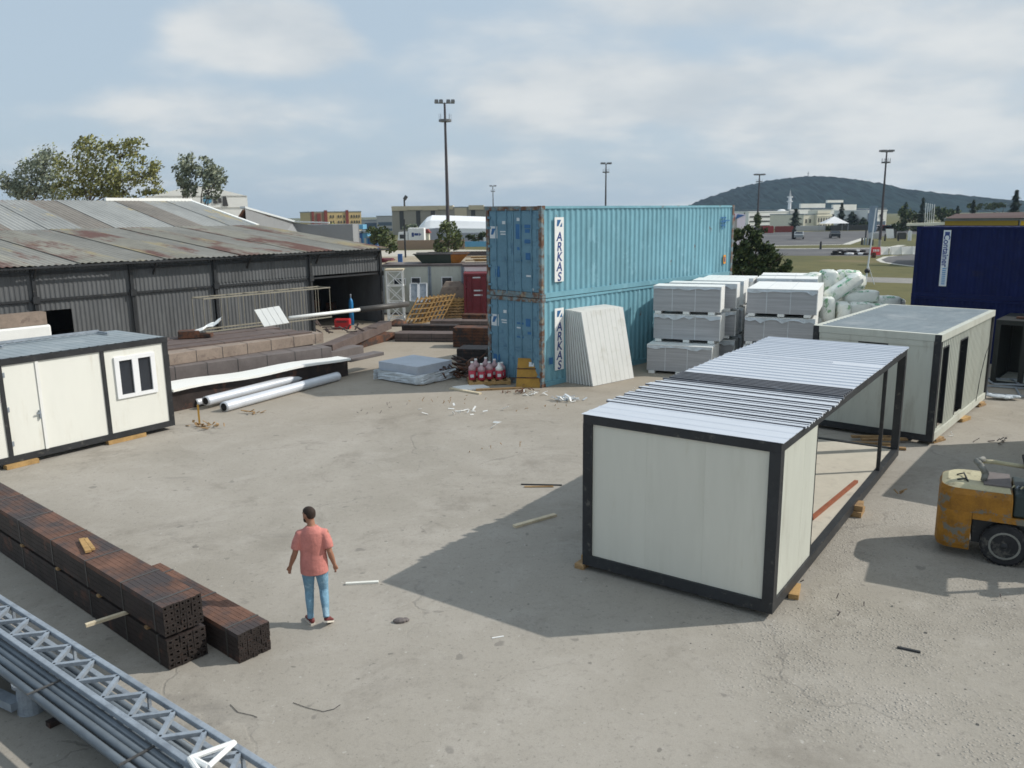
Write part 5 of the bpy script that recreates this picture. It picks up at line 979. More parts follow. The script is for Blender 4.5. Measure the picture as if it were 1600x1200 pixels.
# scaffold tower
g0 = G(607, 506); t = thing('scaffold_tower', 'narrow galvanised lattice scaffold tower at the right end of the shed', 'scaffold tower', g0+Vector((0, 0, .012)), .05)
b = MB()
for x in (0, .8):
    for y in (0, .8): b.beam((x, y, 0), (x, y, 2.75), .07, .07)
b.build('upright', m['foilw'], t); b = MB()
for z in (.25, 1.1, 1.95, 2.7):
    for p0, p1 in (((0, 0), (.8, 0)), ((.8, 0), (.8, .8)), ((.8, .8), (0, .8)), ((0, .8), (0, 0))): b.beam((*p0, z), (*p1, z), .05, .05)
for z in (.25, 1.1, 1.95):
    for y in (0, .8): b.beam((0, y, z), (.8, y, z+.78), .04, .04); b.beam((.8, y, z), (0, y, z+.78), .04, .04)
b.build('brace', m['foilw'], t); b = MB(); b.cbox((.4, .4, 2.78), (.95, .95, .06)); b.build('platform', m['plank'], t)
# orange timber frames leaning in a stack, pallets
for k in range(6):
    g0 = G(630+k*6.5, 509-k*1.2); t = thing('wooden_lattice', ['leftmost', 'second', 'third', 'fourth', 'fifth', 'rightmost'][k]+' of the orange timber frames leaning beside the scaffold tower', 'timber frame', g0+Vector((0, .2, .012)), .15, 'orange timber frames leaning together'); b = MB()
    u = Vector((.72, .30, 0)); v = Vector((.46, .12, .80)).normalized()
    for j in range(3): b.beam(u*(j*.65), u*(j*.65)+v*1.6, .08, .06)
    for j in range(6): b.beam(v*(j*.29+.04), u*1.3+v*(j*.29+.04), .09, .04)
    b.build('slats', m['pine'], t)
b = MB(); b.loft([[(r_*1.0*cos(2*pi*i/16), r_*.8*sin(2*pi*i/16), z) for i in range(16)] for z, r_ in ((0, .62), (.12, .5), (.25, .3), (.34, .1))]); tag(b.build('sawdust_heap', m['rust'], loc=G(630, 510)+Vector((-.3, .3, 0)), smooth=True), 'brown heap at the foot of the orange frames by the scaffold tower', 'heap')
def pallet(label, loc, rz, z=0, sc=1, grp=None, mt='pine'):
    t = thing('pallet', label, 'pallet', Vector((loc[0], loc[1], z)), rz, grp); b = MB()
    for y in (0, .45, .9): b.box(0, 1.2, y, y+.1, .022, .10)
    b.build('runner', m[mt], t); b = MB()
    for k in range(6): b.box(k*.22, k*.22+.11, -.0, 1.0, .102, .122)
    for k in (0, .54, 1.09): b.box(k, k+.11, 0, 1.0, .0, .02)
    b.build('board', m[mt], t); t.scale = (sc,)*3; return t
g0 = G(696, 498)
for k in range(7): pallet(['lowest', 'second', 'third', 'fourth', 'fifth', 'sixth', 'topmost'][k]+' pallet of the stack left of the maroon container', (g0.x+.05*(k % 2), g0.y+.03*k), .1+.04*(k % 3), .012+k*.15, 1.1, 'pallets stacked by the maroon container', 'wood' if k < 4 else 'pine')
# maroon container
def plainx(c, L, W, H, hw):
    for y0, z0 in ((.45, 2.1), (.5, 1.45), (.5, 1.2), (1.5, 2.15), (1.45, 1.45), (1.45, 1.2)): b = MB(); b.box(.008, .016, y0, y0+.45, z0, z0+.07); b.build('lettering', m['sticker'], c)
mo = G(726, 497); container('shipping_container', 'maroon container behind the teal pair, its doors facing the yard', (mo.x+2.44, mo.y), pi/2+.03, 6.06, 2.438, 2.42, .012, 'maroon', 'maroon', 'maroon', None, extra=plainx)
# pale site cabins in a row behind
def cabin(label, px0, px1, D_, H, mt, wins, grp='pale site cabins behind the yard'):
    p0 = P(px0, 413, D_); p1 = P(px1, 413, D_); L = p1.x-p0.x-.02; t = thing('site_cabin', label, 'cabin', (p0.x, D_, 0), 0, grp); b = MB()
    b.box(0, L, 0, 2.4, .1, H-.12); b.build('wall', m[mt], t); b = MB(); b.box(-.03, L+.01, -.04, 2.45, H-.118, H); b.build('roof', m['greyprof'], t); b = MB(); b.box(0, L, 0, 2.4, 0.0, .098); b.build('base_frame', m['greyprof'], t)
    for x in (0, L-.08): b = MB(); b.box(x, x+.08, -.02, -.002, .1, H-.12); b.build('post', m['galv'], t)
    for (x, z, w_, h_) in wins:
        b = MB(); b.box(x, x+w_, -.03, -.003, z, z+h_); f_ = b.build('window', m['white'], t); b = MB(); b.box(x+.05, x+w_-.05, -.034, -.031, z+.05, z+h_-.05); b.build('pane', m['glass'], f_)
    return t
cabin('pale cabin nearest the shed end, with two small windows', 597, 671, 46.5, 2.82, 'panelg', ((.6, 1.65, .7, .4), (1.6, 1.6, .55, .5)))
cabin('pale cabin in the middle of the row with a dark square window', 671, 723, 46.5, 2.82, 'panelg', ((.65, 1.35, .62, .75),))
cabin('bright white cabin behind the maroon container', 723, 790, 46.3, 2.78, 'whitep', ())
for k, (px, lb_) in enumerate(((641, 'left'), (653, 'right'))):
    g0 = P(px, 470, 45.6); t = thing('window_unit', lb_+' loose white window unit leaning on the pale cabin wall', 'window unit', (g0.x, 45.55, .85), 0, 'loose windows leaning on the cabin'); b = MB()
    for p0, p1 in (((0, 0, 0), (0, .35, .95)), ((.5, 0, 0), (.5, .35, .95)), ((0, 0, 0), (.5, 0, 0)), ((0, .35, .95), (.5, .35, .95))): b.beam(p0, p1, .07, .05)
    b.build('frame', m['white'], t); b = MB(); b.hexa([(.03, .0, .03), (.47, .0, .03), (.47, .02, .03), (.03, .02, .03), (.03, .34, .92), (.47, .34, .92), (.47, .36, .92), (.03, .36, .92)]); b.build('pane', m['galv'], t)
b = MB(); p0 = P(632, 0, 45.3); b.box(0, 1.6, 0, .8, 0, .82); b.box(-.05, 1.65, -.05, .85, .821, .85); tag(b.build('work_table', m['galv'], loc=(p0.x, 44.9, .012)), 'grey boxy bench under the loose white windows', 'bench')
# brown netting hut in front of the middle cabin
b = MB(); g0 = P(668, 0, 45.4); b.loft([[(-.9, 0, 0), (1.2, 0, 0), (1.2, .7, 0), (-.9, .7, 0)], [(-.3, .1, 1.6), (1.0, .1, 1.6), (1.0, .6, 1.6), (-.3, .6, 1.6)], [(-.1, .2, 1.9), (.7, .2, 1.9), (.7, .5, 1.9), (-.1, .5, 1.9)]]); tag(b.build('covered_heap', m['beigeprof'], loc=(g0.x+.6, 45.2, .012)), 'brownish covered heap standing in front of the dark cabin window', 'heap')
# skip trough on the cabin roofs
t = thing('steel_trough', 'dark green boat shaped steel trough with a rusty orange end, on the cabin roofs', 'trough', (P(650, 400, 47.2).x, 47.0, 2.83)); b = MB()
b.loft([[(x*.0+xx, y, 0) for xx, y in ((.35, .2), (2.0, .2), (2.0, 1.4), (.35, 1.4))], [(xx, y, .5) for xx, y in ((-.1, 0), (2.0, 0), (2.0, 1.6), (-.1, 1.6))]]); b.build('hull', M('trough_green', (.055, .075, .06), .6), t)
b = MB(); b.loft([[(xx, y, 0) for xx, y in ((2.002, .2), (2.5, .2), (2.5, 1.4), (2.002, 1.4))], [(xx, y, .5) for xx, y in ((2.002, 0), (3.0, 0), (3.0, 1.6), (2.002, 1.6))]]); b.build('end_plate', M('rusty_orange', (.42, .16, .03), .7, var=.3), t)
b = MB(); b.beam((-.15, -.02, .53), (3.05, -.02, .53), .08, .06); b.beam((-.15, 1.62, .53), (3.05, 1.62, .53), .08, .06); b.build('rim', m['greyprof'], t)
for k, (x, mt, lb_) in enumerate(((3.2, 'pine', 'orange timber offcuts on the white cabin roof beside the trough'), (-2.6, 'maroon', 'dark red sheet lying on the roof of the leftmost pale cabin'))):
    b = MB(); rr = random.Random(k)
    for j in range(5): b.cbox((x+rr.uniform(0, .9), rr.uniform(.2, 1.4), .05+.06*j), (1.3-k*.1, .15+k*.5, .05), rr.uniform(-.3, .3))
    tag(b.build('roof_scrap', m[mt], loc=t.location), lb_, 'scrap')
# ---------------------------------------------------------------- small things in front of the teal container
near = G(655, 604); dr = Vector((.55, .83, 0)).normalized(); az_ = math.atan2(dr.y, dr.x)
t = thing('panel_pack', 'pale blue grey panel pack loosely wrapped in clear film on the ground', 'panel pack', (near.x, near.y, .012), az_-.1)
b = MB(); b.box(.0, 1.75, 0, 1.95, .08, .32); bevel(b.build('lower_panels', m['film'], t), .05, 3)
b = MB(); b.box(.05, 1.7, .1, 2.0, .33, .62); b.build('upper_panels', M('pale_blue_panel', (.46, .50, .56), .5, var=.08), t)
b = MB(); rr = random.Random(77); N1, N2 = 30, 8; vs = []
for j in range(N2):
    for i in range(N1):
        u = i/(N1-1)*7.6; e = .035+.05*rr.random(); z = .03+j*.048+rr.uniform(-.015, .015)
        if u < 1.95: p_ = (-e, 1.95-u)
        elif u < 3.7: p_ = (u-1.95, -e)
        elif u < 5.65: p_ = (1.75+e, u-3.7)
        else: p_ = (1.75-(u-5.65), 1.95+e)
        vs.append((*p_, z))
b.add(vs, [(j*N1+i, j*N1+i+1, (j+1)*N1+i+1, (j+1)*N1+i) for j in range(N2-1) for i in range(N1-1)]); b.build('wrap_film', m['film'], t)
for k in range(3): b = MB(); b.box(.1+k*.65, .3+k*.65, 0, 1.95, 0, .078); b.build('timber_foot', m['wood'], t)
b = MB(); rr = random.Random(12)
for k in range(60):
    c_ = Vector((rr.gauss(0, .45), rr.gauss(.1, .4), abs(rr.gauss(0, .28)))); e_ = c_+Vector((rr.uniform(-.6, .6), rr.uniform(-.4, .4), rr.uniform(-.1, .25))); e_.z = max(.02, e_.z); b.beam(c_, e_, rr.choice((.04, .1, .16)), .04)
tag(b.build('scrap_pile', m['rust'], loc=G(718, 592)+Vector((0, .2, .03))), 'dark rusty scrap heap between the film wrapped pack and the red bottles', 'scrap')
pg = G(733, 604); pl = pallet('low timber pallet carrying the red bottles by the teal container doors', (pg.x, pg.y), .12, .012, 1.15, None, 'pine'); ca, sa = cos(.12), sin(.12)
k = 0
for (x, y, s_, mt) in ((.12, .3, 1.1, 'pink'), (.38, .22, 1., 'pink'), (.62, .35, 1.05, 'pink'), (.9, .25, 1., 'pink'), (.25, .6, 1.15, 'pink'), (.55, .65, 1.2, 'pink'), (.8, .6, 1.1, 'pink'), (1.1, .7, 1.15, 'pink'), (1.0, .45, .95, 'pink')):
    k += 1; t = thing('plastic_bottle', ['leftmost canister of the front line', 'second canister of the front line', 'front middle canister just left of the white necked one', '', 'left canister of the back line', 'tall middle canister of the back line', 'back canister right behind the white necked one', 'tall canister nearest the yellow board', 'small canister at the right front'][k-1]+' on the low pallet' if k != 4 else 'front white necked red canister on the low pallet', 'canister', (pg.x+(x*ca-y*sa)*1.15, pg.y+(x*sa+y*ca)*1.15, .155), 0, 'red canisters on the pallet')
    R_ = .125; sec = lambda zr: [[(r_*cos(2*pi*i/12), r_*sin(2*pi*i/12), z*s_) for i in range(12)] for z, r_ in zr]
    MB().loft(sec(((0, R_*.9), (.03, R_), (.30, R_)))).build('lower_body', m['pink'], t, smooth=True)
    MB().loft(sec(((.301, R_), (.40, R_*.95), (.46, R_*.45), (.52, R_*.35)))).build('neck', m['foilw' if k == 4 else 'pinkc'], t, smooth=True)
    b = MB(); b.tube((0, 0, .52*s_), (0, 0, .56*s_), .05, 10); b.build('cap', m['foilw'], t); b = MB(); b.box(-.06, .06, -R_-.004, -R_+.002, .10, .2); b.build('label', m['sticker'], t)
yb = G(806, 606); t = thing('yellow_board', 'yellow board with small white label leaning on the teal container doors', 'board', (yb.x, yb.y, .012), -.08); b = MB()
b.hexa([(0, 0, 0), (.78, -.05, 0), (.78, -.01, 0), (0, .04, 0), (.06, .30, .92), (.84, .25, .90), (.84, .29, .90), (.06, .34, .92)]); b.build('board_face', m['yellow'], t)
b = MB(); b.hexa([(.42, .185, .66), (.58, .175, .66), (.58, .18, .66), (.42, .19, .66), (.425, .225, .80), (.585, .215, .80), (.585, .22, .80), (.425, .23, .80)]); b.build('label', m['sticker'], t)
b = MB()
for z in (.3, .58): b.hexa([(.02, z*.32-.02, z), (.8, z*.32-.07, z), (.8, z*.32-.06, z), (.02, z*.32-.01, z), (.02, z*.32-.015, z+.03), (.8, z*.32-.065, z+.03), (.8, z*.32-.055, z+.03), (.02, z*.32-.005, z+.03)])
b.build('strap', m['rust'], t)
def flat(name, px, py, sz, rz, mt, label, cat, z=.012, grp=None):
    b = MB(); b.cbox((0, 0, sz[2]/2), sz); g = G(px, py, z); return tag(b.build(name, m[mt], loc=(g.x, g.y, z), rz=rz), label, cat, grp)
flat('white_board', 736, 606, (1.0, .7, .04), .5, 'whitep', 'flat white board on the ground left of the red bottles', 'board')
flat('plank', 727, 612, (1.3, .12, .05), -.7, 'plank', 'pale plank on the ground beyond the flat white board', 'plank')
flat('plank', 780, 609, (1.5, .1, .06), .15, 'wood', 'dark plank lying in front of the bottle pallet', 'plank')
def scraps(name, px, py, n, rad_, mt, label, cat, seed, sz=.12):
    sz *= .6
    b = MB(); r_ = random.Random(seed)
    for k in range(n):
        c_ = Vector((r_.gauss(0, rad_), r_.gauss(0, rad_*.5), r_.uniform(.0, .07))); e_ = c_+Vector((r_.uniform(-1, 1)*sz*2, r_.uniform(-1, 1)*sz*1.2, r_.uniform(-.03, .10))); e_.z = max(.01, e_.z); b.beam(c_, e_, r_.uniform(.2, .6)*sz, .012, (r_.uniform(-.5, .5), r_.uniform(-.5, .5), 1))
    g = G(px, py); return tag(b.build(name, m[mt], loc=(g.x, g.y, .014)), label, cat)
scraps('scrap_metal', 812, 614, 24, .28, 'rust', 'small rusty offcuts on the ground below the yellow board', 'scrap', 1, .16)
scraps('plastic_scraps', 832, 618, 16, .2, 'foilw', 'pale scraps beside the rusty offcuts below the yellow board', 'litter', 2, .14)
scraps('plastic_film', 888, 626, 26, .2, 'film', 'crumpled clear film on the ground in front of the leaning panels', 'litter', 3, .22)
scraps('foil_scraps', 890, 628, 12, .15, 'foilw', 'bright white shreds caught in the crumpled film before the leaning panels', 'litter', 33, .18)
scraps('plastic_scraps', 725, 645, 16, .5, 'foilw', 'thin white shreds scattered on open ground in front of the bottles', 'litter', 4, .16)
scraps('plastic_scraps', 785, 667, 3, .2, 'foilw', 'two thin white strips on the open ground right of centre', 'litter', 5, .2)
scraps('twigs', 322, 668, 22, .3, 'wood', 'dry brown twigs on the ground at the corner of the cream cabin', 'litter', 6, .2)
scraps('twigs', 400, 647, 7, .15, 'wood', 'brown stick scraps in front of the nearest white pipe', 'litter', 7, .3)
g_ = G(312, 664); b = MB(); b.beam((0, 0, 0), (-.02, .05, .55), .05, .03); tag(b.build('yellow_stake', m['yellow'], loc=(g_.x, g_.y, .012)), 'short yellow stake standing among the twigs at the cabin corner', 'stake')
flat('plank', 836, 815, (.95, .09, .045), .62, 'plank', 'short pale plank on the ground in the left part of the module shadow', 'plank')
flat('steel_strip', 846, 758, (.85, .035, .02), -.1, 'dark', 'thin dark strip on the ground left of the framed module', 'steel strip')
flat('steel_strip', 842, 761, (.6, .05, .02), -.02, 'wood', 'thin brown batten just beside the dark strip', 'batten')
flat('white_strip', 566, 912, (.50, .055, .03), .1, 'panelw', 'white strip on the ground to the right of the walking man', 'strip')
flat('steel_strip', 1420, 1016, (.27, .035, .02), -.5, 'dark', 'short black strip on the worn concrete in the lower right', 'steel strip')
b = MB(); b.ball((0, 0, .02), (.10, .06, .04), 8, 5); b.ball((.07, .03, .015), (.06, .05, .03), 7, 5); g_ = G(625, 973); tag(b.build('stone', m['greyprof'], loc=(g_.x, g_.y, .012)), 'small dark lump on the concrete right of the walking man', 'stone')
scraps('scrap_metal', 1560, 691, 12, .25, 'greyprof', 'grey scrap clump in the shade right of the ribbed cabin', 'scrap', 9, .12)
scraps('scrap_metal', 1407, 775, 3, .06, 'wood', 'small brown chip in the shade beside the framed module', 'scrap', 10, .1)
scraps('plastic_scraps', 1490, 682, 3, .05, 'foilw', 'small white scrap by the timber packing of the ribbed cabin', 'litter', 11, .08)
flat('white_strip', 778, 996, (.16, .015, .01), .3, 'foilw', 'tiny white sliver on the concrete at the tip of the module shadow', 'strip')

for k, (px, py, n_, rad_, mt, lb_, sd_) in enumerate(((700, 628, 14, .5, 'wood', 'brown wood chips scattered before the scrap heap', 51), (600, 640, 10, .5, 'greyprof', 'dark crumbs on the ground in front of the film wrapped pack', 52), (850, 640, 10, .4, 'wood', 'brown chips between the film scraps and the open yard', 53), (1000, 612, 8, .3, 'foilw', 'white shreds near the foot of the leaning panels', 54), (1330, 930, 7, 1.1, 'greyprof', 'dark crumbs scattered in front of the forklift shadow', 55), (760, 700, 6, .5, 'wood', 'few brown chips on the open yard above the module shadow', 56))): scraps('chips', px, py, n_, rad_*1.3, mt, lb_, 'litter', sd_, .055)
def wire(px_, label, r_=.0035):
    b = MB(); q = [G(*p)+Vector((0, 0, .018)) for p in px_]
    for a, c in zip(q, q[1:]): b.tube(a, c, r_, 5)
    tag(b.build('wire', m['dark']), label, 'wire')
wire(((360, 1103), (372, 1115), (395, 1120), (402, 1123)), 'short curved wire on the ground just above the truss')
wire(((458, 1100), (480, 1108), (505, 1114), (522, 1110), (532, 1103)), 'longer curved wire lying in the lower middle of the yard')
# ---------------------------------------------------------------- trees and bushes
def foliage(cl, n, sz, seed, flat_=1.0):      # cl: list of (centre, (rx, ry, rz)); leaf clumps spread through each lobe
    r_ = random.Random(seed); vs = []; fs = []; mi = []; wsum = [c[1][0]*c[1][2] for c in cl]; tot = sum(wsum)
    for (c, R_), w_ in zip(cl, wsum):
        k_ = int(n*w_/tot); sub = [(r_.gauss(0, .5), r_.gauss(0, .5), r_.gauss(0, .5)) for _ in range(max(3, k_//45))]
        for _ in range(k_):
            s0 = r_.choice(sub); q = Vector((s0[0]+r_.gauss(0, .24), s0[1]+r_.gauss(0, .24), s0[2]+r_.gauss(0, .22)))
            if q.length > 1.15: q *= 1.0/q.length
            p = Vector((c[0]+q.x*R_[0], c[1]+q.y*R_[1], c[2]+q.z*R_[2]))
            a = Vector((r_.gauss(0, 1), r_.gauss(0, 1), r_.gauss(0, 1)*flat_)).normalized(); bb = a.orthogonal().normalized(); a2 = a.cross(bb); s_ = sz*r_.uniform(.6, 1.4)
            o = len(vs); vs += [p-bb*s_, p+a2*s_*.55, p+bb*s_, p-a2*s_*.55]; fs.append((o, o+1, o+2, o+3)); mi.append(r_.choice((0, 0, 1, 1, 2)))
    return vs, fs, mi
def tree(name, label, base, h, cl, n, sz, cols, seed, grp=None, cat='tree', tr=.18, th=.5):
    t = thing(name, label, cat, base, 0, grp); vs, fs, mi = foliage(cl, n, sz, seed); b = MB(); b.v = [tuple(v) for v in vs]; b.f = fs; b.m = mi
    b.build('crown', [leafmat('leaf_%02x%02x%02x' % tuple(int(q*255) for q in c), c) for c in cols], t)
    b = MB(); r_ = random.Random(seed); top = Vector((r_.uniform(-.3, .3), 0, h*th)); b.tube((0, 0, 0), top, tr, 8, tr*.6)
    for c, R_ in cl:
        c = Vector(c); mid = top.lerp(c, .5)+Vector((r_.uniform(-.3, .3), r_.uniform(-.3, .3), -.1*h*.3)); b.tube(top, mid, tr*.5, 6, tr*.33); b.tube(mid, c, tr*.33, 6, tr*.1)
        for _ in range(3): e = c+Vector((r_.uniform(-1, 1)*R_[0], r_.uniform(-1, 1)*R_[1], r_.uniform(-.3, 1)*R_[2]))*.8; b.tube(mid.lerp(c, .6), e, tr*.18, 5, tr*.05)
    b.build('trunk', m['bark'], t); return t
olive = ((.23, .24, .085), (.30, .29, .11), (.17, .185, .075)); greyg = ((.25, .28, .20), (.20, .23, .17), (.31, .33, .24)); dkg = ((.045, .07, .025), (.085, .11, .04), (.025, .042, .018))
conif = ((.018, .032, .020), (.03, .045, .028), (.012, .022, .015)); midg = ((.06, .085, .03), (.09, .11, .04), (.04, .06, .022))
bushg = ((.09, .12, .045), (.13, .15, .055), (.06, .08, .035))
def crown_px(lobes, D_):                    # lobes measured in the photo: (px, py, rx px, ry px) at distance D_
    s_ = D_/FOC; out = []
    for (px, py, a, c) in lobes: p = P(px, py, D_); out.append((p, (a*s_, min(a, c)*s_*1.1, c*s_)))
    return out
def tree_px(name, label, basepx, D_, lobes, n, sz, cols, seed, **kw):
    bp_ = P(basepx, 400, D_); bp_.z = 0; cl = [(tuple(p-bp_), R_) for p, R_ in crown_px(lobes, D_)]; h = max(p[2]+R_[2] for p, R_ in cl)
    return tree(name, label, bp_, h, cl, n, sz, cols, seed, **kw)
tree_px('leafy_tree', 'large olive green tree with an open crown above the rear shed roof', 150, 82, [(120, 266, 30, 34), (150, 238, 32, 24), (200, 228, 28, 18), (205, 272, 36, 28), (240, 266, 16, 24), (160, 275, 26, 26), (112, 300, 26, 20), (168, 302, 40, 14), (238, 300, 26, 8)], 6500, .16, olive, 1, grp='trees behind the left sheds')
tree_px('leafy_tree', 'paler grey green tree at the far left behind the sheds', 55, 95, [(75, 250, 22, 28), (50, 275, 26, 24), (20, 285, 16, 22), (85, 290, 24, 20), (45, 300, 40, 14)], 4600, .17, greyg, 2, grp='trees behind the left sheds')
tree_px('leafy_tree', 'thin grey green tree in front of the white warehouse gable, left one of the pair', 295, 88, [(285, 262, 13, 26), (296, 262, 10, 24), (290, 292, 14, 20)], 1700, .17, greyg, 3, grp='trees behind the left sheds')
tree_px('leafy_tree', 'thin grey green tree in front of the white warehouse gable, right one of the pair', 322, 88, [(322, 266, 16, 20), (340, 276, 14, 16), (326, 295, 18, 18)], 1700, .17, greyg, 4, grp='trees behind the left sheds')
tree_px('bush', 'big dark green bush right behind the far end of the teal containers', 1180, 50, [(1160, 364, 16, 12), (1180, 370, 14, 13), (1160, 385, 18, 16), (1192, 388, 18, 10), (1176, 402, 26, 14), (1212, 402, 20, 12), (1155, 415, 24, 20), (1200, 422, 36, 14), (1226, 416, 10, 10), (1180, 440, 44, 14)], 6500, .13, dkg, 5, cat='bush', tr=.12, th=.3)
tree_px('bush', 'green bush round the foot of the tall lighting mast', 697, 98, [(700, 362, 16, 16), (694, 385, 16, 14), (712, 375, 12, 14)], 1500, .18, bushg, 6, cat='bush', tr=.1, th=.2)
tree_px('leafy_tree', 'dark green tree at the right end of the near shed roof', 595, 105, [(590, 362, 16, 10), (600, 374, 18, 14), (582, 372, 10, 12), (608, 384, 12, 10)], 1500, .20, bushg, 7)
tree_px('bush', 'low dull green shrub at the corner of the beige warehouse', 640, 170, [(640, 356, 12, 7), (648, 362, 9, 6)], 350, .34, greyg, 8, cat='bush')
tree_px('bush', 'low green hedge beside the teal container top, behind the white tent', 748, 160, [(740, 372, 14, 5), (758, 368, 14, 6)], 400, .34, midg, 9, cat='bush')
tree_px('leafy_tree', 'slim green tree in front of the cream and red housing block', 525, 200, [(524, 350, 9, 8), (530, 357, 7, 6)], 260, .4, olive, 10)
def conifer(label, px, ytop, ybase, wpx, D_, seed, n=500, cols=conif):
    p0 = P(px, ytop, D_); s_ = D_/FOC; h = p0.z; R_ = wpx*s_/2*1.35; base = Vector((p0.x, D_, 0)); zb = max(.3, P(px, ybase, D_).z); r_ = random.Random(seed); b = MB(); sz = max(.3, D_/FOC*2.2)
    t = thing('conifer_tree', label, 'tree', base, 0, 'conifers by the track')
    for k in range(n):
        u = r_.random()**.8; z = h-(h-zb)*u; rr2 = R_*(.12+.88*u)*(.75+.3*math.sin(u*26+seed))*math.sqrt(r_.random()); a = r_.uniform(0, 2*pi)
        p = Vector((rr2*cos(a), rr2*sin(a), z)); o_ = Vector((cos(a), sin(a), -.45)).normalized(); sd_ = Vector((-sin(a), cos(a), 0)); b.cur = r_.choice((0, 0, 1, 2)); s2_ = sz*r_.uniform(.6, 1.4)
        b.quad(p-sd_*s2_*.6, p+o_*s2_, p+sd_*s2_*.6, p-o_*s2_*.8)
    b.build('crown', [leafmat('needle_%02x%02x%02x' % tuple(int(q*255) for q in c), c) for c in cols], t); b = MB(); b.tube((0, 0, 0), (0, 0, h*.95), .25, 7, .04); b.build('trunk', m['bark'], t); return t
conifer('dark conifer between the long white block and the cream mansion', 1244, 326, 358, 24, 235, 1, 800)
conifer('tall dark conifer left of the white angular building', 1316, 317, 360, 18, 230, 2, 700)
conifer('wide dark conifer just right of the tall one by the mansion', 1332, 331, 362, 34, 228, 3, 1000)
conifer('dark conifer left of the white angular building, lower of the group', 1349, 340, 362, 26, 225, 4, 700)
conifer('dark conifer right behind the lamp mast, beside the flag poles', 1416, 316, 360, 18, 215, 5, 600)
conifer('slender pointed conifer at the flag poles', 1443, 309, 350, 13, 200, 6, 600)
conifer('spiky dark conifer standing above the navy container roof', 1522, 312, 345, 14, 190, 7, 500)
conifer('tallest dark conifer at the right photo edge above the yellow building', 1589, 297, 345, 26, 150, 8, 1100)
conifer('small dark conifer left of the spiky one, above the navy container', 1497, 322, 346, 10, 190, 9, 300)
tree_px('leafy_tree', 'light green rounded tree between the lamp mast and the flag poles', 1425, 205, [(1420, 335, 14, 14), (1432, 348, 18, 12), (1408, 350, 14, 10)], 1100, .42, midg, 11)
tree_px('leafy_tree', 'dark rounded tree row end behind the flag poles', 1470, 210, [(1462, 335, 12, 12), (1482, 334, 14, 12), (1500, 336, 12, 10)], 1000, .42, dkg, 12)
tree_px('leafy_tree', 'green tree beside the long white block, partly behind the second mast', 1188, 120, [(1186, 345, 7, 14), (1190, 362, 8, 12)], 500, .24, midg, 13)
tree_px('leafy_tree', 'pale green treetops on the skyline at the foot of the hill', 1560, 260, [(1545, 322, 16, 5), (1570, 322, 14, 5), (1520, 324, 12, 5)], 600, .5, midg, 14)
tree_px('leafy_tree', 'low dark tree mass before the white angular building', 1365, 222, [(1355, 355, 14, 8), (1372, 358, 12, 6), (1300, 358, 10, 6)], 700, .42, dkg, 15)
tree_px('bush', 'small dark bush in front of the cream mansion', 1276, 232, [(1277, 356, 6, 4)], 150, .4, dkg, 16, cat='bush')
# ---------------------------------------------------------------- lighting masts and poles
def mast(label, px, ytop, D_, s_=1.0, base=0, wide=1.0):
    p0 = P(px, ytop, D_); h = p0.z; t = thing('lighting_mast', label, 'lighting mast', (p0.x, D_, base), .1, 'tall yard lighting masts'); b = MB(); r0 = .25*s_
    b.tube((0, 0, 0), (0, 0, h*.09), r0, 12, r0*.96); b.build('pole_base', m['polelight'], t); b = MB(); b.tube((0, 0, h*.09), (0, 0, h*.97), r0, 12, r0*.5); b.build('pole', m['pole'], t)
    b = MB(); b.tube((0, 0, h*.862), (0, 0, h*.875), .75*s_*wide, 14)
    for i in range(8): a = i*pi/4; b.beam((.7*s_*wide*cos(a), .7*s_*wide*sin(a), h*.87), (.7*s_*wide*cos(a), .7*s_*wide*sin(a), h*.91), .03, .03)
    b.build('service_platform', m['lampg'], t)
    b = MB(); b.beam((-1.15*s_, 0, h*.972), (1.15*s_, 0, h*.972), .08, .08); b.beam((0, -.5*s_, h*.972), (0, .5*s_, h*.972), .08, .08); b.build('head_frame', m['lampg'], t)
    for x in (-.95, -.42, .42, .95):
        for y in (-.25, .25):
            b = MB(); c_ = Vector((x*s_, y*s_*1.4, h*.985)); dx = .28*s_*(1 if x > 0 else -1)
            b.hexa([c_+Vector(q)*s_ for q in ((-.24, -.16, -.16), (.24, -.16, -.16), (.24, .16, -.16), (-.24, .16, -.16), (-.2, -.1, .14), (.2, -.1, .14), (.2, .1, .14), (-.2, .1, .14))]); l = b.build('floodlight', m['lampg'], t)
            b = MB(); b.box(c_.x-.19*s_, c_.x+.19*s_, c_.y-.13*s_, c_.y+.13*s_, c_.z-.18*s_, c_.z-.162*s_); b.build('lamp_glass', m['lampf'], l)
    return t
mast('tallest lighting mast left of the teal containers, rising from a bush', 694.5, 154, 100)
mast('lighting mast rising behind the teal containers, right of the small distant one', 947, 253, 175, .95)
mast('smallest distant lighting mast over the beige warehouse', 770, 289, 230, .8)
mast('lighting mast left of the hill beside the long white block', 1187, 271, 185, 1.0)
mast('tall lighting mast on the grass island in front of the hill', 1386, 233, 118, .80)
p0 = G(1352, 445); b = MB(); p1 = P(1369, 325, 62.5); b.tube(p0, p0.lerp(p1, .5), .075, 8, .055); b.tube(p0.lerp(p1, .5), p1, .055, 8, .04); o = tag(b.build('leaning_pole', m['sticker']), 'thin pale pole leaning to the right on the grass field', 'pole')
b = MB(); c_ = p0.lerp(p1, .18); b.ball(c_, (.22, .15, .2), 8, 6); b.build('pole_clamp', m['dark'], o); b = MB(); p2 = p0+Vector((.8, .3, 0)); b.tube(p2, p0.lerp(p1, .26), .03, 6); b.build('stay', m['sticker'], o)
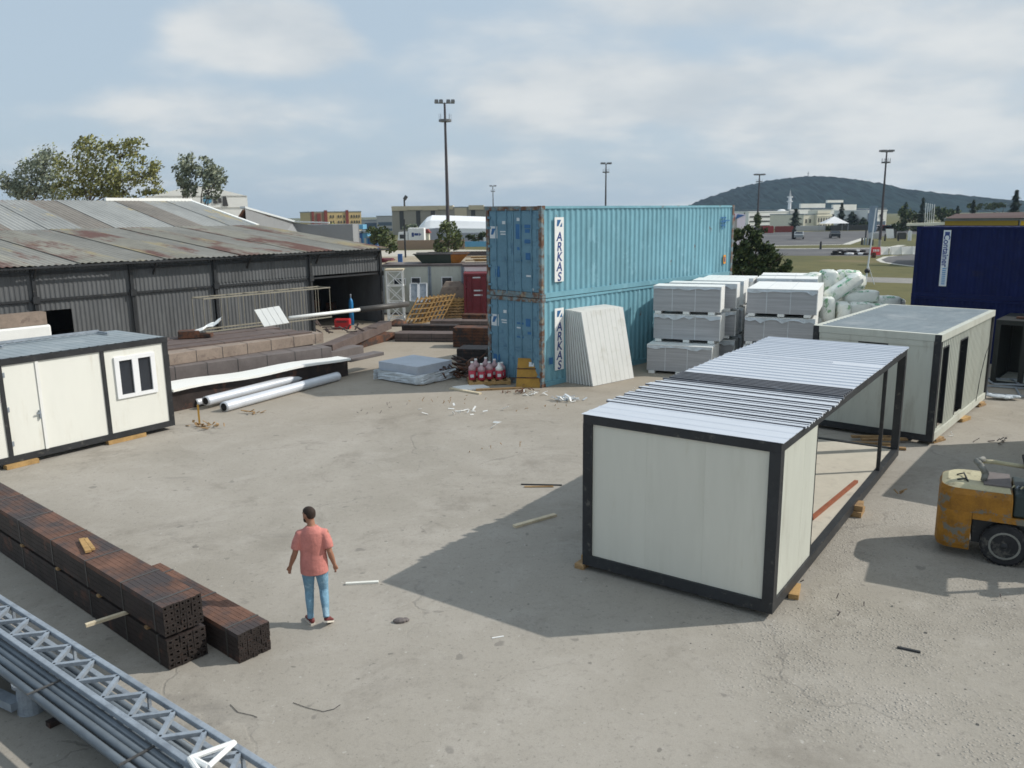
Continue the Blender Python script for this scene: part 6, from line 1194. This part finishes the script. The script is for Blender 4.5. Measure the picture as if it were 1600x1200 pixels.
# ---------------------------------------------------------------- buildings
def bmat(n, c, **k): return M(n, c, .8, var=k.pop('var', .06), sc=.2, bump=0, **k)
BB = dict(beige=bmat('beige_cladding', (.30, .28, .24)), beige2=bmat('sunlit_cream_cladding', (.56, .49, .36)), white=bmat('white_render', (.84, .84, .80)), tent=bmat('tent_membrane', (.80, .82, .84)), tentg=bmat('tent_side', (.36, .37, .42)),
          yel=bmat('yellow_render', (.58, .44, .22)), redb=bmat('red_brown_band', (.22, .05, .04)), ochre=bmat('brown_shade_and_fence', (.28, .20, .14)), band=bmat('ribbon_glazing', (.10, .12, .14)), dk=bmat('dark_band', (.06, .06, .06)), grey=bmat('grey_cladding', (.25, .26, .27)), greyl=bmat('light_grey', (.42, .43, .44)),
          blue=bmat('blue_cladding', (.04, .12, .32)), lblue=bmat('light_blue', (.12, .32, .48)), yellow=bmat('bright_yellow', (.75, .48, .02)), wht=bmat('plain_white', (.82, .82, .82)), mans=bmat('mansion_cream', (.78, .74, .60)), roofbr=bmat('brown_roof', (.09, .055, .05)), ybuild=bmat('ochre_yellow', (.42, .28, .03)), lilac=bmat('lilac_white', (.55, .52, .62)), red2=bmat('red_cladding', (.30, .04, .04)), steelb=bmat('slate_blue', (.10, .14, .19)))
def bld(name, label, px0, px1, yt, D_, dep, mt, cat='building', zb=-.0, rz=0, par=None):
    p0 = P(px0, yt, D_); p1 = P(px1, yt, D_); t = par or thing(name, label, cat, (p0.x, D_, 0), rz); k1 = p1.x/D_; L = (k1*D_-p0.x)/(cos(rz)-k1*sin(rz)) if rz > 0 else p1.x-p0.x; h = (p0.z+p1.z)/2
    b = MB(); b.box(0, L, 0, dep, zb, h-.25); b.build('wall', BB[mt], t); b = MB(); b.box(-.1, L+.1, -.1, dep+.1, h-.248, h); b.build('roof', BB[mt] if mt in ('white', 'wht') else m['roofg'], t)
    return t, L, h
def rects(t, name, lst, mt, y=-.06, d=.05):
    for (x0, x1, z0, z1) in lst: b = MB(); b.box(x0, x1, y, y+d, z0, z1); b.build(name, BB.get(mt) or m[mt], t)
t, L, h = bld('warehouse', 'large beige warehouse with dark vertical bands and pale roof edge behind the tent', 612, 812, 323, 235, 40, 'beige')
rects(t, 'dark_band', [(L*k-.6, L*k+.6, 1.5, h-1.0) for k in (.075, .205, .32, .635)], 'dk'); rects(t, 'sunlit_bay', [(L*.49, L*.585, 0, h-.3), (L*.73, L*.75, 0, h-.3)], 'beige2', -.12, .1)  # cream bays colour in the sunlit parts of the shaded front
rects(t, 'roof_edge', [(x*L, x*L+L*.118, h-.9+.15*(i % 2), h+.35) for i, x in enumerate((0, .12, .24, .36, .60))], 'beige2', -.3, 6)
b = MB(); b.tube((L*.09, 3, h), (L*.09, 3, h+2.2), .25, 8); b.tube((L*.09, 3, h+2.2), (L*.11, 3, h+3.2), .5, 8); b.build('roof_vent', BB['dk'], t)
# tent hall
p0 = P(652, 360, 170); t = thing('tent_hall', 'long white membrane tent hall in front of the beige warehouse', 'tent', (p0.x, 170, 0)); s_ = 170/FOC; L = 124*s_; b = MB()
prof = [(0, 3.1), (1.2, 3.9), (2.4, 4.3), (5.0, 4.7), (8, 4.2), (11, 3.6), (L, 3.2)]
b.loft([[(x, 12, 0), (x, 0, 0), (x, 0, z*.62), (x, 1.2, z*.95), (x, 6, z*1.18), (x, 10.8, z*.95), (x, 12, z*.6)] for x, z in ((0, 2.9), (1.5, 4.2), (2.6, 4.6), (6, 4.5), (L-2.5, 4.2), (L-.8, 4.2), (L, 3.0))]); b.build('membrane', BB['tent'], t)
b = MB(); b.loft([[(x, -.06, 0), (x, -.02, 0), (x, -.02, z), (x, -.06, z)] for x, z in ((.2, 1.6), (2, 2.5), (4, 2.9), (6.5, 2.6), (7.4, 2.0), (9, 1.8), (L-3, 1.8))]); b.build('side_curtain', BB['tentg'], t)
# cream/red housing block
t, L, h = bld('housing_block', 'cream block of flats with dark red vertical bands above the shed roof', 484, 564, 330, 240, 16, 'yel', rz=.42)
rects(t, 'shaded_bay', [(0, L*.26, 0, h-.3)], 'ochre', -.08, .06); rects(t, 'red_band', [(L*.27, L*.33, 0, h+.3), (L*.69, L*.745, 0, h+.3), (L*.03, L*.07, 0, h), (L*.13, L*.20, 1, h-.6)], 'redb', -.3, .3)  # left bay coloured brown as the shaded part of the facade
rects(t, 'window', [(L*(k+.006), L*(k+.028), z, z+.8) for k in (.38, .43, .53, .58, .64, .79, .84, .89, .94) for z in (h-1.9, h-3.5, h-5.1) if z > .5], 'dk', -.12, .05)
t, L, h = bld('office_block', 'distant blue grey glazed office block beside the cream flats', 562, 600, 343, 300, 12, 'greyl'); rects(t, 'glazing', [(L*.2, L*.95, .5, h-1.2)], 'steelb')
t, L, h = bld('office_block', 'distant pale low block left of the beige warehouse', 588, 614, 337, 290, 12, 'greyl'); rects(t, 'glazing', [(.5, L-.5, h-3.4, h-2.2), (.5, L-.5, h-5.4, h-4.4)], 'steelb')
t, L, h = bld('site_canopy', 'grey shelter with a blue roof edge above the near shed roof', 483, 531, 357, 112, 7, 'grey', 'shelter'); rects(t, 'roof_edge', [(-.3, L+3.2, h-.15, h+.45)], 'lblue', -.5, 3); rects(t, 'dark_bay', [(.3, L*.4, .3, h-.6), (L*.5, L*.92, .3, h-.6)], 'steelb')
for i, (x0, x1, mt, lb_) in enumerate(((519, 531, 'white', 'pale'), (531, 542, 'yellow', 'bright yellow'), (543, 557, 'wht', 'white'), (558, 566, 'blue', 'dark blue'), (566, 574, 'lblue', 'light blue'), (574, 589, 'blue', 'lower blue'))):
    t, L, h = bld('site_cabin', lb_+' painted site cabin in the row beyond the near shed roof', x0, x1, 361 if i < 5 else 369, 108, 2.5, mt, 'cabin'); t['group'] = 'coloured cabins beyond the shed'
    rects(t, 'window', [(L*.3, L*.7, h-1.6, h-.9)], 'greyl' if i < 5 else 'lblue')
# white truck by the tent
t = thing('truck', 'white lorry with a dark logo on its box beside the tent', 'lorry', (P(604, 0, 145).x, 145, 0)); s_ = 145/FOC
b = MB(); b.box(2.1, 4.9, 0, 2.4, .9, 3.3); bevel(b.build('cargo_box', BB['wht'], t), .08); b = MB(); b.hexa([(0.1, .05, .5), (2.0, .05, .5), (2.0, 2.3, .5), (.1, 2.3, .5), (.4, .1, 2.6), (2.0, .1, 2.7), (2.0, 2.25, 2.7), (.4, 2.25, 2.6)]); c_ = b.build('cab', BB['wht'], t)
b = MB(); b.box(.6, 1.6, .02, .06, 1.5, 2.2); b.build('cab_window', m['glass'], c_); b = MB(); b.box(0, 4.9, .2, 2.2, .55, .88); b.build('chassis', m['dark'], t)
for x in (.9, 3.4, 4.3): b = MB(); b.tube((x, -.02, .48), (x, .28, .48), .48, 14); b.tube((x, 2.1, .48), (x, 2.4, .48), .48, 14); b.build('wheel', m['rubber'], t)
b = MB(); b.box(2.7, 3.1, -.03, -.01, 1.8, 2.5); b.box(3.2, 3.9, -.03, -.01, 2.0, 2.4); b.prism([(4.0, -.01, 1.9), (4.4, -.01, 2.2), (4.0, -.01, 2.5)], (0, -.02, 0)); b.build('logo', m['navytxt'], t)
t = thing('cherry_hut', 'small hut with dark red roof right of the lorry', 'hut', (P(636, 0, 150).x, 150, 0)); b = MB(); b.box(.2, 2.4, 0, 2, 0, 2.3); b.build('wall', BB['mans'], t); b = MB(); b.prism([(-.1, -.3, 2.3), (2.7, -.3, 2.3), (2.2, -.3, 3.0), (.4, -.3, 3.0)], (0, 2.6, 0)); b.build('roof', BB['redb'], t)
t['label'] = 'small hut with dark red roof right of the white lorry'
# barriers along the path and low walls
for k in range(7):
    p0 = P(706+k*13, 385.5-k*.2, 143); t = MB(); t.prism([(0, 0, 0), (0, .6, 0), (0, .42, .9), (0, .18, .9)], (1.42, 0, 0)); tag(t.build('plastic_barrier', BB['lblue'], loc=(p0.x, 143, .012)), ['leftmost', 'second', 'third', 'fourth', 'fifth', 'sixth', 'rightmost'][k]+' light blue barrier in the row beyond the tall mast', 'barrier', 'light blue barriers beyond the mast')
b = MB(); b.prism([(0, 0, 0), (0, .6, 0), (0, .42, .9), (0, .18, .9)], (1.6, 0, 0)); tag(b.build('plastic_barrier', BB['yellow'], loc=(P(670, 0, 143).x, 143, .012)), 'single yellow barrier left of the tall mast bush', 'barrier')
b = MB(); b.prism([(0, 0, 0), (0, 1.2, 0), (0, .9, .55), (0, .3, .6)], (14, 0, 0)); tag(b.build('earth_bank', m['tube'], loc=(P(655, 0, 112).x, 112, .0)), 'long dark bank of spoil behind the steel trough', 'bank')
b = MB(); b.prism([(0, 0, 0), (0, .5, 0), (0, .45, 1.5), (0, .05, 1.5)], (11, 0, 0)); tag(b.build('wooden_fence', BB['ochre'], loc=(P(605, 0, 135).x, 135, .0)), 'low brown board fence below the white lorry', 'fence')
g_ = P(621, 392, 96); b = MB(); b.box(0, .5, 0, .5, 0, 1.1); tag(b.build('blue_bin', BB['blue'], loc=(g_.x, 96, .012)), 'small blue bin on the pale track beyond the cabin row', 'bin')
b = MB(); b.tube((0, 0, 0), (0, 0, 5.0), .12, 8); tag(b.build('gate_post', m['steelb'] if 'steelb' in m else m['dark'], loc=(P(618, 0, 110).x, 110, 0)), 'dark post standing in front of the white lorry', 'post')
# left: white warehouse gable with sign, grey gable roof
t, L, h = bld('warehouse', 'white warehouse gable with a small blue and black sign behind the left trees', 228, 384, 305, 105, 2.5, 'white', rz=.42)
b = MB(); b.prism([(-.15, -.1, h-1.5), (-.15, -.1, h-.2), (L*.45, -.1, h+1.2), (L*.62, -.1, h+1.15), (L+.15, -.1, h-.05), (L+.15, -.1, h-1.5)], (0, 3.0, 0)); b.build('gable', BB['white'], t)
b = MB(); b.box(L*.02, L*.30, -.16, -.05, h-2.4, h-.8); b.build('dark_cladding', BB['grey'], t); s0 = L*.60
b = MB(); b.ball((s0, -.16, h-.55), (.55, .05, .5), 12, 6); b.build('sign_disc', BB['lblue'], t); b = MB(); b.box(s0+.7, s0+1.2, -.2, -.12, h-1.0, h-.1); b.box(s0+1.3, s0+1.7, -.2, -.12, h-.9, h-.3); b.prism([(s0+1.8, -.12, h-1.3), (s0+2.5, -.12, h-1.3), (s0+2.3, -.12, h-.1), (s0+1.9, -.12, h-.1)], (0, -.06, 0)); b.build('sign_mark', BB['dk'], t)
q0 = P(383, 324, 78); q1 = P(458, 346, 92); t = thing('metal_shed', 'dark grey shed with a white edged sloping roof behind the near shed', 'shed', (q0.x, 78, 0)); v = Vector((q1.x-q0.x, 14, q1.z-q0.z)); b = MB()
b.prism([(0, 0, 0), (v.x+3, v.y, 0), (v.x+3, v.y, v.z+q0.z-.6), (v.x, v.y, v.z+q0.z-.1), (0, 0, q0.z-.1)], (-3, 9, 0)); b.build('wall', BB['grey'], t); b = MB(); b.beam((-.2, -.1, q0.z), (v.x, v.y-.1, v.z+q0.z), .5, .18); b.beam((v.x, v.y-.1, v.z+q0.z), (v.x+4, v.y, v.z+q0.z-.2), .5, .15); b.build('roof_edge', m['sticker'], t)
b = MB(); b.prism([(-.1, -.3, q0.z-.2), (v.x*.5, v.y*.5-.3, q0.z+v.z*.5-.15), (v.x*.5-.5, v.y*.5-.3, q0.z+v.z*.5-1.3), (-1.2, -.3, q0.z-1.7)], (0, -.2, 0)); b.build('canopy', m['rust'], t)
b = MB(); b.box(0, 6, 0, 4, 0, 4.6); tag(b.build('grey_annex', BB['grey'], loc=(P(446, 0, 95).x, 95, 0)), 'plain grey annex at the right of the white edged shed roof', 'building')
# ---------------------------------------------------------------- right background
t, L, h = bld('office_block', 'long white block with dark ribbon glazing at the foot of the hill', 1170, 1238, 330, 270, 20, 'white', rz=.42)
rects(t, 'ribbon_window', [(.5, L-1.5, z, z+.42) for z in (h-1.9, h-3.4, h-4.9, h-6.4, h-7.9)], 'dk', -.1, .08)
b = MB(); b.box(L-1.4, L+2.6, -.5, 12, 0, h+.1); b.build('stair_tower', BB['greyl'], t); b = MB(); b.ball((L-1, 4, h), (1.4, 1.4, .6), 10, 6); b.build('roof_dome', BB['wht'], t)
t, L, h = bld('office_complex', 'wide pale terraced complex stepping along the foot of the hill', 1232, 1385, 326, 330, 30, 'steelb', rz=.42)
rects(t, 'white_terrace', [(0, L*.45, h-2.2, h-.2), (0, L*.2, h-5.2, h-3.8), (L*.42, L*.66, h-.8, h+1.6), (L*.36, L*.52, h+2.4, h+3.4), (L*.60, L*.86, h-3.2, h-1.4), (L*.1, L*.34, h+.4, h+2.1), (L*.3, L*.5, h-6.5, h-5.6)], 'white', -1, .9); rects(t, 'glass_band', [(L*.2, L*.42, h-.1, h+.35), (L*.44, L*.64, h-3.0, h-1.0), (L*.05, L*.6, h-9, h-7)], 'steelb', -1.2, .1)
t, L, h = bld('mansion', 'cream classical mansion with two rows of arched windows and roof balustrade', 1256, 1296, 334, 240, 14, 'mans', rz=.42)
b = MB(); b.box(L*.42, L, -1.0, -.1, 0, h-.2); b.box(L*.45, L*.95, -.9, 3, h, h+.9); b.box(L*.41, L+.15, -1.1, -.05, h-.8, h-.5); b.build('front_wing', BB['mans'], t)
rects(t, 'window', [(L*(.47+.1*k), L*(.47+.1*k)+.45, z, z+1.2) for k in range(5) for z in (h-2.4, h-4.3)], 'dk', -1.06, .05); rects(t, 'window', [(L*(.08+.15*k), L*(.08+.15*k)+.5, z, z+1.1) for k in range(2) for z in (h-2.6, h-4.6)], 'dk', -.06, .05)
t = thing('minaret', 'slim white minaret with pointed cap in front of the hill', 'minaret', (P(1251.5, 0, 360).x, 360, 0)); zt = P(1252, 296, 360).z; z0 = P(1252, 327, 360).z
b = MB(); b.tube((0, 0, 0), (0, 0, z0+(zt-z0)*.62), .75, 12, .62); b.build('shaft', BB['wht'], t)
for f_ in (.38, .60): b = MB(); b.tube((0, 0, z0+(zt-z0)*f_), (0, 0, z0+(zt-z0)*(f_+.05)), 1.15, 12, 1.2); b.build('balcony', BB['wht'], t)
b = MB(); b.tube((0, 0, z0+(zt-z0)*.65), (0, 0, zt), .55, 12, .02); b.build('cap', BB['greyl'], t)
pm = P(1263, 268, 1290); b = MB(); b.tube((pm.x, 1290, pm.z-14), (pm.x, 1290, pm.z), .7, 6, .3); b.beam((pm.x-1.6, 1290, pm.z-3), (pm.x+1.6, 1290, pm.z-3), .5, .5); tag(b.build('radio_mast', m['pole']), 'tiny radio mast on the very top of the hill', 'radio mast')
t, L, h = bld('office_block', 'white angular building right of the conifers with a grey lower floor', 1357, 1386, 328, 225, 12, 'white', rz=.42); rects(t, 'glazing', [(.3, L-.3, .4, 2.2), (-.2, L*.16, 0, h-.8)], 'steelb'); b = MB(); b.beam((L*.62, -.1, h-1.2), (L*.8, -.1, h-2.8), .4, .1, (0, 1, 0)); b.build('slanted_mark', BB['dk'], t)
b = MB(); L_ = 1.6; b.box(-.75, .85, 0, .8, .6, 6.2); b.box(-.6, .7, .1, .7, 0, .6); tag(b.build('sign_pylon', M('pylon_blue_grey', (.20, .27, .34), .5, var=.1), loc=(P(1391, 0, 190).x, 190, 0)), 'pale blue grey upright sign pylon right of the island mast', 'sign pylon')
t, L, h = bld('grandstand', 'low ochre yellow building with brown roof above the navy containers', 1477, 1575, 340.5, 82, 10, 'ybuild', rz=-.52); h_ = h
b = MB(); b.hexa([(0, -.6, h), (L+12, -.6, h), (L+12, 8, h), (0, 8, h), (.8, 2.5, h+.4), (L+12, 2.5, h+.7), (L+12, 5, h+.7), (.8, 5, h+.4)]); b.build('pitched_roof', BB['roofbr'], t); b = MB(); b.box(L+.1, L+12, 0, 9, 0, h-.1); b.build('grey_wing', BB['greyl'], t); b = MB(); b.box(L+.2, L+2.4, -.1, -.02, h-.9, h-.3); b.build('green_sign', BB['yellow'], t)
b = MB(); b.beam((-3.4, .5, h-.6), (0, .5, h-.5), 1.2, .25); b.build('side_canopy', BB['mans'], t)
for k in range(5):
    x_ = 1447+k*3.3; p0 = P(x_+2, 318+k*.6, 118); b = MB(); b.tube((0, 0, 0), (-.18, 0, p0.z), .055, 6, .04); b.ball((-.18, 0, p0.z), .08, 6, 4); tag(b.build('flag_pole', BB['wht'], loc=(p0.x, 118, 0)), ['leftmost', 'second', 'middle', 'fourth', 'rightmost'][k]+' of the five bare white flag poles above the navy container corner', 'flag pole', 'five bare flag poles')
# banner wall behind the bush
t = thing('banner_wall', 'pale lilac banner wall with red top strip behind the bush', 'banner wall', (P(1149, 0, 66).x, 66, 0), .35); s_ = 66/FOC; zt = P(1165, 332, 66).z
b = MB(); b.box(.0, 1.0, 0, .12, 0, zt-.35); b.build('left_panel', BB['greyl'], t); b = MB(); b.box(0, .75, -.02, .14, zt-.62, zt-.1); b.build('red_strip', BB['red2'], t)
b = MB(); b.prism([(.76, 0, 0), (1.78, 0, 0), (1.78, 0, zt-.15), (.76, 0, zt-.05)], (0, .12, 0)); b.build('right_panel', BB['lilac'], t); b = MB(); b.prism([(.85, -.01, zt-.5), (1.7, -.01, zt-.2), (1.0, -.01, zt-.12)], (0, -.02, 0)); b.build('painted_wedge', BB['blue'], t)
for x in (0, .76, 1.78): b = MB(); b.tube((x, .15, 0), (x, .15, zt), .04, 6); b.build('post', m['dark'], t)
# cars, canopy, barriers, tyres on the track
def car(label, px, D_, rz, mt, grp='cars on the asphalt lot'):
    t = thing('car', label, 'car', (P(px, 0, D_).x, D_, .01), rz, grp); b = MB()
    b.loft([[(x, -.85, z) for x, z in r_]+[(x, .85, z) for x, z in reversed(r_)] for r_ in ()]) if False else None
    side = [(-2.1, .35), (2.1, .35), (2.12, .72), (1.5, .92), (.75, .98), (.3, 1.42), (-1.1, 1.45), (-1.75, 1.0), (-2.12, .9)]
    b.prism([(x, -.85, z) for x, z in side], (0, 1.7, 0)); bevel(b.build('body', mt, t), .08, 2)
    b = MB(); b.prism([(x, -.87, z) for x, z in ((.65, 1.0), (.25, 1.36), (-1.05, 1.38), (-1.55, 1.02))], (0, 1.74, 0)); b.hexa([(-1.72, -.7, 1.02), (-1.70, -.7, 1.0), (-1.70, .7, 1.0), (-1.72, .7, 1.02), (-1.2, -.62, 1.40), (-1.15, -.62, 1.38), (-1.15, .62, 1.38), (-1.2, .62, 1.40)]); b.build('windows', m['glass'], t)
    for x in (-1.35, 1.35):
        for y in (-.88, .70): b = MB(); b.tube((x, y, .32), (x, y+.18, .32), .32, 14); b.build('wheel', m['rubber'], t)
    return t
cs = M('car_silver', (.35, .37, .38), .35, metal=.5, var=.03, bump=0); ck = M('car_dark', (.03, .035, .04), .3, var=.1, bump=0)
car('silver car on the asphalt lot, the left of the two', 1270, 160, 1.2, cs); car('dark car on the asphalt lot, with a white object behind it', 1329, 163, 1.3, ck)
b = MB(); b.cbox((0, 0, .9), (.7, .5, 1.8)); b.ball((0, 0, 1.9), (.25, .25, .3), 8, 6); tag(b.build('tyre_column', m['rubber'], loc=(P(1261.5, 0, 161).x, 161, 0)), 'dark upright stack just left of the silver car', 'tyre stack')
t = thing('canopy_tent', 'small white peaked canopy tent beyond the dark car', 'tent', (P(1326, 0, 215).x, 215, 0)); b = MB(); R_ = 3.2
b.add([(-R_, -2, 2.0), (R_, -2, 2.0), (R_, 2, 2.0), (-R_, 2, 2.0), (0, 0, 3.8)], [(0, 1, 4), (1, 2, 4), (2, 3, 4), (3, 0, 4), (3, 2, 1, 0)]); b.build('top', BB['wht'], t)
for x in (-3, 3):
    for y in (-1.9, 1.9): b = MB(); b.tube((x, y, 0), (x, y, 2.0), .06, 6); b.build('leg', m['galv'], t)
def bar(label, px0, px1, yb, mt, h=.95, grp=None):
    a = G(px0, yb); c = G(px1, yb-.3); L = (c-a).length; ang = math.atan2(c.y-a.y, c.x-a.x); b = MB(); b.prism([(0, -.3, 0), (0, .3, 0), (0, .22, .3), (0, .12, h), (0, -.12, h), (0, -.22, .3)], (L, 0, 0)); o = tag(b.build('track_barrier', mt, loc=(a.x, a.y, .013), rz=ang), label, 'barrier', grp)
    return o, L
o, L = bar('red track barrier with pale lettering, at the left end of the white barrier line', 1360, 1373.5, 398.6, BB['red2'] if False else m['red'])
b = MB()
for k in range(4): b.box(.15+k*.22, .28+k*.22, -.30, -.27, .42, .68)
b.build('lettering', BB['wht'], o)
names = ['white track barrier right beside the red one', 'second white barrier of the line, after a small gap', 'third white barrier of the line on the track', 'fourth white barrier, next to the navy container edge']
for k, (x0, x1) in enumerate(((1374, 1386), (1391, 1406), (1407, 1423), (1424, 1442))): bar(names[k], x0, x1, 398.2-.2*k, BB['white'], grp='white barriers on the track')
b = MB(); b.box(0, .4, 0, .3, 0, .6); tag(b.build('barrier_stand', m['rust'], loc=G(1363, 403)), 'small brown stand just below the red track barrier', 'stand')
def tyre(label, px, py, z, c, grp='tyres and blocks along the track edge'):
    g = G(px, py); b = MB(); rings = []
    for j in range(9): a = 2*pi*j/8; rings.append([((.30+.11*cos(a))*cos(2*pi*i/14), (.30+.11*cos(a))*sin(2*pi*i/14), .13+.13*sin(a)) for i in range(14)])
    b.loft(rings, cap=False); return tag(b.build('tyre', c, loc=(g.x, g.y, z)), label, 'tyre', grp)
rr = random.Random(6); T = 0
for k in range(22):
    px = 1303+k*2.35; top = k % 3 == 1; wh = k in (3, 9, 11, 16, 18)
    tyre((('white painted' if wh else 'black')+' tyre '+('lying on top, ' if top else 'on the ground, ')+'first second third fourth fifth sixth seventh eighth ninth tenth eleventh twelfth thirteenth fourteenth fifteenth sixteenth seventeenth eighteenth nineteenth twentieth twenty-first twenty-second'.split()[k]+' from the left by the track'), px, 398+rr.uniform(-1.2, .8), .013+(.27 if top else 0), BB['wht'] if wh else m['rubber'])
for k, (px, py, h_) in enumerate(((1282, 389.5, 1.1), (1352.5, 371.5, 1.5), (1346.5, 382.5, 1.1), (1350.5, 382.5, 1.1), (1355, 382.5, 1.1), (1358.5, 383, 1.0), (1363, 383.5, .9), (1382.5, 376.5, 1.2), (1403.5, 376.5, 1.4))):
    g = G(px, py); b = MB(); b.tube((0, 0, 0), (0, 0, h_), .17, 8, .13); tag(b.build('marker_post', m['galv'] if k in (3, 4) else m['dark'], loc=g), ['lone dark marker post on the grass below the silver car', 'thick dark post left of the island mast', 'first of the short posts on the grass island', 'pale short post second on the grass island', 'pale short post third on the grass island', 'fourth short post on the grass island', 'short dark post by the leaning pole on the island', 'short dark post below the island mast', 'dark post right of the white sign board on the island'][k], 'post', 'marker posts around the track')
def lowbox(name, px0, px1, yb, h, mt, label, cat, dep=1.0):
    a = G(px0, yb); c = G(px1, yb); b = MB(); b.box(0, c.x-a.x, 0, dep, 0, h); b.box(.1, c.x-a.x-.1, .1, dep-.1, h, h+.1); tag(b.build(name, BB.get(mt) or m[mt], loc=(a.x, a.y, .013)), label, cat)
lowbox('concrete_block', 1362, 1379, 373, 1.0, 'greyl', 'grey concrete block around the foot of the island mast', 'concrete block', 1.5)
lowbox('parked_trailer', 1394, 1402, 372.5, 1.5, 'dk', 'dark parked trailer behind the white sign board', 'trailer'); lowbox('white_post', 1422, 1424.5, 376, 1.6, 'wht', 'single white block near the navy container on the far island', 'block')
b = MB(); b.prism([(0, 0, .2), (1.3, 0, .2), (1.1, .1, 1.9), (-.3, .1, 1.9)], (0, .12, 0)); tag(b.build('sign_board', BB['wht'], loc=G(1386, 374)), 'tilted white sign board right of the island mast', 'sign board')
lowbox('parked_row', 1405, 1418, 374, 1.1, 'dk', 'dark low machine at the right of the far island', 'machine')
lowbox('low_wall', 1190, 1212, 364.3, 1.6, 'red2', 'low red wall in front of the long white block', 'wall'); lowbox('low_wall', 1212, 1245, 363, 1.4, 'redb', 'brown red low wall left of the mansion', 'wall'); lowbox('low_wall', 1245, 1300, 361, 1.2, 'greyl', 'pale low wall in front of the mansion', 'wall'); lowbox('low_wall', 1300, 1395, 360.5, 1.3, 'dk', 'long dark low wall beyond the canopy tent', 'wall')
rr = random.Random(40)
for k in range(7):
    px = (1196, 1203, 1399, 1409, 1418, 1429, 1437)[k]; car(['white parked car before the red wall', 'silver parked car before the red wall', 'pale parked car left in the row beyond the pylon', 'red parked car in the row beyond the pylon', 'dark parked car in the row beyond the pylon', 'white parked car in the row beyond the pylon', 'last parked car in the row beyond the pylon'][k], px, 212, 0, (BB['wht'], cs, BB['wht'], BB['red2'], ck, BB['wht'], cs)[k], 'far parked cars')
p0 = P(1150, 392, 108); b = MB(); b.box(0, 30, 0, .2, 0, .25); 
# ---------------------------------------------------------------- haze
HAZE = .00016
if HAZE:
    b = MB(); b.box(-2300, 2300, -80, 2600, -1, 75); hz = b.build('haze', [])
    hm = bpy.data.materials.new('haze_air'); hm.use_nodes = True; t = hm.node_tree; t.nodes.remove(t.nodes['Principled BSDF']); pv = nd(t, 'ShaderNodeVolumePrincipled'); pv.inputs['Density'].default_value = HAZE; pv.inputs['Color'].default_value = (.62, .80, 1, 1); pv.inputs['Anisotropy'].default_value = .2
    t.links.new(pv.outputs[0], t.nodes['Material Output'].inputs['Volume']); hz.data.materials.append(hm); tag(hz, kind='stuff')
